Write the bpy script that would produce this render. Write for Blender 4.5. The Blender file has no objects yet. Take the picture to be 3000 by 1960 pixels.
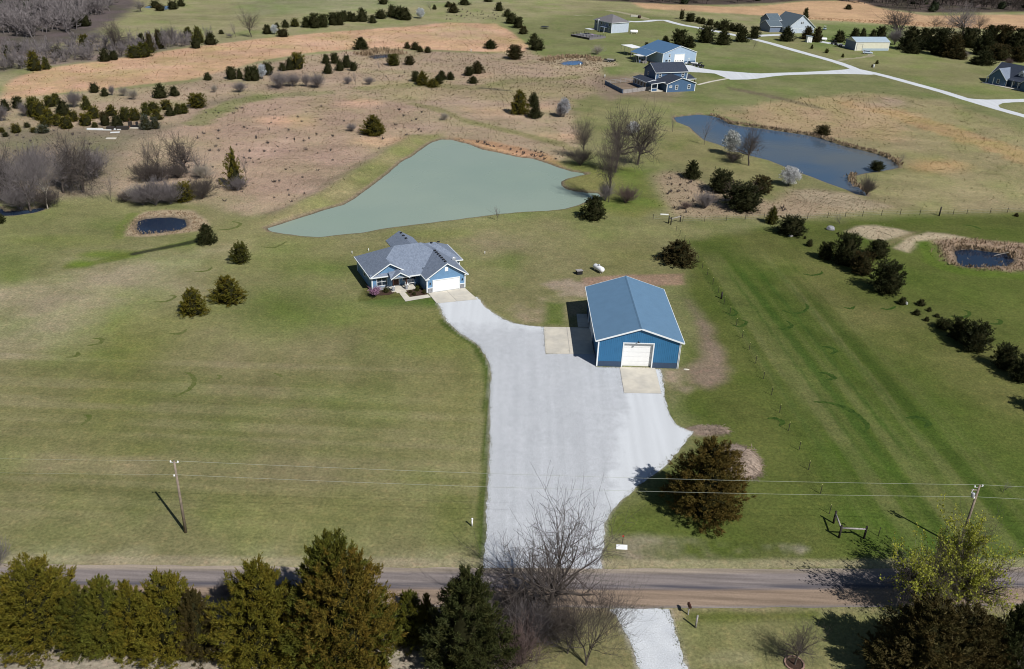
import bpy, math, random
import numpy as np
from mathutils import Vector, Matrix
R = math.radians
sc = bpy.context.scene
col = sc.collection

# ---------------------------------------------------------------- camera, sky, sun, exposure
CAM_H, F_PX, PITCH, ROLL = 64.7, 2591.7, R(26.99), R(2.39)
cam_d = bpy.data.cameras.new('camera'); cam = bpy.data.objects.new('camera', cam_d); col.objects.link(cam)
cam_d.sensor_width = 36; cam_d.lens = F_PX / 3000 * 36
cam_d.clip_start = 1; cam_d.clip_end = 5000
_fw = Vector((0, math.cos(PITCH), -math.sin(PITCH))); _r0 = Vector((1, 0, 0)); _u0 = _r0.cross(_fw)
_rt = math.cos(ROLL) * _r0 + math.sin(ROLL) * _u0
_up = -math.sin(ROLL) * _r0 + math.cos(ROLL) * _u0
cam.matrix_world = Matrix(((_rt.x, _up.x, -_fw.x, 0), (_rt.y, _up.y, -_fw.y, 0), (_rt.z, _up.z, -_fw.z, CAM_H), (0, 0, 0, 1)))
sc.camera = cam

SUN_EL, SHADOW_AZ = R(46.5), R(130.8)
to_sun = Vector((-math.cos(SHADOW_AZ) * math.cos(SUN_EL), -math.sin(SHADOW_AZ) * math.cos(SUN_EL), math.sin(SUN_EL)))
w = bpy.data.worlds.new('World'); sc.world = w; w.use_nodes = True
nt = w.node_tree; bg = nt.nodes['Background']
sky = nt.nodes.new('ShaderNodeTexSky'); sky.sky_type = 'NISHITA'; sky.sun_disc = False
sky.sun_elevation = SUN_EL; sky.sun_rotation = math.atan2(to_sun.x, to_sun.y)
sky.air_density = 1.0; sky.dust_density = 0.4; sky.ozone_density = 2.0
nt.links.new(sky.outputs[0], bg.inputs[0]); bg.inputs[1].default_value = 0.05
sun_d = bpy.data.lights.new('sun', 'SUN'); sun_d.energy = 5.0; sun_d.angle = R(0.5); sun_d.color = (1, .975, .94)
sun = bpy.data.objects.new('sun', sun_d); col.objects.link(sun)
sun.rotation_euler = to_sun.to_track_quat('Z', 'Y').to_euler(); sun.location = (0, 0, 200)
vs = sc.view_settings
vs.view_transform = 'Standard'; vs.look = 'None'; vs.gamma = 1; vs.exposure = 0.0; vs.use_curve_mapping = False
try:
    sc.cycles.max_bounces = 6; sc.cycles.diffuse_bounces = 3; sc.cycles.transparent_max_bounces = 4; sc.cycles.filter_width = 1.05
except Exception:
    pass

# ---------------------------------------------------------------- survey: photo points -> ground points
_c, _s, _cr, _sr = math.cos(PITCH), math.sin(PITCH), math.cos(ROLL), math.sin(ROLL)
def P(px, py, z=0.0):
    a, b = px - 1500, py - 980
    u = (_cr * a + _sr * b) / F_PX; v = (-_sr * a + _cr * b) / F_PX
    d = (u, _c - v * _s, -_s - v * _c); t = (z - CAM_H) / d[2]
    return Vector((d[0] * t, d[1] * t, z))
def proj(p):
    z = p[2] - CAM_H; zc = p[1] * _c - z * _s; yd = -(z * _c + p[1] * _s)
    u, v = F_PX * p[0] / zc, F_PX * yd / zc
    return (1500 + _cr * u - _sr * v, 980 + _sr * u + _cr * v)
def ppm(p):                                   # photo pixels per metre at a point
    return F_PX / (p[1] * _c - (p[2] - CAM_H) * _s)
def height_at(g, ty):
    lo, hi = 0.0, 70.0
    for _ in range(40):
        m = (lo + hi) / 2
        if proj((g[0], g[1], m))[1] > ty: lo = m
        else: hi = m
    return lo
def zoom(ox, oy, s):
    return lambda x, y: (ox + x / s, oy + y / s)
ZA, ZB, ZC = zoom(0, 0, 2.356), zoom(1000, 0, 2.356), zoom(2000, 0, 2.356)
ZD, ZE, ZF, ZG, ZK = zoom(2000, 640, 2.356), zoom(0, 1300, 2.356), zoom(1000, 1300, 2.356), zoom(2000, 1300, 2.356), zoom(0, 640, 2.356)
Z1, Z2, Z3, Z4 = zoom(1000, 650, 5.182), zoom(1550, 750, 3.617), zoom(1650, 20, 4.76), zoom(2200, 0, 2.975)
ZS, ZH, ZM = zoom(1800, 120, 7.4375), zoom(1650, 60, 6.8), zoom(2380, 60, 7.4375)
OV = zoom(0, 0, 0.79333)
def W(Z, pts, z=0.0):
    return [P(*Z(x, y), z) for x, y in pts]

# ---------------------------------------------------------------- helpers
def tag(o, label=None, cat=None, group=None, kind=None):
    if label: o['label'] = label
    if cat: o['category'] = cat
    if group: o['group'] = group
    if kind: o['kind'] = kind
    return o
def empty(name, loc, rz=0.0, label=None, cat=None, group=None):
    o = bpy.data.objects.new(name, None); col.objects.link(o)
    o.location = loc; o.rotation_euler = (0, 0, rz); o.empty_display_size = .3
    return tag(o, label, cat, group)
def link_mesh(name, me, mat=None, parent=None):
    o = bpy.data.objects.new(name, me); col.objects.link(o)
    if mat is not None and not me.materials: me.materials.append(mat)
    if parent is not None: o.parent = parent
    return o
def np_mesh(name, verts, faces, smooth=False):
    """verts (N,3), faces (M,k) as arrays of one k, or a list of such arrays"""
    if not isinstance(faces, list): faces = [faces]
    faces = [np.asarray(f, np.int32) for f in faces if len(f)]
    me = bpy.data.meshes.new(name); verts = np.asarray(verts, np.float32)
    me.vertices.add(len(verts)); me.vertices.foreach_set('co', verts.ravel())
    loops = np.concatenate([f.ravel() for f in faces])
    tot = np.concatenate([np.full(len(f), f.shape[1], np.int32) for f in faces])
    start = np.concatenate([[0], np.cumsum(tot)[:-1]]).astype(np.int32)
    me.loops.add(len(loops)); me.loops.foreach_set('vertex_index', loops)
    me.polygons.add(len(tot)); me.polygons.foreach_set('loop_start', start); me.polygons.foreach_set('loop_total', tot)
    if smooth: me.polygons.foreach_set('use_smooth', np.ones(len(tot), bool))
    me.update(calc_edges=True); me.validate()
    return me
class MB:
    def __init__(s): s.v = []; s.f = []
    def poly(s, pts):
        n = len(s.v); s.v += [tuple(p) for p in pts]; s.f.append(tuple(range(n, n + len(pts)))); return s
    def prism(s, pts, vec):
        n = len(s.v); k = len(pts); vec = Vector(vec)
        a = [Vector(p) for p in pts]; b = [p + vec for p in a]
        s.v += [tuple(p) for p in a + b]
        nrm = Vector((0, 0, 0))
        for i in range(k): nrm += a[i].cross(a[(i + 1) % k])
        flip = nrm.dot(vec) > 0
        f1 = tuple(range(n, n + k)); f2 = tuple(range(n + k, n + 2 * k))
        s.f.append(f1[::-1] if flip else f1); s.f.append(f2 if flip else f2[::-1])
        for i in range(k):
            j = (i + 1) % k; q = (n + i, n + j, n + k + j, n + k + i); s.f.append(q if flip else q[::-1])
        return s
    def box(s, x0, x1, y0, y1, z0, z1):
        return s.prism([(x0, y0, z0), (x1, y0, z0), (x1, y1, z0), (x0, y1, z0)], (0, 0, z1 - z0))
    def obox(s, o, ax, ay, az):
        o, ax, ay = Vector(o), Vector(ax), Vector(ay)
        return s.prism([o, o + ax, o + ax + ay, o + ay], az)
    def tube(s, p0, p1, r0, r1=None, n=8, cap=True):
        r1 = r0 if r1 is None else r1
        p0, p1 = Vector(p0), Vector(p1); d = (p1 - p0).normalized()
        a = d.orthogonal().normalized(); b = d.cross(a); k = len(s.v)
        for p, r in ((p0, r0), (p1, r1)):
            for i in range(n):
                t = 2 * math.pi * i / n; s.v.append(tuple(p + a * (r * math.cos(t)) + b * (r * math.sin(t))))
        for i in range(n):
            j = (i + 1) % n; s.f.append((k + i, k + j, k + n + j, k + n + i))
        if cap: s.f.append(tuple(range(k + n - 1, k - 1, -1))); s.f.append(tuple(range(k + n, k + 2 * n)))
        return s
    def lathe(s, prof, c=(0, 0, 0), axis='z', n=14):
        k = len(s.v); c = Vector(c)
        for (r, h) in prof:
            for i in range(n):
                t = 2 * math.pi * i / n; x, y = r * math.cos(t), r * math.sin(t)
                v = (x, y, h) if axis == 'z' else ((h, x, y) if axis == 'x' else (x, h, y))
                s.v.append(tuple(c + Vector(v)))
        for a in range(len(prof) - 1):
            for i in range(n):
                j = (i + 1) % n; s.f.append((k + a * n + i, k + a * n + j, k + (a + 1) * n + j, k + (a + 1) * n + i))
        s.f.append(tuple(range(k + n - 1, k - 1, -1))); m = k + (len(prof) - 1) * n; s.f.append(tuple(range(m, m + n)))
        return s
    def build(s, name, mat, parent=None, smooth=False, bevel=0):
        me = bpy.data.meshes.new(name); me.from_pydata(s.v, [], s.f); me.materials.append(mat)
        if smooth: me.polygons.foreach_set('use_smooth', [True] * len(me.polygons))
        me.update()
        o = link_mesh(name, me, None, parent)
        if bevel:
            b = o.modifiers.new('bevel', 'BEVEL'); b.width = bevel; b.segments = 1
        return o

# ---------------------------------------------------------------- materials
def new_mat(name):
    m = bpy.data.materials.new(name); m.use_nodes = True
    nt = m.node_tree; return m, nt, nt.nodes['Principled BSDF']
def N(nt, typ, **kw):
    n = nt.nodes.new(typ)
    for k, v in kw.items():
        if k in n.inputs: n.inputs[k].default_value = v
        else: setattr(n, k, v)
    return n
def noise(nt, coord, scale, detail=3, rough=.55):
    n = N(nt, 'ShaderNodeTexNoise', Scale=scale, Detail=detail, Roughness=rough)
    nt.links.new(coord, n.inputs['Vector']); return n.outputs['Fac']
def maprange(nt, x, a, b, c, d):
    n = N(nt, 'ShaderNodeMapRange'); nt.links.new(x, n.inputs[0])
    for i, v in enumerate((a, b, c, d)): n.inputs[i + 1].default_value = v
    return n.outputs[0]
def mult(nt, c, f):                           # colour * scalar
    n = N(nt, 'ShaderNodeVectorMath', operation='SCALE'); nt.links.new(c, n.inputs[0]); nt.links.new(f, n.inputs['Scale']); return n.outputs[0]
def mixc(nt, fac, a, b):
    n = N(nt, 'ShaderNodeMix', data_type='RGBA')
    nt.links.new(fac, n.inputs[0])
    for k, v in ((6, a), (7, b)):
        if isinstance(v, (tuple, list)): n.inputs[k].default_value = (*v[:3], 1)
        else: nt.links.new(v, n.inputs[k])
    return n.outputs[2]
def math_(nt, op, a, b=None):
    n = N(nt, 'ShaderNodeMath', operation=op)
    for i, v in enumerate((a, b)):
        if v is None: continue
        if isinstance(v, (int, float)): n.inputs[i].default_value = v
        else: nt.links.new(v, n.inputs[i])
    return n.outputs[0]
def rgb(nt, c):
    n = N(nt, 'ShaderNodeRGB'); n.outputs[0].default_value = (*c, 1); return n.outputs[0]
def pos(nt): return N(nt, 'ShaderNodeNewGeometry').outputs['Position']
def objco(nt): return N(nt, 'ShaderNodeTexCoord').outputs['Object']
def bump(nt, bs, h, dist=.02, strength=.6):
    n = N(nt, 'ShaderNodeBump', Strength=strength, Distance=dist); nt.links.new(h, n.inputs['Height']); nt.links.new(n.outputs[0], bs.inputs['Normal'])
def mat(name, c, rough=.75, var=.12, scale=2.0, bmp=0.0, spec=.25, metal=0.0, c2=None, c2scale=.7):
    m, nt, bs = new_mat(name); p = pos(nt)
    n1 = noise(nt, p, scale, 4); base = rgb(nt, c)
    if c2: base = mixc(nt, maprange(nt, noise(nt, p, c2scale, 3), .42, .62, 0, 1), c, c2)
    nt.links.new(mult(nt, base, maprange(nt, n1, .25, .75, 1 - var, 1 + var)), bs.inputs['Base Color'])
    bs.inputs['Roughness'].default_value = rough; bs.inputs['Specular IOR Level'].default_value = spec; bs.inputs['Metallic'].default_value = metal
    if bmp: bump(nt, bs, noise(nt, p, scale * 6, 2), bmp)
    return m
def foliage_mat(name, tint=(1, 1, 1), translucent=.13, warm=.3):
    """leaf colour comes from the object's own colour; tips turn bronze in patches"""
    m, nt, bs = new_mat(name); oi = N(nt, 'ShaderNodeObjectInfo'); p = pos(nt)
    c = oi.outputs['Color']
    a = noise(nt, p, .9, 2); b = noise(nt, p, 5.0, 2)
    bronze = N(nt, 'ShaderNodeVectorMath', operation='MULTIPLY'); nt.links.new(c, bronze.inputs[0]); bronze.inputs[1].default_value = (1.3, .95, .78)
    k = mixc(nt, maprange(nt, a, .42, .68, 0, warm * 2), c, bronze.outputs[0])
    k = mult(nt, k, maprange(nt, b, .3, .7, .62, 1.4))
    nt.links.new(k, bs.inputs['Base Color']); bs.inputs['Roughness'].default_value = .7; bs.inputs['Specular IOR Level'].default_value = .15
    tr = N(nt, 'ShaderNodeBsdfTranslucent'); nt.links.new(k, tr.inputs[0])
    mx = N(nt, 'ShaderNodeMixShader'); mx.inputs[0].default_value = translucent
    nt.links.new(bs.outputs[0], mx.inputs[1]); nt.links.new(tr.outputs[0], mx.inputs[2])
    nt.links.new(mx.outputs[0], nt.nodes['Material Output'].inputs[0])
    return m
def ribbed_mat(name, c, rough=.45, spec=.35, var=.06, c2=None):
    return mat(name, c, rough, var, .8, 0, spec, 0, c2, .35)
def lap_mat(name, c, pitch=.17):
    m, nt, bs = new_mat(name); p = objco(nt)
    sx = N(nt, 'ShaderNodeSeparateXYZ'); nt.links.new(p, sx.inputs[0])
    f = math_(nt, 'FRACT', math_(nt, 'DIVIDE', sx.outputs[2], pitch))
    k = mult(nt, rgb(nt, c), maprange(nt, noise(nt, p, 1.3, 4), .3, .7, .92, 1.08))
    nt.links.new(k, bs.inputs['Base Color']); bs.inputs['Roughness'].default_value = .55
    bump(nt, bs, f, .02, .8); return m
def shingle_mat(name, c, c2):
    m, nt, bs = new_mat(name); p = objco(nt)
    br = N(nt, 'ShaderNodeTexVoronoi', Scale=4.5); nt.links.new(p, br.inputs[0])
    k = mixc(nt, br.outputs['Color'], c, c2)
    k = mult(nt, k, maprange(nt, noise(nt, p, 2.5, 5), .3, .7, .9, 1.1))
    nt.links.new(k, bs.inputs['Base Color']); bs.inputs['Roughness'].default_value = .85; bs.inputs['Specular IOR Level'].default_value = .2
    bump(nt, bs, noise(nt, p, 9, 2), .03, .7); return m
M = dict(
    white=mat('white_paint', (.8, .8, .8), .5, .04), trim=mat('white_trim', (.74, .77, .78), .5, .04),
    door=mat('white_door', (.82, .82, .81), .45, .03),
    barn=ribbed_mat('barn_blue_steel', (.035, .15, .30)), barnroof=ribbed_mat('barn_roof_steel', (.12, .215, .325), .42, .5, .06),
    wains=ribbed_mat('dark_slate_steel', (.045, .075, .13)),
    siding=lap_mat('house_blue_siding', (.135, .26, .42)), stone=mat('stone_veneer', (.3, .31, .33), .85, .4, 3, .02, c2=(.22, .22, .23), c2scale=2.4),
    shingle=shingle_mat('grey_shingle', (.135, .165, .22), (.195, .23, .295)), shingle_d=shingle_mat('charcoal_shingle', (.028, .036, .055), (.045, .055, .08)),
    shingle_b=shingle_mat('taupe_shingle', (.13, .125, .135), (.18, .17, .18)), shingle_t=shingle_mat('slate_shingle', (.07, .10, .125), (.11, .14, .165)),
    concrete=mat('concrete', (.56, .52, .44), .85, .07, 1.2, .004, c2=(.48, .45, .39), c2scale=.35),
    glass=mat('window_glass', (.02, .03, .045), .06, .05, 1, 0, .5),
    dark=mat('dark_metal', (.02, .02, .023), .5, .2), brown=mat('dark_wood', (.05, .022, .015), .6, .25),
    wood=mat('grey_wood', (.3, .28, .27), .85, .25, 4), woodd=mat('weathered_dark_wood', (.035, .03, .026), .9, .4, 5),
    pole=mat('pole_wood', (.23, .185, .145), .9, .3, 3), galv=mat('galvanised', (.45, .47, .5), .4, .1, 2, 0, .4, .4),
    mulch=mat('mulch', (.055, .032, .022), .95, .5, 6, .05), bark=mat('bark', (.085, .07, .06), .95, .35, 4, .02),
    bark_pale=mat('pale_bark', (.28, .25, .21), .9, .3, 3), twig=mat('twigs', (.085, .07, .063), .95, .25, 1),
    twig_grey=mat('grey_twigs', (.17, .15, .15), .95, .25, 1), twig_red=mat('red_twigs', (.125, .088, .08), .95, .25, 1),
    tank=mat('tank_white', (.78, .79, .8), .35, .03), red=mat('red_plastic', (.5, .02, .02), .5, .1), yellow=mat('yellow_tip', (.42, .42, .16), .6, .1),
    rubber=mat('rubber', (.012, .012, .013), .8, .2), carpaint=mat('pale_car_paint', (.5, .6, .72), .25, .02, 1, 0, .5),
    slate=ribbed_mat('shop_pale_steel', (.32, .42, .55)), shoproof=ribbed_mat('shop_blue_roof', (.08, .16, .28)),
    navy=lap_mat('navy_siding', (.055, .115, .215)), palegrey=lap_mat('pale_grey_siding', (.44, .5, .58)),
    greyblue=lap_mat('grey_blue_siding', (.15, .19, .27)), cream=ribbed_mat('cream_steel', (.62, .6, .49)), shedroof=ribbed_mat('shed_roof_steel', (.34, .42, .48), .35, .5),  # greyblue: siding tone darkened for the hip house's shaded front
    rock=mat('rock', (.25, .25, .27), .9, .4, 3, .05), wire=mat('wire', (.42, .44, .36), .4, .05, 1, 0, .4, .3),
    inner=mat('shaded_inner_twigs', (.02, .02, .009), 1, .4, 3, 0, 0),  # inner twigs, darkened so gaps in the cedar crowns read as shade
    straw=mat('cut_branches', (.3, .235, .185), .95, .4, 3), deckw=mat('deck_boards', (.17, .16, .165), .8, .3, 3), canvas=mat('pale_canvas', (.6, .62, .62), .8, .05),
    teal=mat('teal_plastic', (.12, .36, .32), .5, .1), clay=mat('clay_red', (.3, .19, .15), .8, .2), purple=mat('mauve_fabric', (.42, .3, .48), .8, .1),
    tar=mat('tarp_blue', (.16, .2, .32), .6, .2), rust=mat('rusty_metal', (.17, .08, .045), .8, .4, 4))
FOL = foliage_mat('cedar_foliage'); LEAF = foliage_mat('young_leaves', translucent=.45, warm=.1); BLOS = foliage_mat('blossom', translucent=.35, warm=0)
# ---------------------------------------------------------------- outlines surveyed from the photograph
POND_BIG = W(OV, [(620,528),(660,515),(700,503),(745,488),(800,472),(830,455),(850,440),(880,418),(905,398),(935,372),(962,358),(985,340),(1005,328),(1025,322),(1050,323),(1085,332),(1120,345),(1160,353),(1200,362),(1240,367),(1275,378),(1300,388),(1330,396),(1350,399),(1366,402),(1340,407),(1318,412),(1303,419),(1303,428),(1316,437),(1335,442),(1365,446),(1388,447),(1396,452),(1385,459),(1360,466),(1340,475),(1315,482),(1270,487),(1200,490),(1130,498),(1050,508),(980,517),(900,527),(840,537),(780,543),(740,547),(700,545),(660,540),(630,535)])
POND_BLUE = W(ZC, [(-61,805),(0,797),(110,785),(200,795),(260,810),(320,850),(420,868),(560,885),(700,905),(840,925),(910,940),(960,950),(1030,975),(1100,1000),(1200,1022),(1330,1055),(1440,1095),(1490,1140),(1490,1150),(1420,1165),(1320,1180),(1250,1190),(1180,1205),(1155,1225),(1160,1245),(1200,1270),(1260,1320),(1270,1345),(1210,1335),(1130,1300),(1000,1255),(900,1215),(800,1180),(700,1140),(600,1100),(520,1080),(480,1070),(380,1040),(300,1010),(250,990),(150,960),(90,910),(50,870),(0,850),(-40,835)])
POND_W = W(ZA, [(945,1520),(1000,1502),(1080,1495),(1180,1494),(1270,1508),(1282,1550),(1240,1578),(1100,1598),(980,1606),(942,1570)])
POND_E = W(ZD, [(1880,215),(2000,205),(2140,225),(2250,240),(2290,280),(2240,320),(2100,322),(1960,325),(1910,310),(1885,260)])
POND_S1 = W(ZB, [(1510,436),(1525,428),(1570,417),(1640,415),(1672,428),(1660,440),(1560,447)])
POND_S2 = W(ZB, [(190,390),(230,375),(320,373),(340,385),(300,398),(220,400)])
POND_S3 = W(ZA, [(1115,48),(1135,36),(1165,38),(1168,58),(1135,64)])
POND_S4 = W(ZA, [(1000,50),(1020,36),(1045,38),(1040,54)])
CREEK = W(ZA, [(-60,1440),(10,1428),(30,1450),(100,1445),(200,1440),(300,1424),(305,1436),(220,1462),(100,1478),(0,1482),(-60,1490)])
PONDS = [POND_BIG, POND_BLUE, POND_W, POND_E, POND_S1, POND_S2, POND_S3, POND_S4, CREEK]
DRIVE = W(OV, [(1016,703),(1024,716),(1031,732),(1040,748),(1058,765),(1078,780),(1110,800),(1128,825),(1138,850),(1142,872),(1139,910),(1138,960),(1138,1020),(1138,1080),(1134,1140),(1130,1200),(1129,1250),(1127,1290),(1122,1328),(1398,1332),(1397,1300),(1402,1270),(1404,1240),(1405,1215),(1420,1190),(1440,1168),(1460,1150),(1485,1128),(1510,1110),(1550,1080),(1568,1058),(1580,1045),(1598,1020),(1612,1004),(1595,998),(1570,987),(1560,970),(1552,950),(1547,930),(1544,915),(1540,880),(1535,858),(1450,855),(1385,853),(1392,820),(1335,815),(1270,823),(1265,760),(1240,758),(1200,753),(1170,742),(1150,730),(1130,716),(1108,690),(1060,697)])
SOUTH_DRIVE = W(ZF, [(1850,1140),(1950,1135),(2060,1132),(2180,1132),(2250,1145),(2275,1190),(2300,1270),(2325,1370),(2356,1470),(2420,1640),(2440,1700),(2070,1700),(2055,1555),(2035,1480),(1990,1360),(1950,1290),(1925,1220),(1900,1180)])

def road_edges():
    n = [(-500,1642),(0,1651),(700,1660),(1144,1663),(2000,1668),(3000,1664),(3600,1660)]
    s = [(-500,1755),(0,1765),(700,1775),(1144,1779),(2000,1783),(3000,1775),(3600,1768)]
    return [P(*q) for q in n], [P(*q) for q in s]
ROAD_N, ROAD_S = road_edges()

# ---------------------------------------------------------------- ground sheet with painted cover
rng = np.random.default_rng(11)
_lat = rng.random((256, 256)).astype(np.float32)
def vnoise(x, y, seed=0):
    x = x + seed * 17.37; y = y + seed * 9.71
    xi = np.floor(x).astype(int); yi = np.floor(y).astype(int); fx = x - xi; fy = y - yi
    fx = fx * fx * (3 - 2 * fx); fy = fy * fy * (3 - 2 * fy)
    a = _lat[xi & 255, yi & 255]; b = _lat[(xi + 1) & 255, yi & 255]; c = _lat[xi & 255, (yi + 1) & 255]; d = _lat[(xi + 1) & 255, (yi + 1) & 255]
    return (a * (1 - fx) + b * fx) * (1 - fy) + (c * (1 - fx) + d * fx) * fy
def fbm(x, y, scale, seed=0, octv=4):
    t = 0; a = .5
    for i in range(octv):
        t = t + a * vnoise(x / scale * 2 ** i, y / scale * 2 ** i, seed + i * 3); a *= .5
    return t / (1 - .5 ** octv) * 2 - 1
def sstep(x): x = np.clip(x, 0, 1); return x * x * (3 - 2 * x)
def sdist(X, Y, poly):
    """signed distance, positive inside"""
    p = np.array([(q[0], q[1]) for q in poly]); q = np.roll(p, -1, 0)
    ins = np.zeros(X.shape, bool); d2 = np.full(X.shape, 1e12)
    for (x0, y0), (x1, y1) in zip(p, q):
        ex, ey = x1 - x0, y1 - y0; L = ex * ex + ey * ey + 1e-9
        t = np.clip(((X - x0) * ex + (Y - y0) * ey) / L, 0, 1)
        d2 = np.minimum(d2, (X - x0 - t * ex) ** 2 + (Y - y0 - t * ey) ** 2)
        if y0 != y1:
            cr = ((y0 <= Y) & (Y < y1)) | ((y1 <= Y) & (Y < y0))
            ins ^= cr & (X < x0 + (Y - y0) / (y1 - y0) * ex)
    return np.where(ins, 1, -1) * np.sqrt(d2)
def pline(X, Y, pts):
    p = [(q[0], q[1]) for q in pts]; d2 = np.full(X.shape, 1e12); tt = np.zeros(X.shape)
    for i in range(len(p) - 1):
        (x0, y0), (x1, y1) = p[i], p[i + 1]; ex, ey = x1 - x0, y1 - y0; L = ex * ex + ey * ey + 1e-9
        t = np.clip(((X - x0) * ex + (Y - y0) * ey) / L, 0, 1); d = (X - x0 - t * ex) ** 2 + (Y - y0 - t * ey) ** 2
        k = d < d2; d2 = np.where(k, d, d2); tt = np.where(k, (i + t) / (len(p) - 1), tt)
    return np.sqrt(d2), tt
def axis_steps():
    xs = [0.0]
    while xs[-1] < 760: xs.append(xs[-1] + (.5 if xs[-1] < 85 else .5 + .009 * (xs[-1] - 85)))
    xs = np.array(xs); xs = np.concatenate([-xs[::-1], xs[1:], [1200, 2600]]); xs = np.concatenate([[-2600, -1200], xs])
    ys = [-200.0, -40., 20., 34.]; y = 40.0
    while y < 900: ys.append(y); y += .42 if y < 125 else .42 + .0078 * (y - 125)
    ys += [1100, 1600, 2600]
    return xs, np.array(ys)
gx, gy = axis_steps()
GX, GY = np.meshgrid(gx, gy); X, Y = GX.ravel(), GY.ravel()
n_big, n_mid, n_small = fbm(X, Y, 60, 1), fbm(X, Y, 14, 2), fbm(X, Y, 3.5, 3)
n_row = fbm(X / 6, Y, 3.0, 5)
C = np.zeros((len(X), 3)); DRY = np.zeros(len(X)); HGT = np.zeros(len(X))
C[:] = (.185, .185, .082)
def paint(c, m, dry=None):
    global C, DRY
    C = C * (1 - m[:, None]) + np.array(c) * m[:, None]
    if dry is not None: DRY = DRY * (1 - m) + dry * m
def zone(pts, c, soft=2.0, warp=2.0, amt=1.0, dry=None, nz=None):
    p = np.array([(q[0], q[1]) for q in pts]); mg = soft + warp * 1.5 + 1
    k = np.where((X > p[:, 0].min() - mg) & (X < p[:, 0].max() + mg) & (Y > p[:, 1].min() - mg) & (Y < p[:, 1].max() + mg))[0]
    if not len(k): return
    d = sdist(X[k], Y[k], pts) + warp * (n_mid[k] * .7 + n_small[k] * .5)
    m = np.zeros(len(X)); m[k] = amt * sstep((d + soft) / (2 * soft))
    if nz is not None: m *= np.clip(.5 + nz * 1.6, 0, 1)
    paint(c, m, dry)
def blob(Z, cx, cy, rx, ry, c, amt=.8, soft=.6, dry=None, nz=None):
    a = np.linspace(0, 2 * math.pi, 20, endpoint=False)
    pts = W(Z, [(cx + rx * math.cos(t), cy + ry * math.sin(t)) for t in a])
    p = np.array([(q[0], q[1]) for q in pts]); r = min(np.ptp(p[:, 0]), np.ptp(p[:, 1])) / 2
    zone(pts, c, max(.5, r * soft), r * .5, amt, dry, nz)
def stroke(Z, pts, wd, c, amt=.8, dry=None, taper=False, warp=.5):
    q = W(Z, pts) if Z else pts
    p = np.array([(v[0], v[1]) for v in q]); mg = wd + 2
    k = np.where((X > p[:, 0].min() - mg) & (X < p[:, 0].max() + mg) & (Y > p[:, 1].min() - mg) & (Y < p[:, 1].max() + mg))[0]
    if not len(k): return
    d, t = pline(X[k], Y[k], q); d = d + warp * wd * n_small[k]
    m = np.zeros(len(X)); ww = wd * (np.sin(np.clip(t, .02, .98) * math.pi) ** .5 if taper else 1)
    m[k] = amt * sstep((ww * 1.3 - d) / (ww * .8 + 1e-6)); paint(c, m, dry)

LAWN, LAWN_D, TANLAWN, STRAW, TAN, ORANGE, SOIL = (.165,.165,.062), (.07,.108,.018), (.235,.205,.112), (.37,.31,.21), (.312,.243,.166), (.435,.288,.178), (.24,.165,.115)
GREEN = (.115,.15,.035)
# far pastures
zone(W(OV, [(-200,-60),(2600,-60),(2600,90),(1200,75),(0,260),(-200,260)]), (.235,.225,.115), 6, 5)
zone(W(OV, [(560,40),(1200,0),(1200,-40),(560,-40)]), (.2,.215,.115), 10, 8, .6)
zone(W(OV, [(1170,60),(1400,20),(1560,40),(1900,130),(2380,240),(2380,300),(1700,250),(1400,200),(1230,110)]), (.162,.172,.074), 8, 8)
zone(W(OV, [(1900,55),(2100,60),(2100,110),(1880,110)]), (.12,.165,.05), 6, 5, .8)
zone(W(OV, [(-160,-80),(260,-80),(330,10),(265,50),(220,85),(70,115),(-160,100)]), (.10,.085,.075), 5, 5)
HEDGE_BAND = W(ZA, [(-150,500),(0,505),(200,480),(430,440),(700,418),(900,392),(1150,348),(1330,318),(1320,255),(1130,250),(800,290),(640,250),(520,290),(400,330),(200,330),(0,330),(-150,330)])
zone(HEDGE_BAND, (.155,.125,.105), 4, 5, .85)
zone(W(ZC, [(-720,-4),(0,34),(300,32),(620,20),(850,4),(1060,2),(1150,20),(1420,60),(1560,78),(1700,88),(2100,84),(2450,82),(2450,-55),(-720,-55)]), (.075,.06,.05), 4, 3)
# orange broomsedge fields
zone(W(OV, [(8,232),(15,195),(45,176),(95,160),(230,143),(420,113),(620,88),(800,72),(930,63),(1040,52),(1150,55),(1195,78),(1228,108),(1218,122),(1120,120),(1000,115),(860,112),(720,122),(600,142),(520,166),(440,186),(330,197),(250,207),(130,217),(30,232)]), ORANGE, 1.5, 1.5, dry=.12)
zone(W(OV, [(100,190),(400,140),(700,100),(1000,75),(1100,80),(900,95),(600,120),(330,165)]), (.43,.30,.19), 5, 7, .7)
zone(W(OV, [(1000,65),(1090,60),(1160,75),(1100,95),(1010,90)]), (.44,.32,.22), 4, 5, .5)
zone(W(OV, [(1470,6),(1700,16),(1800,12),(1870,2),(1990,2),(2060,22),(2150,36),(2420,34),(2420,72),(2150,62),(2000,52),(1850,43),(1700,31),(1500,20)]), (.42,.28,.165), 3, 3, dry=.8)
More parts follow.
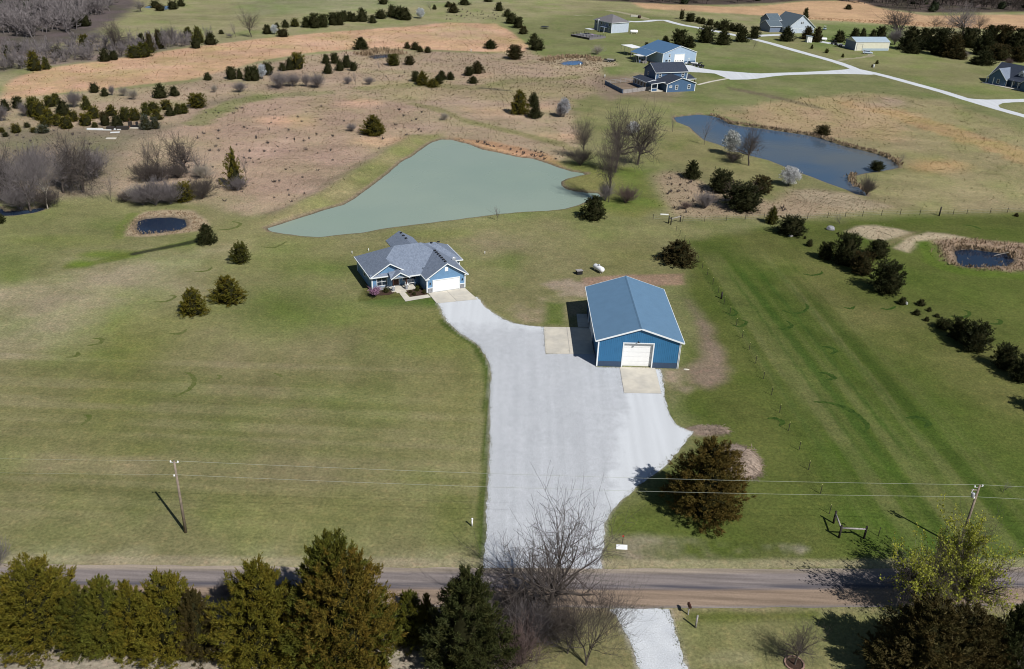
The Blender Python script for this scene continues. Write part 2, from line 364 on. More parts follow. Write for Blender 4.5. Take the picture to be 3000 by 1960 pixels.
# weedy old field
zone(W(OV, [(520,166),(700,130),(860,115),(1000,118),(1130,125),(1230,118),(1300,150),(1400,158),(1420,200),(1340,235),(1340,330),(1300,372),(1200,360),(1120,342),(1020,320),(960,320),(860,385),(750,452),(640,505),(570,503),(470,475),(300,462),(255,445),(0,470),(-60,470),(-60,235),(30,232),(250,210),(440,190)]), TAN, 3, 3, dry=.3)
zone(W(OV, [(-60,290),(130,300),(300,290),(420,290),(500,250),(580,235),(570,220),(480,235),(440,285),(300,330),(250,450),(-60,470)]), (.165,.14,.098), 5, 5, .9, dry=.2)
zone(W(OV, [(480,255),(600,232),(780,225),(960,242),(960,300),(860,360),(740,430),(640,480),(530,450),(500,350),(440,330),(420,300)]), (.315,.232,.165), 4, 5, .9, dry=.35)
for b in ((690,290,80,16),(640,280,50,9),(1060,330,0,0),(890,330,90,10),(520,300,40,10),(830,240,60,10),(1130,262,60,12),(1330,250,60,18),(1240,245,60,14),(1290,320,60,10),(1080,175,70,8)):
    if b[2]: blob(OV, *b, ORANGE, .6, .7, dry=.15, nz=n_mid)
for b in ((700,350,60,5),(790,340,70,4),(560,270,60,4),(900,290,70,6),(740,420,30,6),(1160,280,60,5)): blob(OV, *b, (.24,.175,.125), .6, .8, dry=.2)
zone(W(OV, [(870,190),(1000,185),(1130,205),(1200,190),(1400,200),(1330,230),(1200,235),(1050,225),(930,235)]), (.26,.22,.12), 6, 8, .7)
stroke(OV, [(850,205),(980,195),(1100,205),(1190,190),(1330,180)], 4, (.2,.19,.085), .7)
stroke(OV, [(960,242),(1010,252),(1080,280),(1150,298),(1210,312),(1290,330),(1330,345)], 2.2, (.215,.195,.095), .9)
stroke(OV, [(490,258),(560,232),(640,222),(760,215)], 3, (.2,.19,.1), .8)
stroke(OV, [(460,285),(500,262),(545,240),(600,225)], 4, (.17,.175,.075), .8)
stroke(OV, [(1120,205),(1180,210)], 1.6, (.06,.055,.04), .7)
zone(W(OV, [(1380,175),(1480,180),(1500,215),(1420,235),(1380,210)]), (.2,.15,.115), 4, 4, .8)
zone(W(OV, [(1260,135),(1300,130),(1420,140),(1440,152),(1390,160),(1290,158)]), (.35,.28,.19), 2, 3, .8, dry=.8)
# dam, shores
zone(W(OV, [(565,512),(640,507),(700,480),(760,448),(870,378),(960,316),(1030,311),(1010,326),(962,358),(905,398),(850,440),(800,474),(720,505),(640,538),(580,545)]), (.205,.19,.088), 2, 2)
zone(W(OV, [(1040,318),(1130,326),(1200,340),(1260,356),(1300,380),(1310,390),(1240,370),(1150,354),(1090,338)]), (.33,.2,.115), 1.5, 2, .9)
for i in range(9): stroke(OV, [(1080 + i * 16, 326 + i * 4.2), (1100 + i * 17, 333 + i * 4.4)], .9, (.48,.30,.17), .6)
# meadow between the two ponds and the lane
zone(W(OV, [(1640,255),(1800,240),(2000,212),(2200,235),(2420,310),(2420,492),(2200,497),(2000,502),(1900,492),(1850,470),(2000,455),(2085,400),(2095,380),(1950,330),(1800,300),(1690,265)]), (.23,.205,.105), 4, 5, dry=.1)
zone(W(OV, [(1680,268),(1860,228),(2040,222),(2100,270),(2090,330),(1950,322),(1800,296)]), (.30,.225,.13), 5, 6, .85, dry=.25)
stroke(OV, [(2000,245),(2080,262),(2160,290),(2240,318),(2330,345),(2420,380)], 7, (.36,.245,.125), .75, dry=.3)
blob(OV, 2180, 388, 70, 14, (.39,.25,.12), .7, .8, dry=.5)
blob(OV, 2050, 240, 60, 12, (.33,.25,.19), .6)
zone(W(OV, [(2100,410),(2380,380),(2420,480),(2080,480)]), (.27,.24,.125), 8, 8, .6)
stroke(OV, [(1700,205),(1780,222),(1840,235),(1900,250)], 2.5, (.13,.105,.07), .7)
zone(W(OV, [(1440,175),(1500,172),(1590,215),(1560,235),(1450,225)]), (.22,.165,.125), 4, 4, .6)
zone(W(OV, [(1620,160),(1720,150),(1980,165),(1940,170),(1700,185),(1640,175)]), (.125,.15,.05), 5, 4, .8)
# brushy draw beside the ponds
zone(W(OV, [(1510,408),(1545,398),(1600,398),(1620,415),(1660,432),(1790,462),(1830,440),(1960,445),(2080,480),(2000,497),(1880,503),(1700,505),(1580,508),(1540,470),(1515,440)]), (.30,.235,.155), 3, 3, dry=.7)
zone(W(OV, [(1830,440),(1960,447),(2075,480),(2000,493),(1860,465)]), STRAW, 2, 2, .7, dry=1)
zone(W(OV, [(1560,300),(1640,320),(1760,380),(1830,440),(1790,470),(1640,425),(1560,380),(1480,380),(1540,330)]), (.195,.185,.08), 4, 4, .85)
zone(W(OV, [(1330,380),(1480,390),(1510,420),(1540,480),(1480,510),(1350,500),(1310,490),(1395,458),(1330,440),(1305,420)]), (.165,.165,.055), 2, 3, .9)
zone(W(OV, [(1430,400),(1510,395),(1525,480),(1420,480)]), (.105,.145,.03), 5, 5, .8)
# home lawn
zone(W(OV, [(-80,492),(120,488),(250,465),(300,492),(470,480),(560,515),(640,545),(820,560),(1100,530),(1320,490),(1560,520),(1700,515),(1640,600),(1600,660),(1390,660),(1265,760),(1150,730),(1142,872),(1130,1200),(1128,1320),(-80,1320)]), (.185,.18,.079), 3, 4)
zone(W(OV, [(-80,495),(240,470),(290,500),(420,560),(300,600),(100,650),(-80,680)]), (.155,.16,.065), 5, 5, .9)
zone(W(OV, [(-80,680),(120,640),(320,600),(460,590),(420,680),(330,760),(160,800),(-80,860)]), (.255,.222,.14), 8, 8, .9)
zone(W(OV, [(250,740),(330,690),(480,720),(430,800),(330,900),(300,1000),(360,1060),(300,1100),(180,1100),(180,940)]), (.15,.16,.05), 7, 8, .65)
for b, c, a in (((660,720,110,50),(.095,.14,.025),.85),((350,1040,60,22),(.12,.15,.03),.5),((285,860,50,110),(.145,.155,.035),.5),((700,620,120,30),(.14,.16,.05),.6),((160,560,140,14),(.14,.165,.045),.6),((260,592,70,10),(.10,.15,.02),.8),((20,640,40,20),(.11,.155,.03),.6),((980,760,170,50),(.135,.15,.04),.6),((1060,860,70,120),(.155,.16,.05),.5),((940,700,90,12),(.05,.10,.015),.7),((1010,700,25,10),(.06,.11,.015),.7),((1080,690,20,12),(.07,.12,.02),.6),((600,880,200,60),(.23,.2,.11),.5),((700,1180,250,60),(.17,.165,.06),.5),((1060,1190,60,60),(.11,.13,.025),.5),((500,1100,200,40),(.225,.195,.10),.5),((1150,570,90,25),(.24,.195,.125),.6),((980,545,110,12),(.14,.165,.045),.5),((1460,600,90,40),(.17,.165,.06),.5),((720,560,70,14),(.155,.165,.06),.6)): blob(OV, *b, c, a, .9)
stripe = fbm(X / 55, Y, 1.15, 21, 2) * .8 + .5 * fbm(X / 30, Y, 4.5, 23, 1)
mk = sstep((sdist(X, Y, W(OV, [(-80,800),(300,830),(1120,840),(1125,1180),(-80,1200)])) + 6) / 12)
paint((.135,.14,.05), mk * np.clip(stripe * 1.6, 0, .6)); paint((.215,.198,.098), mk * np.clip(-stripe * 1.6, 0, .55))
# east lawn and its mowing
EAST = W(OV, [(1600,560),(1760,530),(1900,512),(2100,502),(2420,492),(2480,1330),(1400,1330),(1405,1215),(1460,1150),(1612,1004),(1555,950),(1545,915),(1590,850),(1640,760),(1585,690),(1590,640)])
zone(EAST, (.088,.108,.026), 3, 3)
zone(W(OV, [(1620,560),(1760,560),(1900,720),(2060,860),(2420,1130),(2420,1290),(1980,1250),(1760,930),(1640,690)]), (.06,.09,.016), 6, 6, .9)
zone(W(OV, [(1700,545),(1790,545),(1900,610),(2000,690),(2100,730),(2420,800),(2420,1000),(2150,850),(1980,760),(1840,660)]), (.125,.125,.042), 7, 6, .75)
zone(W(OV, [(1590,640),(1640,600),(1720,700),(1800,900),(1850,1100),(1700,1000),(1640,850)]), (.10,.112,.03), 6, 5, .6)
d_s = Vector(P(*OV(2160, 1180))) - Vector(P(*OV(1710, 600))); a_s = math.atan2(d_s.y, d_s.x)
o_s = P(*OV(1710, 600)); cross = -(X - o_s.x) * math.sin(a_s) + (Y - o_s.y) * math.cos(a_s); along = (X - o_s.x) * math.cos(a_s) + (Y - o_s.y) * math.sin(a_s)
em = sstep((sdist(X, Y, EAST) - 1) / 4) * sstep((14 - np.abs(cross - 1)) / 6) * sstep((along + 6) / 8)
st = 1.5 * fbm(cross + .3 * n_mid, along / 45, 2.4, 9, 3)
paint((.118,.128,.044), em * np.clip(st * 1.3, 0, .72)); paint((.04,.068,.011), em * np.clip(-st * 1.3, 0, .72))
for c0, wd, k in ((-1.2,.9,1), (2.6,.55,1), (-3.6,.5,.8), (6.4,.5,.6), (-8.5,.6,.6)):
    paint((.045,.08,.014), k * .75 * sstep((wd - np.abs(cross - c0)) / .35) * sstep((along - 2) / 10) * sstep((76 - along) / 14))
# grey-brown bare ground round the barn and the road verge
zone(W(OV, [(1350,645),(1470,638),(1590,635),(1592,662),(1480,668),(1385,672),(1350,668)]), (.275,.19,.13), .6, .6, .95)
zone(W(OV, [(1260,660),(1310,645),(1370,650),(1370,690),(1300,690)]), (.3,.245,.175), 1, 2, .9, nz=n_small + .3)
zone(W(OV, [(1180,720),(1240,680),(1320,690),(1370,705),(1318,752),(1220,750)]), (.27,.225,.14), 1, 2, .8, nz=n_small)
zone(W(OV, [(1265,700),(1316,705),(1316,757),(1262,757)]), (.085,.13,.02), 1, 1, .8)
zone(W(OV, [(1575,688),(1610,695),(1650,750),(1668,800),(1690,880),(1650,905),(1610,890),(1600,860),(1635,830),(1620,760)]), (.205,.155,.115), 1.5, 2, .9)
zone(W(OV, [(1545,862),(1580,862),(1610,900),(1590,930),(1560,960),(1548,915)]), (.29,.23,.165), 1, 1.5, .8, nz=n_small + .2)
blob(OV, 1645, 1004, 38, 12, (.24,.18,.145), .9)
zone(W(OV, [(1410,1255),(1500,1250),(1700,1262),(1860,1262),(1860,1300),(1500,1305),(1410,1295)]), (.255,.215,.165), 1, 1.5, .8, nz=n_small + .1)
blob(OV, 1820, 1277, 60, 14, (.33,.285,.245), .7, .6, nz=n_small + .2)
zone(W(OV, [(-80,1265),(600,1280),(1128,1275),(1126,1330),(600,1322),(-80,1310)]), (.235,.225,.125), 1.5, 1.5, .7, nz=n_small + .2)
zone(W(OV, [(1040,1275),(1130,1265),(1128,1330),(1035,1325)]), (.29,.235,.15), 1, 1, .8, nz=n_small + .2)
stroke(None, [p + Vector((0, .7, 0)) for p in ROAD_N], .8, (.31,.27,.17), .7)
stroke(None, [p - Vector((0, .7, 0)) for p in ROAD_S], .9, (.27,.21,.14), .8)
# south side
zone(W(OV, [(-200,1420),(600,1425),(1200,1440),(1200,1800),(-200,1800)]), (.285,.25,.19), 1, 1, dry=.9)
zone(W(OV, [(1180,1420),(1440,1418),(1540,1640),(1540,1800),(1180,1800)]), (.165,.155,.07), 1.5, 1.5)
zone(W(OV, [(1590,1418),(2600,1412),(2600,1800),(1640,1800)]), (.165,.165,.068), 1.5, 1.5)
zone(W(OV, [(1590,1422),(1900,1420),(1900,1440),(1600,1446)]), (.085,.10,.022), .8, .8, .9)
blob(OV, 1690, 1530, 60, 20, (.24,.225,.125), .5)
blob(OV, 1280, 1440, 60, 40, (.14,.10,.075), .7)
# straw heaps' litter, reed rings, wet ground
zone(W(ZD, [(1110,90),(1200,55),(1330,45),(1480,70),(1590,98),(1500,125),(1400,155),(1290,145),(1220,118)]), STRAW, .8, 1, dry=1)
zone(W(ZD, [(1450,205),(1500,170),(1570,130),(1700,95),(1880,115),(2010,145),(1940,155),(1750,140),(1640,150),(1600,190),(1550,228)]), STRAW, .8, 1, dry=1)
zone(W(ZD, [(1580,90),(1640,90),(1560,125),(1430,185),(1380,180)]), (.23,.18,.11), 1, 1, .8)
zone(W(ZD, [(1705,175),(1730,150),(1900,138),(2100,150),(2356,172),(2520,240),(2520,390),(2200,368),(2000,352),(1880,332),(1770,292)]), (.27,.2,.14), .8, .8, dry=1)
stroke(ZD, [(1690,180),(1750,300),(1880,350),(2100,375),(2400,395)], 2.5, (.085,.125,.02), .85)
zone(W(ZA, [(855,1600),(878,1540),(935,1490),(1000,1462),(1150,1448),(1345,1452),(1405,1498),(1440,1550),(1425,1590),(1300,1605),(1100,1628),(950,1638),(862,1628)]), (.315,.25,.165), .6, .8, dry=1)
stroke(ZA, [(820,1640),(850,1560),(920,1480)], 1.2, (.13,.16,.04), .7)
zone(W(ZB, [(1380,405),(1450,395),(1700,385),(1830,410),(1800,450),(1500,450),(1400,440)]), (.32,.26,.18), 1.5, 2, .8, dry=1)
zone(W(ZB, [(130,370),(200,340),(380,340),(420,370),(340,410),(180,410)]), (.3,.235,.15), 2, 2, .8, dry=1)
stroke(ZK, [(480,330),(620,310),(760,285),(900,250),(1000,225),(1100,208),(1240,180),(1360,155)], 1.1, (.10,.125,.025), .7)
stroke(ZK, [(930,245),(1030,222),(1130,203),(1260,178),(1370,152)], .9, (.028,.03,.018), .9)
blob(ZK, 560, 315, 90, 26, (.10,.155,.02), .8, .8)
zone([Vector((-26.5,137.2,0)),Vector((-15.8,140.9,0)),Vector((-17.5,147,0)),Vector((-27,146,0))], (.07,.075,.02), .5, .6, .7)
stroke(None, [p + Vector((-.45, 0, 0)) for p in W(OV, [(1031,745),(1058,770),(1110,803),(1136,850),(1140,910),(1137,1020),(1136,1100),(1130,1200),(1128,1290)])], .55, (.05,.08,.014), .8)  # greener grass along the drive, with the edge's shadow painted in
# fairy rings in the turf
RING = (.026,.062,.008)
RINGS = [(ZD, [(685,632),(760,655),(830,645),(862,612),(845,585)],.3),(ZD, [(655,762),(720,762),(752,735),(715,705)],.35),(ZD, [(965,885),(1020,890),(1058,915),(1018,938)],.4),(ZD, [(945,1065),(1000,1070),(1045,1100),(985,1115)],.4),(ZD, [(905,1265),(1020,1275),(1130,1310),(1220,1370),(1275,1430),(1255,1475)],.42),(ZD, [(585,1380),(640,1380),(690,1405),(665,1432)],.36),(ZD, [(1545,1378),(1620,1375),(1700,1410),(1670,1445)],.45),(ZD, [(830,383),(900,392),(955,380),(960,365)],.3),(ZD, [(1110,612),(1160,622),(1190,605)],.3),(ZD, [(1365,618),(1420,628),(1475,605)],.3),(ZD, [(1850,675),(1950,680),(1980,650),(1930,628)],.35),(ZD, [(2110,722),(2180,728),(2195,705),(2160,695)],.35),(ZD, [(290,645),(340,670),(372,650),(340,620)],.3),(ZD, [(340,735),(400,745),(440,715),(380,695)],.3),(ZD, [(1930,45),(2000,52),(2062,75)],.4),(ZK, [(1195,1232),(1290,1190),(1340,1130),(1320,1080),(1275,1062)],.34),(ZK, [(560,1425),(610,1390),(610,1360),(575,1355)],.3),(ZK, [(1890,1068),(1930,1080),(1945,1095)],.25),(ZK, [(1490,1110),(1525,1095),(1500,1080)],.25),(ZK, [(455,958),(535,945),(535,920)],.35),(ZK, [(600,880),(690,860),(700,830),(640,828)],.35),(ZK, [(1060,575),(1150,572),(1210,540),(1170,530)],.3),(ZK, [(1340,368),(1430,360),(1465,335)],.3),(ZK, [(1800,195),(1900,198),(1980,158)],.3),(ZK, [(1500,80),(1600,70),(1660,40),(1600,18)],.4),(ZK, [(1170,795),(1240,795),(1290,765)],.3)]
# overall mottling
C *= (1 + .16 * n_big + .17 * n_mid + .14 * n_small + (.07 + .07 * np.clip((Y - 150) / 60, 0, 1)) * n_row)[:, None]
grn = np.clip(fbm(X, Y, 9, 30) * 1.2, -1, 1)[:, None] * (1 - DRY[:, None])
C *= np.where(grn > 0, 1 - grn * np.array([.2,.03,.3]), 1 - grn * np.array([.13,.05,.22]))
# wheel-worn soil under gravel edges
for pl in (DRIVE, SOUTH_DRIVE): zone(pl, (.42,.4,.37), .35, .5, .9)
C = np.clip(C, .004, .8)
# basins
for pl in PONDS:
    p = np.array([(q[0], q[1]) for q in pl]); k = np.where((X > p[:, 0].min() - 5) & (X < p[:, 0].max() + 5) & (Y > p[:, 1].min() - 5) & (Y < p[:, 1].max() + 5))[0]
    wv = .35 if pl[0].y < 260 else 0
    d = sdist(X[k], Y[k], pl) + wv * n_small[k]; HGT[k] = np.minimum(HGT[k], -.3 * sstep((d + 1.3) / 1.3 * .5) * 2 - .8 * sstep(d / 3))
    m = np.zeros(len(X)); m[k] = sstep((d + 1.2) / .6) * .8; paint((.20,.155,.11), m)
    m[k] = sstep((d + .5) / .4) * .7; paint((.05,.045,.035), m)
dm, dt = pline(X, Y, W(OV, [(650,505),(760,450),(870,378),(960,322)])); HGT += np.where(HGT > -.05, .9 * sstep((5 - dm) / 5), 0)
nX, nY = len(gx), len(gy); idx = np.arange(nX * nY).reshape(nY, nX)
quads = np.stack([idx[:-1, :-1], idx[:-1, 1:], idx[1:, 1:], idx[1:, :-1]], -1).reshape(-1, 4)
gm = np_mesh('ground', np.stack([X, Y, HGT], -1), quads, True)
ca = gm.color_attributes.new('cover', 'FLOAT_COLOR', 'POINT'); ca.data.foreach_set('color', np.concatenate([C, DRY[:, None]], 1).astype(np.float32).ravel())
def ground_mat():
    m, nt, bs = new_mat('ground_cover'); at = N(nt, 'ShaderNodeVertexColor', layer_name='cover'); p = pos(nt)
    fine, mid = noise(nt, p, 2.6, 5, .7), noise(nt, p, .55, 4, .6)
    k = mult(nt, at.outputs['Color'], maprange(nt, fine, .28, .72, .62, 1.38)); k = mult(nt, k, maprange(nt, mid, .3, .7, .88, 1.12))
    tn = N(nt, 'ShaderNodeVectorMath', operation='MULTIPLY'); nt.links.new(k, tn.inputs[0]); tn.inputs[1].default_value = (1.28, 1.12, 1.15)
    k = mixc(nt, maprange(nt, noise(nt, p, 1.1, 4, .7), .5, .68, 0, .7), k, tn.outputs[0])
    nt.links.new(k, bs.inputs['Base Color']); bs.inputs['Roughness'].default_value = .95; bs.inputs['Specular IOR Level'].default_value = .08
    bump(nt, bs, fine, .22, .55); return m
ground = link_mesh('ground', gm, ground_mat()); tag(ground, kind='structure')
_gt = (C, DRY, X, Y)

# ---------------------------------------------------------------- water
def offset_poly(pl, d):
    n = len(pl); out = []; ar = sum(pl[i].x * pl[(i + 1) % n].y - pl[(i + 1) % n].x * pl[i].y for i in range(n)); sg = 1 if ar > 0 else -1
    for i in range(n):
        a, b, c = pl[i - 1], pl[i], pl[(i + 1) % n]; t = ((c - a).xy).normalized(); out.append(Vector((b.x + sg * t.y * d, b.y - sg * t.x * d, 0)))
    return out
def water_mat(name, c, c2, s=.03, rough=.07, ripple=.02, rs=1.5):
    m, nt, bs = new_mat(name); p = pos(nt)
    k = mixc(nt, maprange(nt, noise(nt, p, s, 3), .4, .6, 0, 1), c, c2)
    nt.links.new(k, bs.inputs['Base Color']); bs.inputs['Roughness'].default_value = rough; bs.inputs['IOR'].default_value = 1.33
    nt.links.new(maprange(nt, noise(nt, p, .05, 4), .35, .65, rough * .6, rough * 1.5), bs.inputs['Roughness'])
    bump(nt, bs, noise(nt, p, rs, 3), ripple, .5); return m
W_TURQ = water_mat('silty_turquoise_water', (.24,.305,.25), (.26,.32,.262), .02, .25, .02); W_BLUE = water_mat('grey_blue_water', (.055,.092,.145), (.105,.118,.122), .022, .1)
W_DARK = water_mat('dark_water', (.012,.022,.045), (.014,.026,.05), .1, .06); W_SKY = water_mat('bright_blue_water', (.05,.13,.28), (.05,.14,.3), .1, .1)
def fill(name, pts, z, m, kind='structure', parent=None, rough_step=0, rough_amp=0):
    from mathutils.geometry import tessellate_polygon
    pts = [Vector((p.x, p.y, 0)) for p in pts]
    if rough_step:
        q = []; rr = random.Random(3)
        for i in range(len(pts)):
            a, b = pts[i], pts[(i + 1) % len(pts)]; k = max(1, int((b - a).length / rough_step)); nrm = Vector((-(b - a).y, (b - a).x, 0)).normalized()
            for j in range(k): q.append(a.lerp(b, j / k) + nrm * rr.uniform(-rough_amp, rough_amp))
        pts = q
    tris = tessellate_polygon([pts]); me = bpy.data.meshes.new(name); v = [(p.x, p.y, z) for p in pts]
    f = []
    for t in tris:
        a, b, c = (pts[i] for i in t)
        f.append(t if (b - a).cross(c - a).z > 0 else t[::-1])
    me.from_pydata(v, [], f); me.update()
    o = link_mesh(name, me, m, parent)
    if kind: tag(o, kind=kind)
    return o
for nm, pl, wm in (('pond_water', POND_BIG, W_TURQ), ('pond_water', POND_BLUE, W_BLUE), ('pond_water', POND_W, W_DARK), ('pond_water', POND_E, W_DARK), ('pond_water', POND_S1, W_SKY), ('pond_water', POND_S2, W_DARK), ('pond_water', POND_S3, W_SKY), ('pond_water', POND_S4, W_SKY), ('creek_water', CREEK, W_DARK)):
    fill(nm, offset_poly(pl, 1.4), -.3, wm)

# ---------------------------------------------------------------- roads, drives, slabs
def gravel_mat(name, c, c2, s=.25, tracks=False):
    m, nt, bs = new_mat(name); p = pos(nt)
    k = mixc(nt, maprange(nt, noise(nt, p, s, 4, .6), .4, .62, 0, 1), c, c2)
    f = noise(nt, p, 7, 3, .7); k = mult(nt, k, maprange(nt, f, .3, .7, .82, 1.16)); k = mult(nt, k, maprange(nt, noise(nt, p, 1.2, 4), .3, .7, .93, 1.06))
    if tracks:                                                       # faint wheel-worn streaks along the drive
        # newer white stone spread at the house end and along the barn side
        sx = N(nt, 'ShaderNodeSeparateXYZ'); nt.links.new(p, sx.inputs[0]); wob = noise(nt, p, .45, 5, .65); A_, B_ = P(*OV(1452, 918)), P(*OV(1392, 1260)); sl = (B_.x - A_.x) / (B_.y - A_.y)
        e = math_(nt, 'ADD', math_(nt, 'SUBTRACT', sx.outputs[0], math_(nt, 'ADD', math_(nt, 'MULTIPLY', sx.outputs[1], sl), A_.x - sl * A_.y)), math_(nt, 'MULTIPLY', math_(nt, 'SUBTRACT', wob, .5), 6.0))
        fm = maprange(nt, e, -.6, .9, 0, 1); hm = maprange(nt, math_(nt, 'ADD', sx.outputs[1], math_(nt, 'MULTIPLY', math_(nt, 'SUBTRACT', wob, .5), 12.0)), 127, 132, 0, 1)
        k = mixc(nt, math_(nt, 'MAXIMUM', fm, hm), k, (.55, .57, .592)); k = mult(nt, k, maprange(nt, f, .3, .7, .88, 1.12))
        mp = N(nt, 'ShaderNodeMapping'); mp.inputs['Scale'].default_value = (1.1, .05, 1); nt.links.new(p, mp.inputs[0]); k = mult(nt, k, maprange(nt, noise(nt, mp.outputs[0], .7, 1), .35, .65, .955, 1.04))
    nt.links.new(k, bs.inputs['Base Color']); bs.inputs['Roughness'].default_value = .95; bs.inputs['Specular IOR Level'].default_value = .1
    bump(nt, bs, f, .03, .6); return m
GRAVEL = gravel_mat('pale_gravel', (.435,.45,.473), (.455,.47,.492), .25, True); GRAVEL_W = gravel_mat('white_gravel', (.56,.58,.60), (.49,.51,.535), .6)
fill('gravel_drive', DRIVE, .02, GRAVEL, rough_step=.7, rough_amp=.14)
fill('gravel_drive', SOUTH_DRIVE, .012, GRAVEL_W, rough_step=.5, rough_amp=.2)
def strip(name, pts, wd, z, m, amp=.1):
    L, Rr = [], []
    for i, p in enumerate(pts):
        a, b = pts[max(0, i - 1)], pts[min(len(pts) - 1, i + 1)]; t = (b - a).normalized(); nrm = Vector((-t.y, t.x, 0)) * (wd / 2)
        L.append(p + nrm); Rr.append(p - nrm)
    return fill(name, L + Rr[::-1], z, m, rough_step=2, rough_amp=amp)
strip('gravel_lane', W(ZC, [(-400,145),(-330,150),(-260,148),(-190,140),(-120,140),(-60,158),(0,173),(100,190),(200,210),(340,238),(430,256),(520,277),(620,303),(700,327),(800,355),(900,383),(980,405),(1060,428),(1130,452),(1200,480),(1310,503),(1400,525),(1500,552),(1600,580),(1700,607),(1800,635),(1950,683),(2080,722),(2200,757),(2356,800),(2500,845)]), 4.3, .02, GRAVEL)
fill('gravel_drive', W(ZC, [(20,448),(60,452),(120,470),(220,485),(350,495),(450,503),(540,507),(660,503),(800,499),(1000,489),(1120,480),(1190,468),(1340,512),(1300,516),(1200,512),(1080,511),(900,513),(800,516),(700,520),(600,530),(520,542),(450,549),(330,550),(220,507),(120,500),(50,497),(-60,480)]), .024, GRAVEL, rough_step=2, rough_amp=.1)
fill('gravel_drive', W(ZC, [(1940,675),(2010,683),(2100,688),(2240,685),(2420,682),(2420,703),(2280,706),(2210,712),(2178,725),(2190,742),(2230,765),(2060,718)]), .024, GRAVEL, rough_step=2, rough_amp=.1)
strip('footpath', W(ZC, [(105,585),(200,562),(322,540)]), 1.3, .02, M['concrete'], .02)
strip('gravel_lane', W(ZC, [(500,248),(560,245),(650,241),(700,243)]), 5, .02, GRAVEL)
strip('gravel_lane', W(ZC, [(950,287),(1000,296),(1060,306),(1110,318)]), 4.5, .02, GRAVEL)
TRACK = gravel_mat('worn_track', (.33,.3,.2), (.24,.22,.13), .5)
strip('worn_track', W(ZC, [(1070,418),(1120,408),(1200,402),(1270,392),(1305,383),(1290,372)]), 2.6, .016, TRACK, .5)
strip('worn_track', W(ZB, [(1600,105),(1680,104),(1745,106)]), 2.5, .02, TRACK, .5)
strip('worn_track', W(ZB, [(1830,70),(1920,84),(2000,100),(2080,122),(2110,135)]), 5, .016, TRACK, .5)
strip('worn_track', W(ZB, [(-100,2),(300,2),(720,12),(1000,15),(1150,17)]), 2.2, .016, TRACK, .5)
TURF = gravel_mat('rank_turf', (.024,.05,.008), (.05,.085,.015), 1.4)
def smooth(pts, n=9):
    out = []
    for i in range(len(pts) - 1):
        a, b, c, d = pts[max(0, i - 1)], pts[i], pts[i + 1], pts[min(len(pts) - 1, i + 2)]
        for j in range(n):
            t = j / n; out.append(.5 * ((2 * b) + (c - a) * t + (2 * a - 5 * b + 4 * c - d) * t * t + (3 * b - a - 3 * c + d) * t ** 3))
    return out + [pts[-1]]
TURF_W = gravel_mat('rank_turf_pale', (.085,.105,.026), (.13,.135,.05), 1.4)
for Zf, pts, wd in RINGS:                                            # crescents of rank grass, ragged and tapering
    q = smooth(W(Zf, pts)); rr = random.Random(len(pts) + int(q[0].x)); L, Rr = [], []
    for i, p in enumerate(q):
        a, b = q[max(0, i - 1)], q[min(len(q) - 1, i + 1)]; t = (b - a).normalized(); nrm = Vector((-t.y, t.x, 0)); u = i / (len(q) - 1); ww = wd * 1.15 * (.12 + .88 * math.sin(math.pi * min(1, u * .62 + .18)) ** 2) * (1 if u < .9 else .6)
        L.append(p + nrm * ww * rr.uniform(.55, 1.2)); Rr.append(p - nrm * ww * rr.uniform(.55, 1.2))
    fill('turf_ring', L + Rr[::-1], .008 if Zf is ZD else .008, TURF if Zf is ZD else TURF_W)
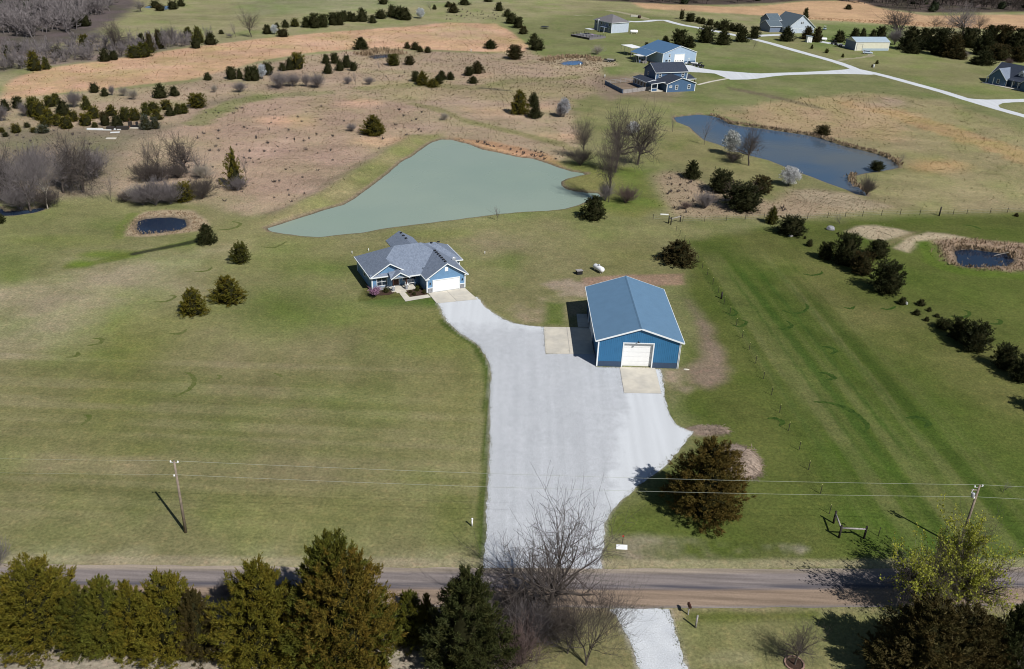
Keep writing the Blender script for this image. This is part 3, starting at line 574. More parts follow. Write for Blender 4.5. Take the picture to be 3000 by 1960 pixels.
# county road: nine points across so the chip seal keeps its own wear bands
def county_road():
    v, f, cc = [], [], []; n = 13; S = 70
    def at(pts, t):
        k = min(int(t * (len(pts) - 1)), len(pts) - 2); u = t * (len(pts) - 1) - k; return pts[k].lerp(pts[k + 1], u)
    for i in range(S + 1):
        a, b = at(ROAD_N, i / S), at(ROAD_S, i / S)
        for j in range(n):
            u = j / (n - 1); p = a.lerp(b, u); e = random.uniform(-.12, .12) if j in (0, n - 1) else 0
            v.append((p.x, p.y + e, .03 + .06 * (1 - (2 * u - 1) ** 2)))
            gm_, ob = (.215,.185,.175), (.255,.19,.14)
            c = gm_ if u < .42 else ob if u > .56 else (.17,.15,.15)
            if j in (0, 1): c = (.30,.25,.2)
            if j == n - 1: c = (.2,.18,.17)
            cc.append((*c, u))
    for i in range(S):
        for j in range(n - 1):
            k = i * n + j; f.append((k, k + n, k + n + 1, k + 1)[::-1])
    me = np_mesh('county_road', np.array(v), np.array(f), True); me.color_attributes.new('cover', 'FLOAT_COLOR', 'POINT').data.foreach_set('color', np.array(cc, np.float32).ravel())
    m, nt, bs = new_mat('chip_seal'); at_ = N(nt, 'ShaderNodeVertexColor', layer_name='cover'); p = pos(nt)
    mp = N(nt, 'ShaderNodeMapping'); mp.inputs['Scale'].default_value = (.08, 1.6, 1); nt.links.new(p, mp.inputs[0])
    streak = noise(nt, mp.outputs[0], 1.0, 4, .6)
    k = mult(nt, at_.outputs['Color'], maprange(nt, streak,   .3, .7, .68, 1.25)); k = mult(nt, k, maprange(nt, noise(nt, p, 8, 3, .7), .3, .7, .86, 1.14))
    tarm = N(nt, 'ShaderNodeMapping'); tarm.inputs['Scale'].default_value = (.05, .9, 1); nt.links.new(p, tarm.inputs[0])
    band = math_(nt, 'MULTIPLY', maprange(nt, math_(nt, 'ABSOLUTE', math_(nt, 'SUBTRACT', at_.outputs['Alpha'], .49)), .03, .11, 1, 0), maprange(nt, noise(nt, tarm.outputs[0], 2.2, 4), .38, .58, .1, 1))
    k = mixc(nt, math_(nt, 'MULTIPLY', band, .8), k, (.07,.068,.085))
    nt.links.new(k, bs.inputs['Base Color']); bs.inputs['Roughness'].default_value = .9; bs.inputs['Specular IOR Level'].default_value = .15; bump(nt, bs, noise(nt, p, 12, 2), .01, .4)
    tag(link_mesh('county_road', me, m), kind='structure')
county_road()
def slabs(name, quad, nu, nv, z=.05, gap=.025, m=None):
    """a concrete pad poured in slabs with open joints: each slab is its own piece"""
    base = fill(name, quad, z - .03, M['stone'])
    a, b, c, d = quad
    at = lambda u, v: a.lerp(b, u).lerp(d.lerp(c, u), v)
    for i in range(nu):
        for j in range(nv):
            gu, gv = gap / (b - a).length, gap / (d - a).length
            q = [at(i / nu + gu, j / nv + gv), at((i + 1) / nu - gu, j / nv + gv), at((i + 1) / nu - gu, (j + 1) / nv - gv), at(i / nu + gu, (j + 1) / nv - gv)]
            mb = MB(); mb.prism([(p.x, p.y, z - .028) for p in q], (0, 0, .03 + .004 * ((i * 7 + j * 3) % 3))); mb.build('slab', m or M['concrete'], base)
    return base
# ---------------------------------------------------------------- building kit
def framed(root, name, o, hd, nd, w, h, fm, pm, fw=.09, bars_h=(), bars_v=(), proud=.07, pane_name='pane'):
    """frame of four bars, glazing bars and a pane; o = lower corner on the wall, hd along it, nd out of it"""
    o, hd, nd = Vector(o), Vector(hd).normalized(), Vector(nd).normalized(); up = Vector((0, 0, 1)); mb = MB()
    o = o - nd * .01
    mb.obox(o, hd * fw, nd * proud, up * h); mb.obox(o + hd * (w - fw), hd * fw, nd * proud, up * h)
    mb.obox(o + hd * fw, hd * (w - 2 * fw), nd * proud, up * fw); mb.obox(o + hd * fw + up * (h - fw), hd * (w - 2 * fw), nd * proud, up * fw)
    for b in bars_h: mb.obox(o + hd * fw + up * (h * b - fw * .35), hd * (w - 2 * fw), nd * (proud - .012), up * fw * .7)
    for b in bars_v: mb.obox(o + hd * (w * b - fw * .35) + up * fw, hd * fw * .7, nd * (proud - .02), up * (h - 2 * fw))
    fr = mb.build(name, fm, root)
    MB().obox(o + hd * fw * .9 + up * fw * .9, hd * (w - 1.8 * fw), nd * .035, up * (h - 1.8 * fw)).build(pane_name, pm, fr)
    return fr
def panel_door(root, name, o, hd, nd, w, h, fm, dm, rows, fw=.12):
    """overhead door: white casing, recessed leaf of separate sections"""
    o, hd, nd = Vector(o), Vector(hd).normalized(), Vector(nd).normalized(); up = Vector((0, 0, 1)); mb = MB()
    mb.obox(o - hd * fw - nd * .01, hd * fw, nd * .13, up * (h + fw)); mb.obox(o + hd * w - nd * .01, hd * fw, nd * .13, up * (h + fw)); mb.obox(o + up * h - nd * .01, hd * w, nd * .13, up * fw)
    fr = mb.build(name, fm, root)
    for r in range(rows):
        z0 = h * r / rows
        s = MB(); s.obox(o + up * (z0 + .012) - nd * .01, hd * w, nd * .035, up * (h / rows - .024))
        for q in range(4): s.obox(o + hd * (w * (q + .12) / 4) + up * (z0 + .1 * h / rows + .02), hd * (w * .76 / 4), nd * .032, up * (h / rows * .72))
        s.build('door_panel', dm, fr)
    return fr
def roof_slab(mb, pts, th=.14): mb.prism([Vector(p) for p in pts], (0, 0, -th))
def ribbed_panel(o, ax, up, nd, wd, ribs, rw=.05, rh=.022, th=.014):
    """one sheet of ribbed steel: up may be a callable giving the height at a distance along ax"""
    mb = MB(); h = up if callable(up) else (lambda u: up)
    o, ax, nd = Vector(o), Vector(ax), Vector(nd); z = lambda u: h(u)
    mb.prism([o, o + ax * wd, o + ax * wd + z(wd), o + z(0)], nd * th)
    for i in range(ribs):
        u = wd * (i + .5) / ribs; a, b = u - rw / 2, u + rw / 2
        mb.prism([o + ax * a + nd * (th * .5), o + ax * b + nd * (th * .5), o + ax * b + z(b) + nd * (th * .5), o + ax * a + z(a) + nd * (th * .5)], nd * rh)
    return mb

# ---------------------------------------------------------------- blue barn
def barn():
    r = empty('barn', (19.16, 117.8, 0), R(1.33), 'bright blue metal barn with white overhead door and ribbed roof beside the gravel drive', 'barn')
    hw, L, he, hr, ov, ovf = 6.1, 19.1, 4.5, 6.72, .54, .32; k = (hr - he) / (hw + ov); hew = he + k * ov
    dL, dR, dH = -2.45, 2.25, 4.05; wl = MB(); zt = lambda x: hr - .16 - k * abs(x)
    wl.prism([(-hw, .4, 0), (hw, .4, 0), (hw, .4, hew - .16), (0, .4, hr - .16), (-hw, .4, hew - .16)], (0, L - .4, 0))
    wl.prism([(-hw, 0, 0), (dL, 0, 0), (dL, 0, zt(dL)), (-hw, 0, zt(hw))], (0, .4, 0)); wl.prism([(dR, 0, 0), (hw, 0, 0), (hw, 0, zt(hw)), (dR, 0, zt(dR))], (0, .4, 0)); wl.prism([(dL, 0, dH), (dR, 0, dH), (dR, 0, zt(dR)), (0, 0, hr - .16), (dL, 0, zt(dL))], (0, .4, 0))
    wl.build('wall', M['barn'], r)
    n = 14; pw = 2 * hw / n
    for i in range(n):                                               # front sheets
        x0 = -hw + i * pw; x1 = x0 + pw; xa, xb = x0, x1
        segs = []
        if xb <= dL or xa >= dR: segs = [(xa, xb, .95)]
        elif xa < dL: segs = [(xa, dL, .95), (dL, xb, dH)]
        elif xb > dR: segs = [(xa, dR, dH), (dR, xb, .95)]
        else: segs = [(xa, xb, dH)]
        for a, b, zb in segs:
            if b - a < .08: continue
            o = Vector((a + .004, 0, zb)); f = (lambda a, zb: lambda u: Vector((0, 0, hr - .17 - k * abs(a + u) - zb)))(a, zb)
            pts_split = a < 0 < b
            ribbed_panel(o, (1, 0, 0), f, (0, -1, 0), b - a - .008, max(1, round((b - a) / .3)), .07, .035).build('wall_panel', M['barn'], r)
    for a, b in ((-hw, dL), (dR, hw)):
        ribbed_panel((a, 0, 0), (1, 0, 0), Vector((0, 0, .93)), (0, -1, 0), b - a, round((b - a) / .225), .05, .02).build('wainscot', M['wains'], r)
    for i in range(21):                                              # side sheets
        y0 = i * L / 21
        for sx in (-1, 1):
            ribbed_panel((sx * hw, y0 + .004, .95), (0, 1, 0), Vector((0, 0, hew - 1.15)), (sx, 0, 0), L / 21 - .008, 4, .05, .02).build('wall_panel', M['barn'], r)
    for sx in (-1, 1): ribbed_panel((sx * hw, 0, 0), (0, 1, 0), Vector((0, 0, .93)), (sx, 0, 0), L, 84, .05, .02).build('wainscot', M['wains'], r)
    # roof: a deck, then sheets
    for sx in (-1, 1):
        e = Vector((sx * (hw + ov), 0, he)); t = Vector((0, 0, hr)); up = t - e; nrm = Vector((k, 0, 1)).normalized() if sx > 0 else Vector((-k, 0, 1)).normalized()
        nP = 22; w = (L + 2 * ovf) / nP
        for i in range(nP):
            o = e + Vector((0, -ovf + i * w + .003, 0))
            ribbed_panel(o, (0, 1, 0), up, nrm, w - .006, 4, .06, .03, .03).build('roof_panel', M['barnroof'], r)
        mb = MB(); mb.obox(e + Vector((0, -ovf - .03, -.12)), Vector((0, L + 2 * ovf + .06, 0)), Vector((sx * .1, 0, 0)), Vector((0, 0, .14))); mb.build('gutter', M['trim'], r)
        for y in (-ovf - .05, L + ovf):
            MB().prism([e + Vector((0, y, -.2)), e + Vector((0, y, .05)), t + Vector((0, y, .05)), t + Vector((0, y, -.2))], (0, .05, 0)).build('rake_trim', M['trim'], r)
        MB().box(sx * hw - .09 + .03 * sx, sx * hw + .09 + .03 * sx, -.075, .12, 0, hew - .2).build('corner_trim', M['trim'], r)
        MB().tube((sx * (hw + .12), -.12, .1), (sx * (hw + .12), -.12, he), .05).build('downpipe', M['trim'], r)
    MB().prism([(-.2, -ovf - .06, hr - .015), (0, -ovf - .06, hr + .085), (.2, -ovf - .06, hr - .015)], (0, L + 2 * ovf + .12, 0)).build('ridge_cap', M['barnroof'], r)
    panel_door(r, 'overhead_door', (dL + .05, .375, .03), (1, 0, 0), (0, -1, 0), dR - dL - .1, dH - .08, M['trim'], M['door'], 5, .04)
    for q_ in ((dL - .02, dL + .16, -.07, .1, 0, dH), (dR - .16, dR + .02, -.07, .1, 0, dH), (dL - .02, dR + .02, -.07, .1, dH, dH + .16)): MB().box(*q_).build('door_casing', M['trim'], r)
    g = MB(); g.tube((-.25, -.02, dH + .42), (-.25, -.45, dH + .5), .03); g.lathe([(.04, .1), (.16, 0), (.17, -.06)], (-.25, -.45, dH + .47)); g.build('barn_light', M['dark'], r)
    panel_door(r, 'overhead_door', (-hw, 12.4, .03), (0, -1, 0), (-1, 0, 0), 4.2, 3.4, M['trim'], M['door'], 4, .14)
    fr = framed(r, 'side_door', (-hw, 15.9, .02), (0, -1, 0), (-1, 0, 0), 1.05, 2.15, M['trim'], M['door'], .1, pane_name='door_leaf')
barn()
slabs('barn_apron', [Vector((16.45, 109.95, 0)), Vector((21.9, 110.2, 0)), Vector((21.95, 117.75, 0)), Vector((16.5, 117.6, 0))], 1, 2, .075)
slabs('side_apron', [Vector((5.3, 120.9, 0)), Vector((12.9, 121.4, 0)), Vector((12.72, 130.6, 0)), Vector((5.15, 130.2, 0))], 2, 2, .07)
slabs('door_pad', [Vector((10.8, 130.72, 0)), Vector((12.7, 130.72, 0)), Vector((12.6, 135.8, 0)), Vector((10.8, 135.7, 0))], 1, 3, .065)

# ---------------------------------------------------------------- blue house
HO, HY = Vector((-15.22, 141.66, 0)), R(25.2)
def house():
    r = empty('house', HO, HY, 'light blue house with grey shingle roof, front porch and white garage door', 'house')
    s = .61; E = 2.75
    U0, U1, V0, V1 = -9.2, 7.55, 2.3, 14.0; rv = (V0 + V1) / 2; d = rv - V0; Z = E + s * d; ra, rb = U0 + d, U1 - d
    # walls
    wl = MB()
    wl.prism([(-8.75, 4.0, 0), (-5.7, 4.0, 0), (-5.7, 4.62, 0), (0, 4.62, 0), (0, 0, 0), (7.1, 0, 0), (7.1, 6.7, 0), (8.6, 6.7, 0), (8.6, 13.9, 0), (7.1, 13.9, 0), (7.1, 13.55, 0), (-8.75, 13.55, 0)], (0, 0, E - .05))
    wl.build('wall', M['siding'], r)
    gb = MB()
    gb.prism([(0.05, .02, E - .06), (7.05, .02, E - .06), (3.55, .02, E - .06 + 3.5 * .655)], (0, 1.5, 0))
    gb.prism([(-8.7, 4.02, E - .06), (-2.6, 4.02, E - .06), (-5.55, 4.02, E - .06 + 3.1 * s)], (0, .9, 0))
    gb.prism([(-5.6, 2.42, E - .02), (-2.75, 2.42, E - .02), (-4.17, 2.42, E - .02 + 1.43 * s)], (0, .8, 0))
    gb.build('gable', M['siding'], r)
    # roof planes
    rf = MB()
    T = .13
    A, B_, Cc, Dd = (U0, V0, E), (U1, V0, E), (U1, V1, E), (U0, V1, E); RA, RB = (ra, rv, Z), (rb, rv, Z)
    gp = -5.55; gz = E + s * (gp - U0)                     # front gable ridge
    gy = 3.5; hy = V0 + (gp - U0)                           # ridge meets the hip
    vy = V0 + (2 * gp - U0 - U0) * 0
    xr = gp + (gz - (E + s * (gy - V0))) / s                # right foot of gable on the front plane
    roof_slab(rf, [(U0, gy, E), (gp, gy, gz), (gp, hy, E + s * (hy - V0)), RA, Dd], T)                 # left slope
    roof_slab(rf, [(xr, gy, E + s * (gy - V0)), (gp, hy, E + s * (hy - V0)), (gp, gy, gz)], T)          # gable, inner slope
    zf = lambda v: E + s * (v - V0)
    roof_slab(rf, [(-5.9, V0, E), (.25, V0, E), (.25, gy, zf(gy)), (xr, gy, zf(gy)), (-5.9, gy, zf(gy))][:3] + [(xr, gy, zf(gy)), (-5.9, gy, zf(gy))], T)
    roof_slab(rf, [(xr, gy, zf(gy)), (rb + (rv - gy), gy, zf(gy)), RB, RA, (gp, hy, zf(hy))], T)
    roof_slab(rf, [(U1, 3.2, E - .012), (U1, V1, E - .012), (RB[0], RB[1], RB[2] - .012), (rb + (rv - 3.2), 3.2, zf(3.2) - .012)], T)
    roof_slab(rf, [Cc, Dd, RA, RB], T)
    roof_slab(rf, [(-9.15, 3.42, E + .02), (-5.8, 3.42, E + .02), (-5.8, 4.05, E + .37), (-9.15, 4.05, E + .37)], .1)    # pent
    pz = E + 1.6 * s
    for sx in (-1, 1): roof_slab(rf, [(-4.17 + sx * 1.72, 2.0, pz - 1.72 * s), (-4.17, 2.0, pz), (-4.17, 4.9, pz), (-4.17 + sx * 1.72, 4.9, pz - 1.72 * s)][::sx], .1)
    gs = .655; gr = E + .02 + gs * 3.95
    for sx in (-1, 1): roof_slab(rf, [(3.6 + sx * 3.95, -.42, E + .02), (3.6, -.42, gr), (3.6, 7.2, gr), (3.6 + sx * 3.95, 7.2 if sx > 0 else 6.5, E + .02)][::sx], T)
    # rear right wing (hip) and rear porch (gable)
    u1, v0, v1 = 9.1, 6.3, 14.35; q = (v1 - v0) / 2; wz = E + s * q; e0 = u1 - q
    roof_slab(rf, [(u1, v0, E), (u1, v1, E), (e0, v0 + q, wz)], T); roof_slab(rf, [(3, v0, E), (u1, v0, E), (e0, v0 + q, wz), (1.5, v0 + q, wz)], T); roof_slab(rf, [(u1, v1, E), (3, v1, E), (1.5, v0 + q, wz), (e0, v0 + q, wz)], T)
    for sx in (-1, 1): roof_slab(rf, [(.4 + sx * 2.7, 17, 3.95), (.4, 17, 5.6), (.4, 9.5, 5.6), (.4 + sx * 2.7, 9.5, 3.95)][::-sx], T)
    rf.build('roof', M['shingle'], r)
    vents = [(3.43, 3.77, .35 + i * .9, .75 + i * .9, gr - .06, gr + .1) for i in range(7)] + [(.25, .6, 12.6 + i * 1.5, 13.1 + i * 1.5, 5.52, 5.68) for i in range(3)] + [(5.6 - i * 1.4, 6.0 - i * 1.4, 10.0, 10.35, wz - .05, wz + .1) for i in range(3)] + [(-3.4, -3.05, 9.6, 9.9, Z - .95, Z - .75)]
    for q_ in vents: MB().box(*q_).build('roof_vent', M['dark'], r)
    # white trim
    def rake(a, b, y, name='rake_trim', hgt=.2):
        a, b = Vector(a), Vector(b); MB().prism([a + Vector((0, 0, -hgt)), a, b, b + Vector((0, 0, -hgt))], (0, -.05, 0)).build(name, M['trim'], r)
    for sx in (-1, 1):
        rake((3.6 + sx * 3.98, -.42, E + .03), (3.6, -.42, gr + .01), 0); rake((-4.17 + sx * 1.75, 2.0, pz - 1.75 * s), (-4.17, 2.0, pz + .01), 0)
    rake((U0 - .02, gy, E), (gp, gy, gz + .02), 0); rake((gp, gy, gz + .02), (xr + .1, gy, E + s * (gy - V0)), 0)
    for q_ in ((U0 - .1, U0 - .003, gy, V1, E - .18, E + .02), (-5.9, -5.9 + .1, V0 - .08, V0 - .002, E - .16, E), (-2.45, .1, V0 - .09, V0 - .002, E - .18, E + .01), (-9.2, -5.8, 3.32, 3.42, E - .14, E + .03), (7.56, 7.65, -.4, 6.2, E - .17, E + .03), (-.45, -.36, -.4, 2.2, E - .17, E + .03), (7.7, 9.1, 6.2, 6.3, E - .17, E), (9.1, 9.2, 6.2, 14.4, E - .17, E), (-.36, .35, -.35, -.25, E - .17, E + .01), (6.9, 7.56, -.35, -.25, E - .17, E + .01), (-5.6, -2.75, 2.32, 2.42, E - .2, E + .02)): MB().box(*q_).build('fascia', M['trim'], r)
    for (x, y, z0) in ((-8.75, 3.95, .1), (.0, -.04, .1), (7.1, -.04, .1), (8.6, 6.66, .1), (-8.75, 13.55, .1)): MB().box(x - .1, x + .1, y - .02, y + .14, z0, E - .16).build('corner_trim', M['trim'], r)
    # garage: stone, door, lamps, gable vent
    rr = random.Random(4)
    for a, b in ((.12, .98), (6.16, 7.0)):
        st = MB(); st.box(a, b, -.06, 0.01, 0, .88); w0 = st.build('stone_base', M['stone'], r)
        for row in range(5):
            x = a
            while x < b - .06:
                ww = min(rr.uniform(.18, .36), b - x); MB().box(x + .012, x + ww - .012, -.1 - rr.uniform(0, .025), -.05, row * .176 + .012, row * .176 + .164).build('stone', M['stone'], w0); x += ww
        MB().box(a - .02, b + .02, -.13, .0, .885, .98).build('stone_cap', M['trim'], r)
    panel_door(r, 'garage_door', (1.13, 0, .03), (1, 0, 0), (0, -1, 0), 4.85, 2.2, M['trim'], M['door'], 4, .14)
    for x in (.56, 6.6):
        l = MB(); l.box(x - .05, x + .05, -.06, 0, 1.75, 1.95); l.lathe([(.03, .16), (.1, .1), (.09, -.16), (.04, -.22)], (x, -.14, 1.8)); l.build('wall_lamp', M['dark'], r)
    MB().box(3.3, 3.9, -.04, .03, 3.72, 4.5).build('gable_vent', M['white'], r)
    # front windows
    framed(r, 'window', (-7.95, 4.0, .78), (1, 0, 0), (0, -1, 0), 1.95, 1.6, M['trim'], M['glass'], .1, (.5,), (.5,))
    MB().box(-8.7, -5.75, 3.9, 4.0, .0, .62).build('stone_base', M['stone'], r)
    framed(r, 'window', (-3.0, 4.62, .85), (1, 0, 0), (0, -1, 0), 1.3, 1.5, M['trim'], M['glass'], .08, (.5,), (.5,)); framed(r, 'window', (-1.45, 4.62, .85), (1, 0, 0), (0, -1, 0), .95, 1.5, M['trim'], M['glass'], .08, (.5,))
    framed(r, 'window', (-8.75, 9.4, .9), (0, -1, 0), (-1, 0, 0), 1.1, 1.4, M['trim'], M['glass'], .08, (.5,)); framed(r, 'window', (8.6, 9.6, .9), (0, 1, 0), (1, 0, 0), 1.1, 1.4, M['trim'], M['glass'], .08, (.5,))
    dr = framed(r, 'front_door', (-4.75, 4.62, .16), (1, 0, 0), (0, -1, 0), 1.15, 2.15, M['trim'], M['brown'], .1, pane_name='door_leaf'); MB().lathe([(.0, 0), (.035, .01), (.035, .05)], (-3.8, 4.53, 1.15), 'y').build('handle', M['galv'], dr)
    # porch
    MB().box(-5.7, -1.2, 2.35, 4.62, 0, .15).build('porch_floor', M['concrete'], r); MB().box(-5.0, -3.2, 1.75, 2.35, .0, .09).build('porch_step', M['concrete'], r)
    for x in (-5.35, -2.95):
        p = MB().box(x - .2, x + .2, 2.42, 2.82, .15, .95).build('pier', M['stone'], r); MB().box(x - .24, x + .24, 2.38, 2.86, .95, 1.02).build('pier_cap', M['trim'], p); MB().box(x - .1, x + .1, 2.52, 2.72, 1.02, E - .16).build('post', M['brown'], r)
    MB().box(-5.75, -.3, 2.44, 2.62, E - .34, E - .16).build('porch_beam', M['trim'], r)
    # dish on the rear slope
    d_ = MB(); d_.tube((7.0, 5.3, 2.95), (7.0, 5.2, 3.55), .03); d_.lathe([(.02, 0), (.3, .05), (.42, .14), (.44, .15)], (6.95, 5.0, 3.55), 'y'); o = d_.build('satellite_dish', M['galv'], r, True)
house()
def HW(u, v, z=0): return HO + Vector((u * math.cos(HY) - v * math.sin(HY), u * math.sin(HY) + v * math.cos(HY), z))
slabs('house_apron', [HW(.1, -4.6), HW(7.4, -5.4), HW(7.05, -.15), HW(.15, -.15)], 2, 2, .07)
fill('front_walk', W(Z1, [(865,1062),(955,1058),(1035,1145),(1315,1105),(1362,1147),(1160,1180),(975,1212)]), .05, M['concrete'])
fill('mulch_bed', [HW(-3.1, 2.3), HW(-.05, 2.3), HW(-.05, -.5), HW(-3.3, -.9)], .035, M['mulch'], rough_step=.4, rough_amp=.08)
fill('mulch_bed', [HW(-9.4, 3.9), HW(-5.6, 3.9), HW(-5.3, 1.9), HW(-6.6, 1.5), HW(-9.6, 2.0)], .035, M['mulch'], rough_step=.4, rough_amp=.12)
def chair_mb():
    m = MB(); m.box(-.28, .28, -.25, .25, .4, .44)
    for i in range(5): m.box(-.26 + i * .11, -.19 + i * .11, .22, .26, .44, 1.1)
    m.box(-.3, .3, .215, .27, 1.0, 1.08)
    for x in (-.29, .25): m.box(x, x + .05, -.3, .26, .62, .66); m.box(x, x + .05, -.24, -.19, .06, .62); m.box(x, x + .05, .2, .25, .06, .62); m.box(x, x + .05, -.42, .42, .02, .06)
    return m
def seat_thing(name, mb, u, v, z, rz, m, label, cat):
    o = mb.build(name, m); o.location = HW(u, v, z); o.rotation_euler = (0, 0, HY + rz); tag(o, label, cat); return o
seat_thing('rocking_chair', chair_mb(), -2.55, 3.5, .15, .3, M['white'], 'white slatted rocking chair in the sun on the front porch', 'chair')
seat_thing('rocking_chair', chair_mb(), -.75, 3.75, .15, .1, M['siding'], 'blue rocking chair in porch shade against garage wall', 'chair')
bn = MB(); bn.box(-.75, .75, -.25, .25, .42, .47)
for i in range(9): bn.box(-.72 + i * .17, -.64 + i * .17, .22, .26, .47, .98)
bn.box(-.75, .75, .215, .27, .94, 1.02); bn.box(-.75, .75, .21, .265, .5, .56)
for x in (-.75, .69): bn.box(x, x + .06, -.25, -.19, 0, .68); bn.box(x, x + .06, .2, .26, 0, .7); bn.box(x, x + .06, -.27, .24, .66, .7)
seat_thing('porch_bench', bn, -1.7, 4.1, .15, 0, M['white'], 'white slatted porch bench under the front windows', 'bench')

# ---------------------------------------------------------------- far buildings
def simple_gable(root, x0, x1, y0, y1, he, hr, wm, rm, axis='y', ov=.35, name='wall', trim=M['trim']):
    """gabled block; ridge along axis. Returns nothing; adds wall, roof, rake_trim"""
    if axis == 'y':
        xm = (x0 + x1) / 2; k = (hr - he) / ((x1 - x0) / 2)
        MB().prism([(x0, y0, 0), (x1, y0, 0), (x1, y0, he - .03), (xm, y0, hr - .05), (x0, y0, he - .03)], (0, y1 - y0, 0)).build(name, wm, root)
        rf = MB()
        for sx in (-1, 1):
            e = ((x1 if sx > 0 else x0) + sx * ov, he - k * ov); roof_slab(rf, [(e[0], y0 - ov, e[1] + .1), (xm, y0 - ov, hr + .1), (xm, y1 + ov, hr + .1), (e[0], y1 + ov, e[1] + .1)][::sx], .12)
            MB().prism([(e[0], y0 - ov, e[1] - .08), (e[0], y0 - ov, e[1] + .11), (xm, y0 - ov, hr + .11), (xm, y0 - ov, hr - .08)], (0, -.06, 0)).build('rake_trim', trim, root)
            MB().box(min(e[0], e[0] + sx * .08), max(e[0], e[0] + sx * .08), y0 - ov, y1 + ov, e[1] - .08, e[1] + .11).build('gutter', trim, root)
    else:
        ym = (y0 + y1) / 2; k = (hr - he) / ((y1 - y0) / 2)
        MB().prism([(x0, y0, 0), (x0, y1, 0), (x0, y1, he - .03), (x0, ym, hr - .05), (x0, y0, he - .03)], (x1 - x0, 0, 0)).build(name, wm, root)
        rf = MB()
        for sy in (-1, 1):
            e = ((y1 if sy > 0 else y0) + sy * ov, he - k * ov); roof_slab(rf, [(x0 - ov, e[0], e[1] + .1), (x0 - ov, ym, hr + .1), (x1 + ov, ym, hr + .1), (x1 + ov, e[0], e[1] + .1)][::-sy], .12)
            for x in (x0 - ov - .06, x1 + ov): MB().prism([(x, e[0], e[1] - .08), (x, e[0], e[1] + .11), (x, ym, hr + .11), (x, ym, hr - .08)], (.06, 0, 0)).build('rake_trim', trim, root)
            MB().box(x0 - ov, x1 + ov, min(e[0], e[0] + sy * .08), max(e[0], e[0] + sy * .08), e[1] - .08, e[1] + .11).build('gutter', trim, root)
    rf.build('roof', rm, root)
def shop():
    r = empty('shop_building', (57.5, 378.8, 0), R(27.9), 'pale blue metal shop with steep blue roof and tall white door', 'shop')
    Wd, D, he, hr = 17.0, 16.0, 4.6, 7.3
    simple_gable(r, 0, Wd, 0, D, he, hr, M['slate'], M['shoproof'], 'y', .25)
    MB().box(-.03, 5.75, -.04, 0, 0, 1.1).build('wainscot', M['navy'], r); MB().box(11.1, Wd + .03, -.04, 0, 0, 1.1).build('wainscot', M['navy'], r)
    for x in (0, Wd): MB().box(x - .12, x + .12, -.07, .1, 0, he - .1).build('corner_trim', M['trim'], r)
    k = (hr - he) / (Wd / 2)
    rf = MB(); roof_slab(rf, [(-5.2, 4.6, he - k * 5.2 + .08), (-.2, 4.6, he - k * .2 + .08), (-.2, D + .2, he - k * .2 + .08), (-5.2, D + .2, he - k * 5.2 + .08)], .12); rf.build('lean_to_roof', M['shoproof'], r)
    MB().box(-5.25, -5.17, 4.5, D + .3, he - k * 5.2 - .12, he - k * 5.2 + .1).build('gutter', M['trim'], r)
    MB().prism([(-5.2, 4.55, he - k * 5.2 - .1), (-5.2, 4.55, he - k * 5.2 + .1), (-.2, 4.55, he + .1), (-.2, 4.55, he - .1)], (0, -.06, 0)).build('rake_trim', M['trim'], r)
    for y in (4.8, 8.5, 12.2, D): MB().box(-5.1, -4.9, y - .1, y + .1, 0, he - k * 5 - .05).build('post', M['wood'], r)
    fr = panel_door(r, 'overhead_door', (5.95, 0, .03), (1, 0, 0), (0, -1, 0), 5.0, 3.9, M['trim'], M['door'], 4, .14)
    for q in range(4): MB().box(6.4 + q * 1.2, 6.85 + q * 1.2, -.1, -.05, 1.25, 1.55).build('door_light', M['glass'], fr)
    framed(r, 'window', (2.9, 0, 2.95), (1, 0, 0), (0, -1, 0), .95, 1.35, M['trim'], M['glass'], .12, (.5,)); framed(r, 'entry_door', (2.9, 0, .05), (1, 0, 0), (0, -1, 0), 1.1, 2.15, M['trim'], M['glass'], .16, (.5,))
    framed(r, 'entry_door', (12.9, 0, .05), (1, 0, 0), (0, -1, 0), 1.1, 2.15, M['trim'], M['slate'], .16, (.6,)); MB().box(1.5, 2.5, -.09, .0, 1.35, 1.95).build('wall_sign', M['dark'], r)
shop()
def carport(loc, rz, w, d, h, label, m):
    r = empty('carport', loc, rz, label, 'carport'); rf = MB()
    rf.prism([(0, 0, h), (w, 0, h - .05), (w, d, h - .05), (0, d, h)], (0, 0, .12)); rf.build('roof', m, r)
    for x in (.15, w - .15):
        for i in range(4): MB().tube((x, .15 + i * (d - .3) / 3, 0), (x, .15 + i * (d - .3) / 3, h), .06).build('post', M['galv'], r)
    MB().box(.05, w - .05, .1, .16, h - .35, h - .25).build('brace', M['galv'], r)
carport(P(*Z3(945, 693)), R(27.9), 5.6, 8.5, 3.5, 'white flat roofed carport on thin posts behind the blue shop', M['white'])
carport(P(*Z3(1040, 790)), R(27.9), 4.6, 4.0, 2.9, 'small pale blue canopy on posts beside the shop lean-to', M['canvas'])
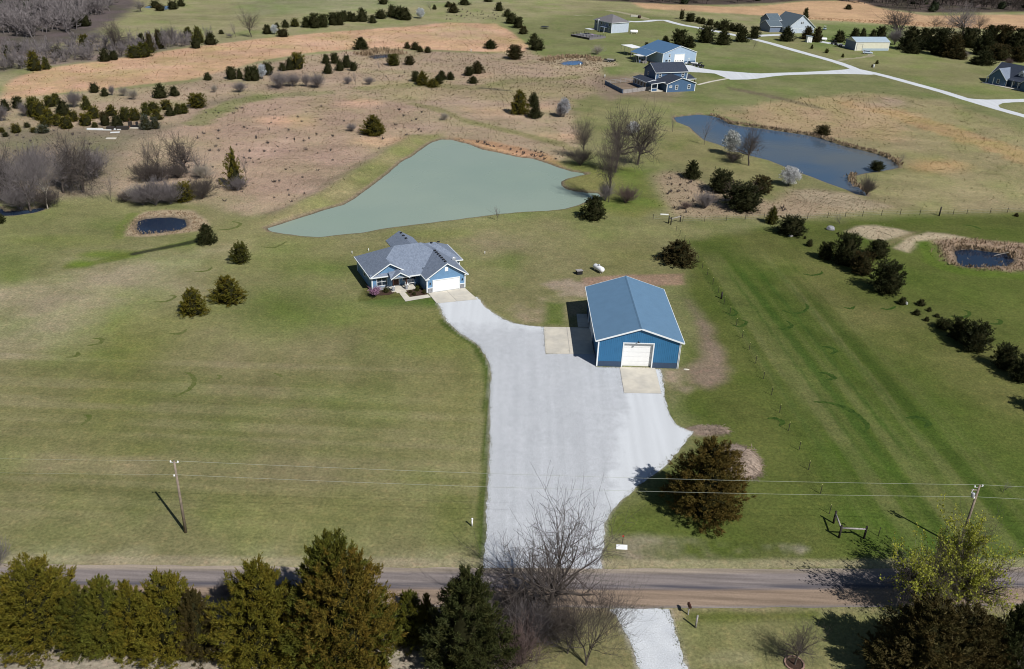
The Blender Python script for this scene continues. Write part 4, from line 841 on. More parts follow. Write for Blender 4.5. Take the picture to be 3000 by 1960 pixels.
def dark_house():
    r = empty('house', (51.8, 323.7, 0), R(22.0), 'two storey dark blue house with white trim, sunroom and fenced yard', 'house')
    simple_gable(r, 0, 11.6, 0, 8.2, 2.95, 4.9, M['navy'], M['shingle_d'], 'y', .35, 'front_wing')
    simple_gable(r, -.2, 12.9, 8.3, 17.0, 5.5, 8.0, M['navy'], M['shingle_d'], 'x', .4)
    simple_gable(r, -5.6, -.25, 5.2, 15.0, 2.75, 3.4, M['navy'], M['shingle_d'], 'y', .3, 'sunroom')
    for i in range(4): framed(r, 'window', (-5.6, 14.2 - i * 2.3, .7), (0, -1, 0), (-1, 0, 0), 1.9, 1.7, M['trim'], M['glass'], .12)
    for x, z, w, h in ((1.0, 1.55, 1.05, .75), (3.4, .85, 1.15, 1.6), (8.5, .85, 1.15, 1.6)): framed(r, 'window', (x, 0, z), (1, 0, 0), (0, -1, 0), w, h, M['trim'], M['glass'], .14, (.5,))
    for x in (1.0, 10.6): framed(r, 'window', (x, 8.3, 3.6), (1, 0, 0), (0, -1, 0), 1.1, 1.5, M['trim'], M['glass'], .14, (.5,))
    framed(r, 'window', (-.2, 14.5, 3.4), (0, -1, 0), (-1, 0, 0), 1.1, 1.4, M['trim'], M['glass'], .12, (.5,))
    for x, y, h in ((0, 0, 2.8), (11.6, 0, 2.8), (-.2, 8.3, 5.4), (12.9, 8.3, 5.4)): MB().box(x - .13, x + .13, y - .06, y + .1, 0, h).build('corner_trim', M['trim'], r)
    # small open porch by the sunroom, entry porch on the far side
    MB().box(-5.5, -.3, 1.6, 5.1, 0, .3).build('porch_floor', M['concrete'], r)
    pr = MB(); roof_slab(pr, [(-5.8, 1.3, 2.85), (-.1, 1.3, 3.4), (-.1, 5.1, 3.4), (-5.8, 5.1, 2.85)], .12); pr.build('porch_roof', M['shingle_d'], r)
    MB().prism([(-5.8, 1.28, 2.68), (-5.8, 1.28, 2.87), (-.1, 1.28, 3.42), (-.1, 1.28, 3.23)], (0, -.06, 0)).build('rake_trim', M['trim'], r)
    for x in (-5.4, -3.1): MB().box(x - .11, x + .11, 1.5, 1.72, .3, 2.75).build('post', M['trim'], r)
    MB().box(-5.3, -3.2, 1.55, 1.65, 1.2, 1.32).build('rail', M['trim'], r); MB().box(-5.3, -3.2, 1.57, 1.63, .3, 1.1).build('porch_skirt', M['navy'], r)
    er = MB(); roof_slab(er, [(13.2, 7.6, 2.75), (16.6, 7.6, 2.75), (16.2, 11.6, 3.7), (13.2, 11.6, 3.7)], .12); er.build('entry_roof', M['shingle_d'], r)
    MB().box(13.1, 16.7, 7.5, 7.6, 2.58, 2.78).build('fascia', M['trim'], r)
    for x in (14.2, 16.2): MB().box(x - .1, x + .1, 7.8, 8.0, 0, 2.6).build('post', M['brown'], r)
    MB().box(13.1, 16.6, 7.7, 11.6, 0, .2).build('porch_floor', M['concrete'], r)
dark_house()
def board_fence(pts, h, label, solid, m):
    r = empty('yard_fence', pts[0], 0, label, 'fence'); o = Vector(pts[0])
    for i in range(len(pts) - 1):
        a, b = Vector(pts[i]) - o, Vector(pts[i + 1]) - o; L = (b - a).length; d = (b - a) / L; nn = Vector((-d.y, d.x, 0))
        k = max(1, round(L / 2.4))
        for j in range(k + 1): MB().obox(a + d * (L * j / k - .06) - nn * .06, d * .12, nn * .12, (0, 0, h + .08)).build('post', m, r)
        if solid:
            nb = int(L / .3)
            for j in range(nb): MB().obox(a + d * (L * j / nb + .01) + nn * .065, d * (L / nb - .02), nn * .025, (0, 0, h - .02 * (j % 3))).build('board', m, r)
        else:
            for z in (.25, .62, 1.0): MB().obox(a + Vector((0, 0, z * h)) - nn * .1, d * L, nn * .035, (0, 0, .11)).build('rail', m, r)
f1, f2, f3, f4 = P(*Z3(585, 1085)), P(*Z3(825, 1208)), P(*Z3(1225, 1162)), P(*Z3(1000, 1040))
board_fence([f1, f2], 1.4, 'solid dark blue board fence enclosing the dark blue house yard', True, M['navy'])
board_fence([f2 + Vector((.3, .1, 0)), f3], 1.35, 'low grey board fence joining the yard corner to the dark blue house', True, M['wood'])
board_fence([f1 + Vector((0, .4, 0)), f4], 1.4, 'pale open rail fence along the far side of the yard', False, M['wood'])
def hip_house():
    r = empty('house', (43.1, 462.4, 0), R(-53), 'pale hip roofed house with taupe shingles above a dark deck', 'house'); Wd, D, he, hr = 13.0, 11.5, 5.0, 8.0
    MB().box(-Wd, 0, 0, D, 0, he).build('wall', M['greyblue'], r); MB().box(0.0, .05, 0, D, 0, he).build('sunlit_wall', M['palegrey'], r)  # shade and sun put into the colour: dark front, pale sheet on lit end
    o = .5; A, B_, Cc, Dd = (-Wd - o, -o, he), (o, -o, he), (o, D + o, he), (-Wd - o, D + o, he); q = (D + 2 * o) / 2; RA, RB = (-Wd - o + q, D / 2, hr), (o - q, D / 2, hr); rf = MB()
    for p in ([A, B_, RB, RA], [B_, Cc, RB], [Cc, Dd, RA, RB], [Dd, A, RA]): roof_slab(rf, p, .15)
    rf.build('roof', M['shingle_b'], r)
    MB().box(-Wd - o, o, -o - .06, -o, he - .2, he - .02).build('fascia', M['trim'], r); MB().box(o, o + .06, -o, D + o, he - .2, he - .02).build('fascia', M['trim'], r)
    for x, z in ((-12, 3.2), (-8.2, 3.2), (-5.6, 3.2), (-2.2, 3.2), (-8.0, .8), (-2.2, .8)): framed(r, 'window', (x, 0, z), (1, 0, 0), (0, -1, 0), 1.2, 1.3, M['trim'], M['glass'], .1, (.5,))
    MB().box(-9.9, -9.3, -.7, -.01, 0, he + .4).build('chimney', M['trim'], r)
    MB().box(-6.2, -2.6, -2.6, -.02, 2.5, 2.62).build('porch_roof', M['greyblue'], r)
    for x in (-6.0, -2.8): MB().box(x, x + .15, -2.5, -2.35, 0, 2.5).build('post', M['trim'], r)
    for x in (-.1,): MB().box(x, x + .2, -.08, .12, 0, he - .1).build('corner_trim', M['trim'], r)
hip_house()
def deck():
    p0 = P(*Z3(105, 412)); r = empty('deck', p0, R(-46), 'large dark raised deck with railing in front of the hip roofed house', 'deck'); L, D, h = 12.2, 11.5, .9
    for i in range(30): MB().box(0, L, i * D / 30 + .01, (i + 1) * D / 30 - .01, h, h + .05).build('deck_board', M['deckw'], r)
    MB().box(0, L, -.06, -.01, 0, h + .04).build('skirt', M['dark'], r); MB().box(L, L + .05, 0, D, .0, h + .04).build('skirt', M['deckw'], r)
    for a, b in (((0, 0), (L, 0)), ((0, 0), (0, D)), ((L, 0), (L, D))):
        a, b = Vector((*a, h)), Vector((*b, h)); d = (b - a).normalized(); n = Vector((-d.y, d.x, 0)); k = 6
        for i in range(k + 1): MB().obox(a.lerp(b, i / k) - d * .05 - n * .05 + Vector((0, 0, .05)), d * .1, n * .1, (0, 0, 1.0)).build('post', M['dark'], r)
        for z in (.55, 1.0): MB().obox(a + Vector((0, 0, z)) - n * .03, d * (b - a).length, n * .06, (0, 0, .07)).build('rail', M['dark'], r)
    return p0
deck()
def DK(u, v, z=.95): return P(*Z3(105, 412)) + Vector((u * math.cos(R(-46)) - v * math.sin(R(-46)), u * math.sin(R(-46)) + v * math.cos(R(-46)), z))
cp = empty('canopy', DK(2, 7.5), R(-46), 'pale gazebo canopy standing on the far end of the deck', 'canopy'); MB().prism([(0, 0, 2.3), (3.6, 0, 2.3), (3.6, 3, 2.3), (0, 3, 2.3)], (0, 0, .1)).build('roof', M['canvas'], cp)
for x, y in ((.1, .1), (3.5, .1), (3.5, 2.9), (.1, 2.9)): MB().tube((x, y, 0), (x, y, 2.3), .05).build('post', M['dark'], cp)
def table_set(loc, m, label, cat, mm):
    b = MB(); b.lathe([(.0, .68), (.6, .7), (.62, .74), (.0, .75)]); b.tube((0, 0, 0), (0, 0, .7), .06); b.lathe([(.3, 0), (.3, .04), (.06, .08)])
    o = b.build(m, mm); o.location = loc; tag(o, label, cat)
table_set(DK(9.4, 5.2), 'patio_table', 'mauve covered round table on the dark deck', 'table', M['purple'])
for i, (u, v) in enumerate(((4.2, 2.6), (5.4, 3.0), (6.6, 2.4), (7.6, 3.4))):
    b = chair_mb(); o = b.build('deck_chair', M['galv']); o.location = DK(u, v); o.rotation_euler = (0, 0, R(20 + 40 * i)); tag(o, 'grey slatted chair on the dark deck, {} from the mauve table'.format(('fourth', 'third', 'second', 'first')[i]), 'chair', 'chairs on the dark deck')
def grey_house():
    c = P(*Z4(315, 292)); r = empty('house', c, R(22), 'big grey house with broad gable and slate roof beyond the cedars', 'house')
    simple_gable(r, 0, 17, 0, 15, 3.0, 9.0, M['palegrey'], M['shingle_t'], 'y', .5)
    simple_gable(r, -7.5, -.05, 5, 14, 3.0, 5.6, M['greyblue'], M['shingle_t'], 'x', .4, 'side_wing')
    simple_gable(r, -4.8, 1.8, 9.2, 18, 5.4, 8.2, M['greyblue'], M['shingle_t'], 'x', .4, 'upper_wing'); simple_gable(r, 15.4, 20, 8, 15, 3.6, 6.2, M['greyblue'], M['shingle_t'], 'y', .4, 'side_wing')
    for x in (7.6, 8.6): framed(r, 'window', (x, 0, 4.6), (1, 0, 0), (0, -1, 0), .85, 1.3, M['trim'], M['glass'], .08, (.5,))
    panel_door(r, 'garage_door', (3.2, 0, .03), (1, 0, 0), (0, -1, 0), 2.9, 2.4, M['trim'], M['palegrey'], 4, .1); panel_door(r, 'garage_door', (6.8, 0, .03), (1, 0, 0), (0, -1, 0), 2.4, 2.3, M['trim'], M['palegrey'], 4, .1)
    framed(r, 'window', (12.5, 0, 1), (1, 0, 0), (0, -1, 0), 1.2, 1.4, M['trim'], M['glass'], .08, (.5,))
grey_house()
def metal_shed():
    r = empty('metal_shed', (157.2, 439.1, 0), R(14), 'long cream metal shed with pale blue roof near the dark cedars', 'shed'); simple_gable(r, 0, 17.9, 0, 8.8, 4.0, 5.6, M['cream'], M['shedroof'], 'x', .2)
    MB().box(4.0, 17.93, -.03, 0, 0, 1.05).build('wainscot', M['shedroof'], r); MB().box(-.035, 0, 0.02, 8.78, 0, 3.9).build('end_wall', M['greyblue'], r)
    panel_door(r, 'sliding_door', (.75, 0, .03), (1, 0, 0), (0, -1, 0), 2.9, 3.05, M['galv'], M['cream'], 3, .16); MB().box(-.1, .12, -.05, .1, 0, 3.9).build('corner_trim', M['trim'], r); MB().box(17.8, 18.0, -.05, .1, 0, 3.9).build('corner_trim', M['trim'], r)
metal_shed()
def privy():
    r = empty('garden_shed', P(*Z4(488, 370)), R(4), 'tiny white shed with grey roof standing between two cedars', 'shed'); MB().prism([(0, 0, 0), (2.4, 0, 0), (2.4, 0, 2.7), (0, 0, 2.9)], (0, 2.2, 0)).build('wall', M['white'], r)
    MB().prism([(-.25, -.3, 2.98), (2.65, -.3, 2.76), (2.65, 2.5, 2.76), (-.25, 2.5, 2.98)], (0, 0, .1)).build('roof', M['shedroof'], r); framed(r, 'door', (.7, 0, .05), (1, 0, 0), (0, -1, 0), 1.0, 2.1, M['galv'], M['white'], .08, pane_name='door_leaf')
privy()
def right_house():
    r = empty('house', (186.9, 368.8, 0), R(-57), 'dark slate blue house with gables, white dormer and posted porch', 'house')
    simple_gable(r, 0, 26, 3, 15, 3.0, 7.6, M['navy'], M['shingle_d'], 'x', .5)
    simple_gable(r, 1.0, 8.0, .2, 9.0, 3.0, 6.4, M['navy'], M['shingle'], 'y', .45, 'front_gable')
    simple_gable(r, 15.5, 25.5, -1.5, 9, 3.0, 7.3, M['navy'], M['shingle_d'], 'y', .5, 'front_gable')
    simple_gable(r, 10.2, 12.6, 4.6, 9, 5.3, 6.4, M['white'], M['shingle'], 'y', .3, 'dormer'); framed(r, 'dormer_window', (10.75, 4.6, 4.3), (1, 0, 0), (0, -1, 0), 1.3, 1.0, M['white'], M['glass'], .12, (.5,), (.5,))
    pr = MB(); roof_slab(pr, [(7.9, .6, 2.75), (15.4, .6, 2.75), (15.4, 3.1, 3.2), (7.9, 3.1, 3.2)], .12); pr.build('porch_roof', M['shingle_d'], r)
    for x in (.3, 3.2, 8.3, 10.8, 13.2, 15.2): MB().box(x - .12, x + .12, .0 if x < 8 else .7, .24 if x < 8 else .94, 0, 2.8).build('post', M['trim'], r)
    for x in (4.6, 9.2, 11.5, 13.6): framed(r, 'window', (x, 3.0 if x > 8 else .2, .8), (1, 0, 0), (0, -1, 0), 1.1, 1.6, M['trim'], M['glass'], .1, (.5,))
    MB().box(-.5, 16, -1.3, 3, 0, .12).build('porch_floor', M['concrete'], r)
right_house()
# ---------------------------------------------------------------- plants: prototypes
def unit(a): return a / (np.linalg.norm(a, axis=-1, keepdims=True) + 1e-9)
def kites(base, d, L, wd, rg):
    """leaf sprays: one kite-shaped quad each"""
    side = unit(np.cross(d, rg.normal(size=d.shape))); n = len(base)
    mid = base + d * (L * .45)[:, None]; tip = base + d * L[:, None]
    v = np.stack([base, mid + side * wd[:, None], tip, mid - side * wd[:, None]], 1).reshape(-1, 3)
    return v, np.arange(4 * n).reshape(n, 4)
def cedar_mesh(seed, branches, plumes, sprays, L, shape='cone', ragged=.16, fillr=.55):
    """evergreen crown one unit tall and one unit wide; sprays hang on branches that leave gaps between them"""
    rg = np.random.default_rng(seed)
    def prof(t):
        if shape == 'cone': r = (1 - t) ** .72
        elif shape == 'round': r = np.sqrt(np.clip(1 - (t * 1.02 - .36) ** 2 / .42, 0, 1)) * (1 - .25 * t)
        elif shape == 'col': r = np.clip(1 - t ** 2.2, 0, 1) * .95
        elif shape == 'egg': r = np.clip(1 - t ** 1.7, 0, 1) ** .9
        elif shape == 'broad': r = np.clip(1 - t ** 1.35, 0, 1)
        else: r = (1 - t) ** .9
        return np.clip(r, .02, 1) * (.55 + .45 * np.clip(t / .14, 0, 1) ** .5)
    t = []
    while len(t) < branches:
        c = rg.random()
        if rg.random() < prof(np.array(c)) + .15: t.append(c)
    t = np.array(sorted(t)) * .94 + .01
    az = np.arange(branches) * 2.399963 + rg.normal(0, .4, branches)
    lobe = 1 + .14 * np.sin(az * 3 + seed) * (1 - t) + rg.normal(0, ragged, branches)
    rr = .5 * prof(t) * np.clip(lobe, .55, 1.4)
    out = np.stack([np.cos(az), np.sin(az), np.zeros(branches)], -1)
    el = np.clip(.12 + 1.1 * t ** 1.3, 0, 1.25)
    tip = out * rr[:, None] + np.stack([0 * t, 0 * t, np.clip(t + rr * np.tan(el) * .55, .0, 1.0)], -1)
    root = out * (rr * .18)[:, None] + np.stack([0 * t, 0 * t, np.clip(t - .02, 0, 1)], -1)
    bi = np.repeat(np.arange(branches), plumes); n = len(bi)
    u = 1 - rg.random(n) ** 1.25 * .72; u[::plumes] = 1.0
    side = unit(np.cross(out[bi], np.array([0, 0, 1.0])))
    wob = (1.08 - u) * (.5 if sprays > 10 else .55) * rr[bi]
    pc = root[bi] + (tip - root)[bi] * u[:, None] + side * (rg.normal(0, 1, n) * wob * .6)[:, None] + np.array([0, 0, 1.0]) * (rg.normal(0, .35, n) * wob)[:, None]
    pc[:, 2] = np.clip(pc[:, 2], .008, 1)
    pd = unit(out[bi] * np.cos(el[bi])[:, None] + np.array([0, 0, 1.0]) * (np.sin(el[bi]) + .22)[:, None] + side * rg.normal(0, .45, n)[:, None])
    si = np.repeat(np.arange(n), sprays); m = len(si); ps = L * rg.uniform(.75, 1.3, n)
    along = rg.random(m)
    b = pc[si] + pd[si] * ((along - .75) * ps[si] * 1.5)[:, None] + rg.normal(0, 1, (m, 3)) * (ps[si] * .16)[:, None]
    b[:, 2] = np.abs(b[:, 2])
    d = unit(pd[si] + rg.normal(0, .55, (m, 3)) + np.array([0, 0, .12])); LL = ps[si] * rg.uniform(.55, 1.05, m) * (1.1 - .4 * along)
    v, f = kites(b, d, LL, LL * rg.uniform(.09, .16, m) * (1.0 if sprays > 10 else 1.5), rg)
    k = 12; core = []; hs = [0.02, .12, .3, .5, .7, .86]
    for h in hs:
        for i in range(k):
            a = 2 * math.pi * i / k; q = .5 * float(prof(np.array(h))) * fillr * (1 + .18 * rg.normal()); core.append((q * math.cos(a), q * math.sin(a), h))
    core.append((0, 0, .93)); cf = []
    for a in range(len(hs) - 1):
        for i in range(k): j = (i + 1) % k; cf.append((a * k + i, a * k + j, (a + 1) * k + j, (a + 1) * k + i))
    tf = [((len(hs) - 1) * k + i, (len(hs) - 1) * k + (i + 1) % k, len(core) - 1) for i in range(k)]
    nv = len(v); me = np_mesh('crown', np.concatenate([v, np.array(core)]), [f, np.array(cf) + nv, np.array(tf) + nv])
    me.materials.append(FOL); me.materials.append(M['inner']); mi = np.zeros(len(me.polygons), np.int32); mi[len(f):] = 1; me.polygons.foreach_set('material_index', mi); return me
def trunk_mesh(r=.03, h=.25, m=None):
    mb = MB(); mb.tube((0, 0, -.02), (0, 0, h), r, r * .6, 7); me = bpy.data.meshes.new('trunk'); me.from_pydata(mb.v, [], mb.f); me.materials.append(m or M['bark']); return me
def tubes_np(segs, sides):
    """segs: (N,8) p0 p1 r0 r1"""
    s = np.asarray(segs, float)
    if not len(s): return np.zeros((0, 3)), np.zeros((0, 4), int)
    p0, p1, r0, r1 = s[:, :3], s[:, 3:6], s[:, 6], s[:, 7]; d = unit(p1 - p0)
    ref = np.where(np.abs(d[:, 2:3]) < .9, np.array([[0, 0, 1.0]]), np.array([[1.0, 0, 0]])); a = unit(np.cross(d, ref)); b = np.cross(d, a)
    th = np.arange(sides) * 2 * math.pi / sides; ring = a[:, None] * np.cos(th)[None, :, None] + b[:, None] * np.sin(th)[None, :, None]
    v = np.concatenate([p0[:, None] + ring * r0[:, None, None], p1[:, None] + ring * r1[:, None, None]], 1).reshape(-1, 3)
    n = len(s); i = np.arange(sides); j = (i + 1) % sides; f = np.stack([i, j, j + sides, i + sides], -1)
    return v, (f[None] + (np.arange(n) * 2 * sides)[:, None, None]).reshape(-1, 4)
def bare_segs(seed, levels=(1, 9, 6, 5, 4), lean=0.0, spread=.75, rise=.25, trunk_h=.28, r0=.02, rmin=.0016, wander=.16, stems=1, ns_=3):
    """branch skeleton about one unit tall"""
    rd = random.Random(seed); out = []
    def grow(p, d, L, r, lev):
        ns = (4 if lev < 2 else 3) if ns_ == 3 else (3 if lev == 0 else 2); pts = [(p, r)]
        for i in range(ns):
            d = (d + Vector((rd.gauss(0, wander), rd.gauss(0, wander), rd.gauss(0, wander) + (rise * .3 if lev > 0 else 0)))).normalized(); q = p + d * (L / ns); r2 = max(rmin * .7, r * (.80 if lev else .86))
            out.append((*p, *q, r, r2, lev)); p, r = q, r2; pts.append((p, r))
        if lev + 1 < len(levels):
            n = levels[lev + 1]
            for c in range(n):
                f = rd.uniform(.3, 1.0) if lev else rd.uniform(.55, 1.0)
                if c == 0: f = 1.0
                k = min(int(f * ns), ns); bp, br = pts[k]
                a = rd.uniform(0, 6.283); ang = spread * rd.uniform(.55, 1.25) if c else spread * .3
                o = d.orthogonal().normalized(); o = Matrix.Rotation(a, 3, d) @ o
                nd = (d * math.cos(ang) + o * math.sin(ang) + Vector((0, 0, rise * .5))).normalized()
                grow(bp, nd, L * rd.uniform(.45, .78) * (1.55 if lev == 0 else 1), max(rmin, br * rd.uniform(.5, .72)), lev + 1)
    for s in range(stems):
        a = rd.uniform(0, 6.28); k = 0 if stems == 1 else rd.uniform(.05, .5)
        grow(Vector((0, 0, -.01)), Vector((math.cos(a) * k + lean, math.sin(a) * k, 1)).normalized(), trunk_h * rd.uniform(.85, 1.15), r0 * (1 if stems == 1 else rd.uniform(.5, .9)), 0)
    s = np.array(out); zt = np.percentile(s[:, 5], 99.7); s[:, :8] /= zt
    return s
def bare_meshes(seed, twig=None, bark=None, blossom=None, nb=0, bsize=.02, **kw):
    s = bare_segs(seed, **kw); lev = s[:, 8]
    v, f = tubes_np(s[lev <= 1], 6); tm = np_mesh('trunk', v, f, True); tm.materials.append(bark or M['bark'])
    v, f = tubes_np(s[lev > 1], 3); cm = np_mesh('crown', v, f); cm.materials.append(twig or M['twig']); bm = None
    if nb:
        rg = np.random.default_rng(seed); e = s[lev >= lev.max() - 1]; pick = e[rg.integers(0, len(e), nb)]
        u = rg.random((nb, 1)); b = pick[:, :3] * (1 - u) + pick[:, 3:6] * u + rg.normal(0, bsize * .5, (nb, 3)); d = unit(rg.normal(0, 1, (nb, 3)) + np.array([0, 0, .3])); L = bsize * rg.uniform(.6, 1.4, nb)
        v, f = kites(b, d, L, L * .4, rg); bm = np_mesh('blossom' if blossom is BLOS else 'leaves', v, f); bm.materials.append(blossom)
    return tm, cm, bm
CEDAR = dict(
    near=[cedar_mesh(20 + i, 215, 10, 19, .043, sh, .12, .44) for i, sh in enumerate(('cone', 'egg', 'broad', 'egg'))],
    mid=[cedar_mesh(40 + i, 110, 6, 8, .085, sh, .12, .66) for i, sh in enumerate(('cone', 'round', 'cone', 'cone', 'round'))],
    far=[cedar_mesh(60 + i, 70, 4, 6, .12, sh, .10, .74) for i, sh in enumerate(('cone', 'round', 'cone', 'cone', 'round'))],
    ragged=[cedar_mesh(80, 70, 6, 7, .075, 'thin', .42)])
CTRUNK = trunk_mesh(.035, .5)
OAK = [bare_meshes(i, levels=(1, 10, 7, 5, 4), spread=1.0, rise=.1, trunk_h=.3, r0=.028, rmin=.0019) for i in (1, 2, 3)]
TALL = [bare_meshes(i, levels=(1, 10, 6, 5, 3), spread=.8, rise=.2, trunk_h=.6, r0=.024, rmin=.0019) for i in (4, 5)]
DENSE = bare_meshes(28, levels=(1, 16, 7, 5, 4), spread=.75, rise=.12, trunk_h=.8, r0=.022, rmin=.002)
NEAR = [bare_meshes(6, levels=(1, 14, 8, 5, 4), spread=1.1, rise=.07, trunk_h=.3, r0=.022, rmin=.001, wander=.12), bare_meshes(7, levels=(1, 7, 7, 5, 3), spread=.8, rise=.25, trunk_h=.42, r0=.013, rmin=.0007, stems=3)]
BUSHM = [bare_meshes(i, levels=(1, 5, 5, 3), spread=.6, rise=.35, trunk_h=.5, r0=.012, rmin=.0035, stems=22, twig=tw, bark=tw) for i, tw in ((11, M['twig_grey']), (12, M['twig_red']), (13, M['twig']), (14, M['bark_pale']))]
SAPL = [bare_meshes(i, levels=(1, 7, 5, 3), spread=.6, rise=.4, trunk_h=.45, r0=.014, rmin=.002, twig=M['twig_grey']) for i in (15, 16)]
def pear_tree(seed):
    tm, cm, _ = bare_meshes(seed, levels=(1, 9, 6, 4), spread=.5, rise=.5, trunk_h=.3, r0=.018, twig=M['twig_grey']); rg = np.random.default_rng(seed); n = 3000
    c = rg.normal(0, 1, (110, 3)); c = unit(c) * (rg.random((110, 1)) ** .4) * np.array([.3, .3, .40]) + np.array([0, 0, .56]); k = rg.integers(0, 110, n)
    b = c[k] + rg.normal(0, .042, (n, 3)); b[:, 2] = np.clip(b[:, 2], .06, 1); L = .05 * rg.uniform(.6, 1.3, n); v, f = kites(b, unit(rg.normal(0, 1, (n, 3)) + np.array([0, 0, .4])), L, L * .4, rg)
    bm = np_mesh('blossom', v, f); bm.materials.append(BLOS); return tm, cm, bm
PEAR = pear_tree(17)
REDBUD = bare_meshes(18, levels=(1, 6, 6, 4), spread=.7, rise=.4, trunk_h=.35, r0=.014, rmin=.003, stems=5, blossom=BLOS, nb=3200, bsize=.035)
SPRING = bare_meshes(19, levels=(1, 9, 7, 6, 4), spread=.95, rise=.15, trunk_h=.36, r0=.028, rmin=.0011, blossom=LEAF, nb=20000, bsize=.021, twig=M['twig_grey'])
HAZE = [bare_meshes(24, levels=(1, 8, 6, 4, 3), spread=.9, rise=.2, trunk_h=.3, r0=.018, rmin=.0035, twig=M['twig_grey'])]
PALE = bare_meshes(29, levels=(1, 9, 7, 5, 3), spread=.75, rise=.25, trunk_h=.6, r0=.022, rmin=.0019, bark=M['bark_pale'], twig=M['twig_grey'])
for pr in (OAK[1],): pr[1].materials[0] = M['twig_grey']

# ---------------------------------------------------------------- plants: placing
_tree_rng = random.Random(8)
def put(name, parts, g, h, wd, label, cat, group=None, rz=None, colour=None):
    """one plant: an Empty at its foot with its own trunk, crown and, if in flower or leaf, that too"""
    e = empty(name, g, _tree_rng.uniform(0, 6.28) if rz is None else rz, label, cat, group); e.scale = (wd, wd, h)
    for nm, me in zip(('trunk', 'crown', None), parts):
        if me is None: continue
        o = link_mesh(nm or me.name.split('.')[0], me, None, e)
        if colour: o.color = (*colour, 1)
    return e
def foot(Z, x, yb, yt, wpx, sink):
    px, py = Z(x, yb); s = (Z(1, 0)[0] - Z(0, 0)[0]); g = P(px, py); wm = wpx * s / ppm(g)
    g = g + Vector((g.x, g.y, 0)).normalized() * (wm * .5 * sink); g.z = 0
    return g, max(.25, height_at(g, Z(x, yt)[1])), wm
CC = dict(o=(.118,.11,.013), g=(.085,.092,.013), d=(.03,.037,.012), r=(.112,.088,.014), b=(.056,.047,.015), n=(.04,.048,.014), s=(.10,.115,.085), rr=(.09,.07,.016))
def cedar(Z, x, yb, yt, wpx, label, c='g', kind='mid', group=None, i=None, sink=.72, name='cedar_tree'):
    g, h, wm = foot(Z, x, yb, yt, wpx, sink); pl = CEDAR[kind]; me = pl[_tree_rng.randrange(len(pl)) if i is None else i]
    cl = CC[c]; j = _tree_rng.uniform(.85, 1.15) * (1 if kind == 'near' else .72)
    return put(name, (CTRUNK, me), g, h * .93, wm * (1.42 if kind == 'near' and g.y < 75 else 1.2 if kind == 'near' else 1.08), label, 'tree' if h > 1.6 else 'young tree', group, colour=tuple(q * j for q in cl))
ORD = 'first second third fourth fifth sixth seventh eighth ninth tenth eleventh twelfth thirteenth fourteenth fifteenth sixteenth seventeenth eighteenth nineteenth twentieth'.split()
for _t in ('twenty', 'thirty'): ORD += [f'{_t}-{w_}' for w_ in ORD[:9]] + ([] if _t == 'thirty' else ['thirtieth'])
CW = dict(o='olive', g='green', d='dark', r='rusty', b='brownish', n='dark', s='silvery')
def cedars(Z, lst, template, group, kind='far', rev=False, sink=.6):
    """a clump or row: template gets the place counted along it and the colour word"""
    for k, e in enumerate(sorted(lst, key=lambda e: e[0], reverse=rev)):
        c = e[4] if len(e) > 4 else 'n'
        cedar(Z, *e[:4], template.format(ORD[k], CW[c]), c, kind, group, sink=sink)
def tree(Z, x, yb, yt, wpx, parts, label, name='bare_tree', cat='tree', group=None, sink=0, colour=None, wmul=1.0, rz=None):
    g, h, wm = foot(Z, x, yb, yt, wpx, sink); me = parts[1]; co = np.empty(len(me.vertices) * 3, np.float32); me.vertices.foreach_get('co', co); co = co.reshape(-1, 3)
    ext = np.percentile(np.hypot(co[:, 0], co[:, 1]), 96) * 2
    if parts is PEAR: ext = .8
    return put(name, parts, g, h, min(max(wm / ext * wmul * 1.2, .3 * h), 1.7 * h), label, cat, group, rz, colour)

# -- foreground row south of the road
NE = 'near'
cedar(ZE, 330, 1440, 792, 500, 'broad olive cedar with a flat many-tipped crown at the west end of the roadside row', 'o', NE, i=1, sink=.55)
cedar(ZE, -20, 1420, 1010, 330, 'olive cedar cut by the picture edge beside the flat-topped cedar', 'o', NE, i=0, sink=.55)
cedar(ZE, 610, 1440, 985, 300, 'low green cedar squeezed between the flat-topped cedar and its neighbour', 'g', NE, i=3, sink=.55)
cedar(ZE, 790, 1460, 905, 300, 'olive green cedar with a single thin spire against the road', 'g', NE, i=0, sink=.55)
cedar(ZE, 955, 1470, 912, 260, 'narrow olive cedar with twin tips against the road', 'o', NE, i=2, sink=.55)
cedar(ZE, 1215, 1500, 878, 400, 'olive cedar whose tallest tip reaches the dark tar band of the road', 'o', NE, i=3, sink=.55)
cedar(ZE, 1390, 1490, 1000, 260, 'dull brownish cedar pressed against the olive cedar by the road', 'b', NE, i=0, sink=.55)
cedar(ZE, 1830, 1580, 762, 520, 'large olive cedar with a forked top standing before the dark road shadow', 'o', NE, i=2, sink=.55)
cedar(ZF, -20, 1530, 610, 620, 'tallest green cedar of the roadside row, behind the rusty cedar', 'g', NE, i=0, sink=.3)
cedar(ZF, 35, 1640, 700, 560, 'rusty brown cedar in front of the tallest green cedar', 'r', NE, i=3, sink=.55)
cedar(ZF, 470, 1400, 1010, 240, 'small bright green cedar between the rusty cedar and the dark cedar', 'g', NE, i=0, sink=.55)
cedar(ZF, 590, 1380, 1005, 130, 'thin yellow green cedar beside the small bright green cedar', 'o', NE, i=2, sink=.55)
cedar(ZF, 860, 1700, 862, 540, 'very dark green cedar next to the bare roadside trees', 'n', NE, i=0, sink=.55)
tree(ZF, 1410, 1270, 368, 640, NEAR[0], 'wide bare tree spreading over the mouth of the gravel drive', wmul=1.15)
tree(ZF, 1690, 1530, 850, 520, NEAR[1], 'bare many-stemmed tree leaning over the road beside the white south drive')
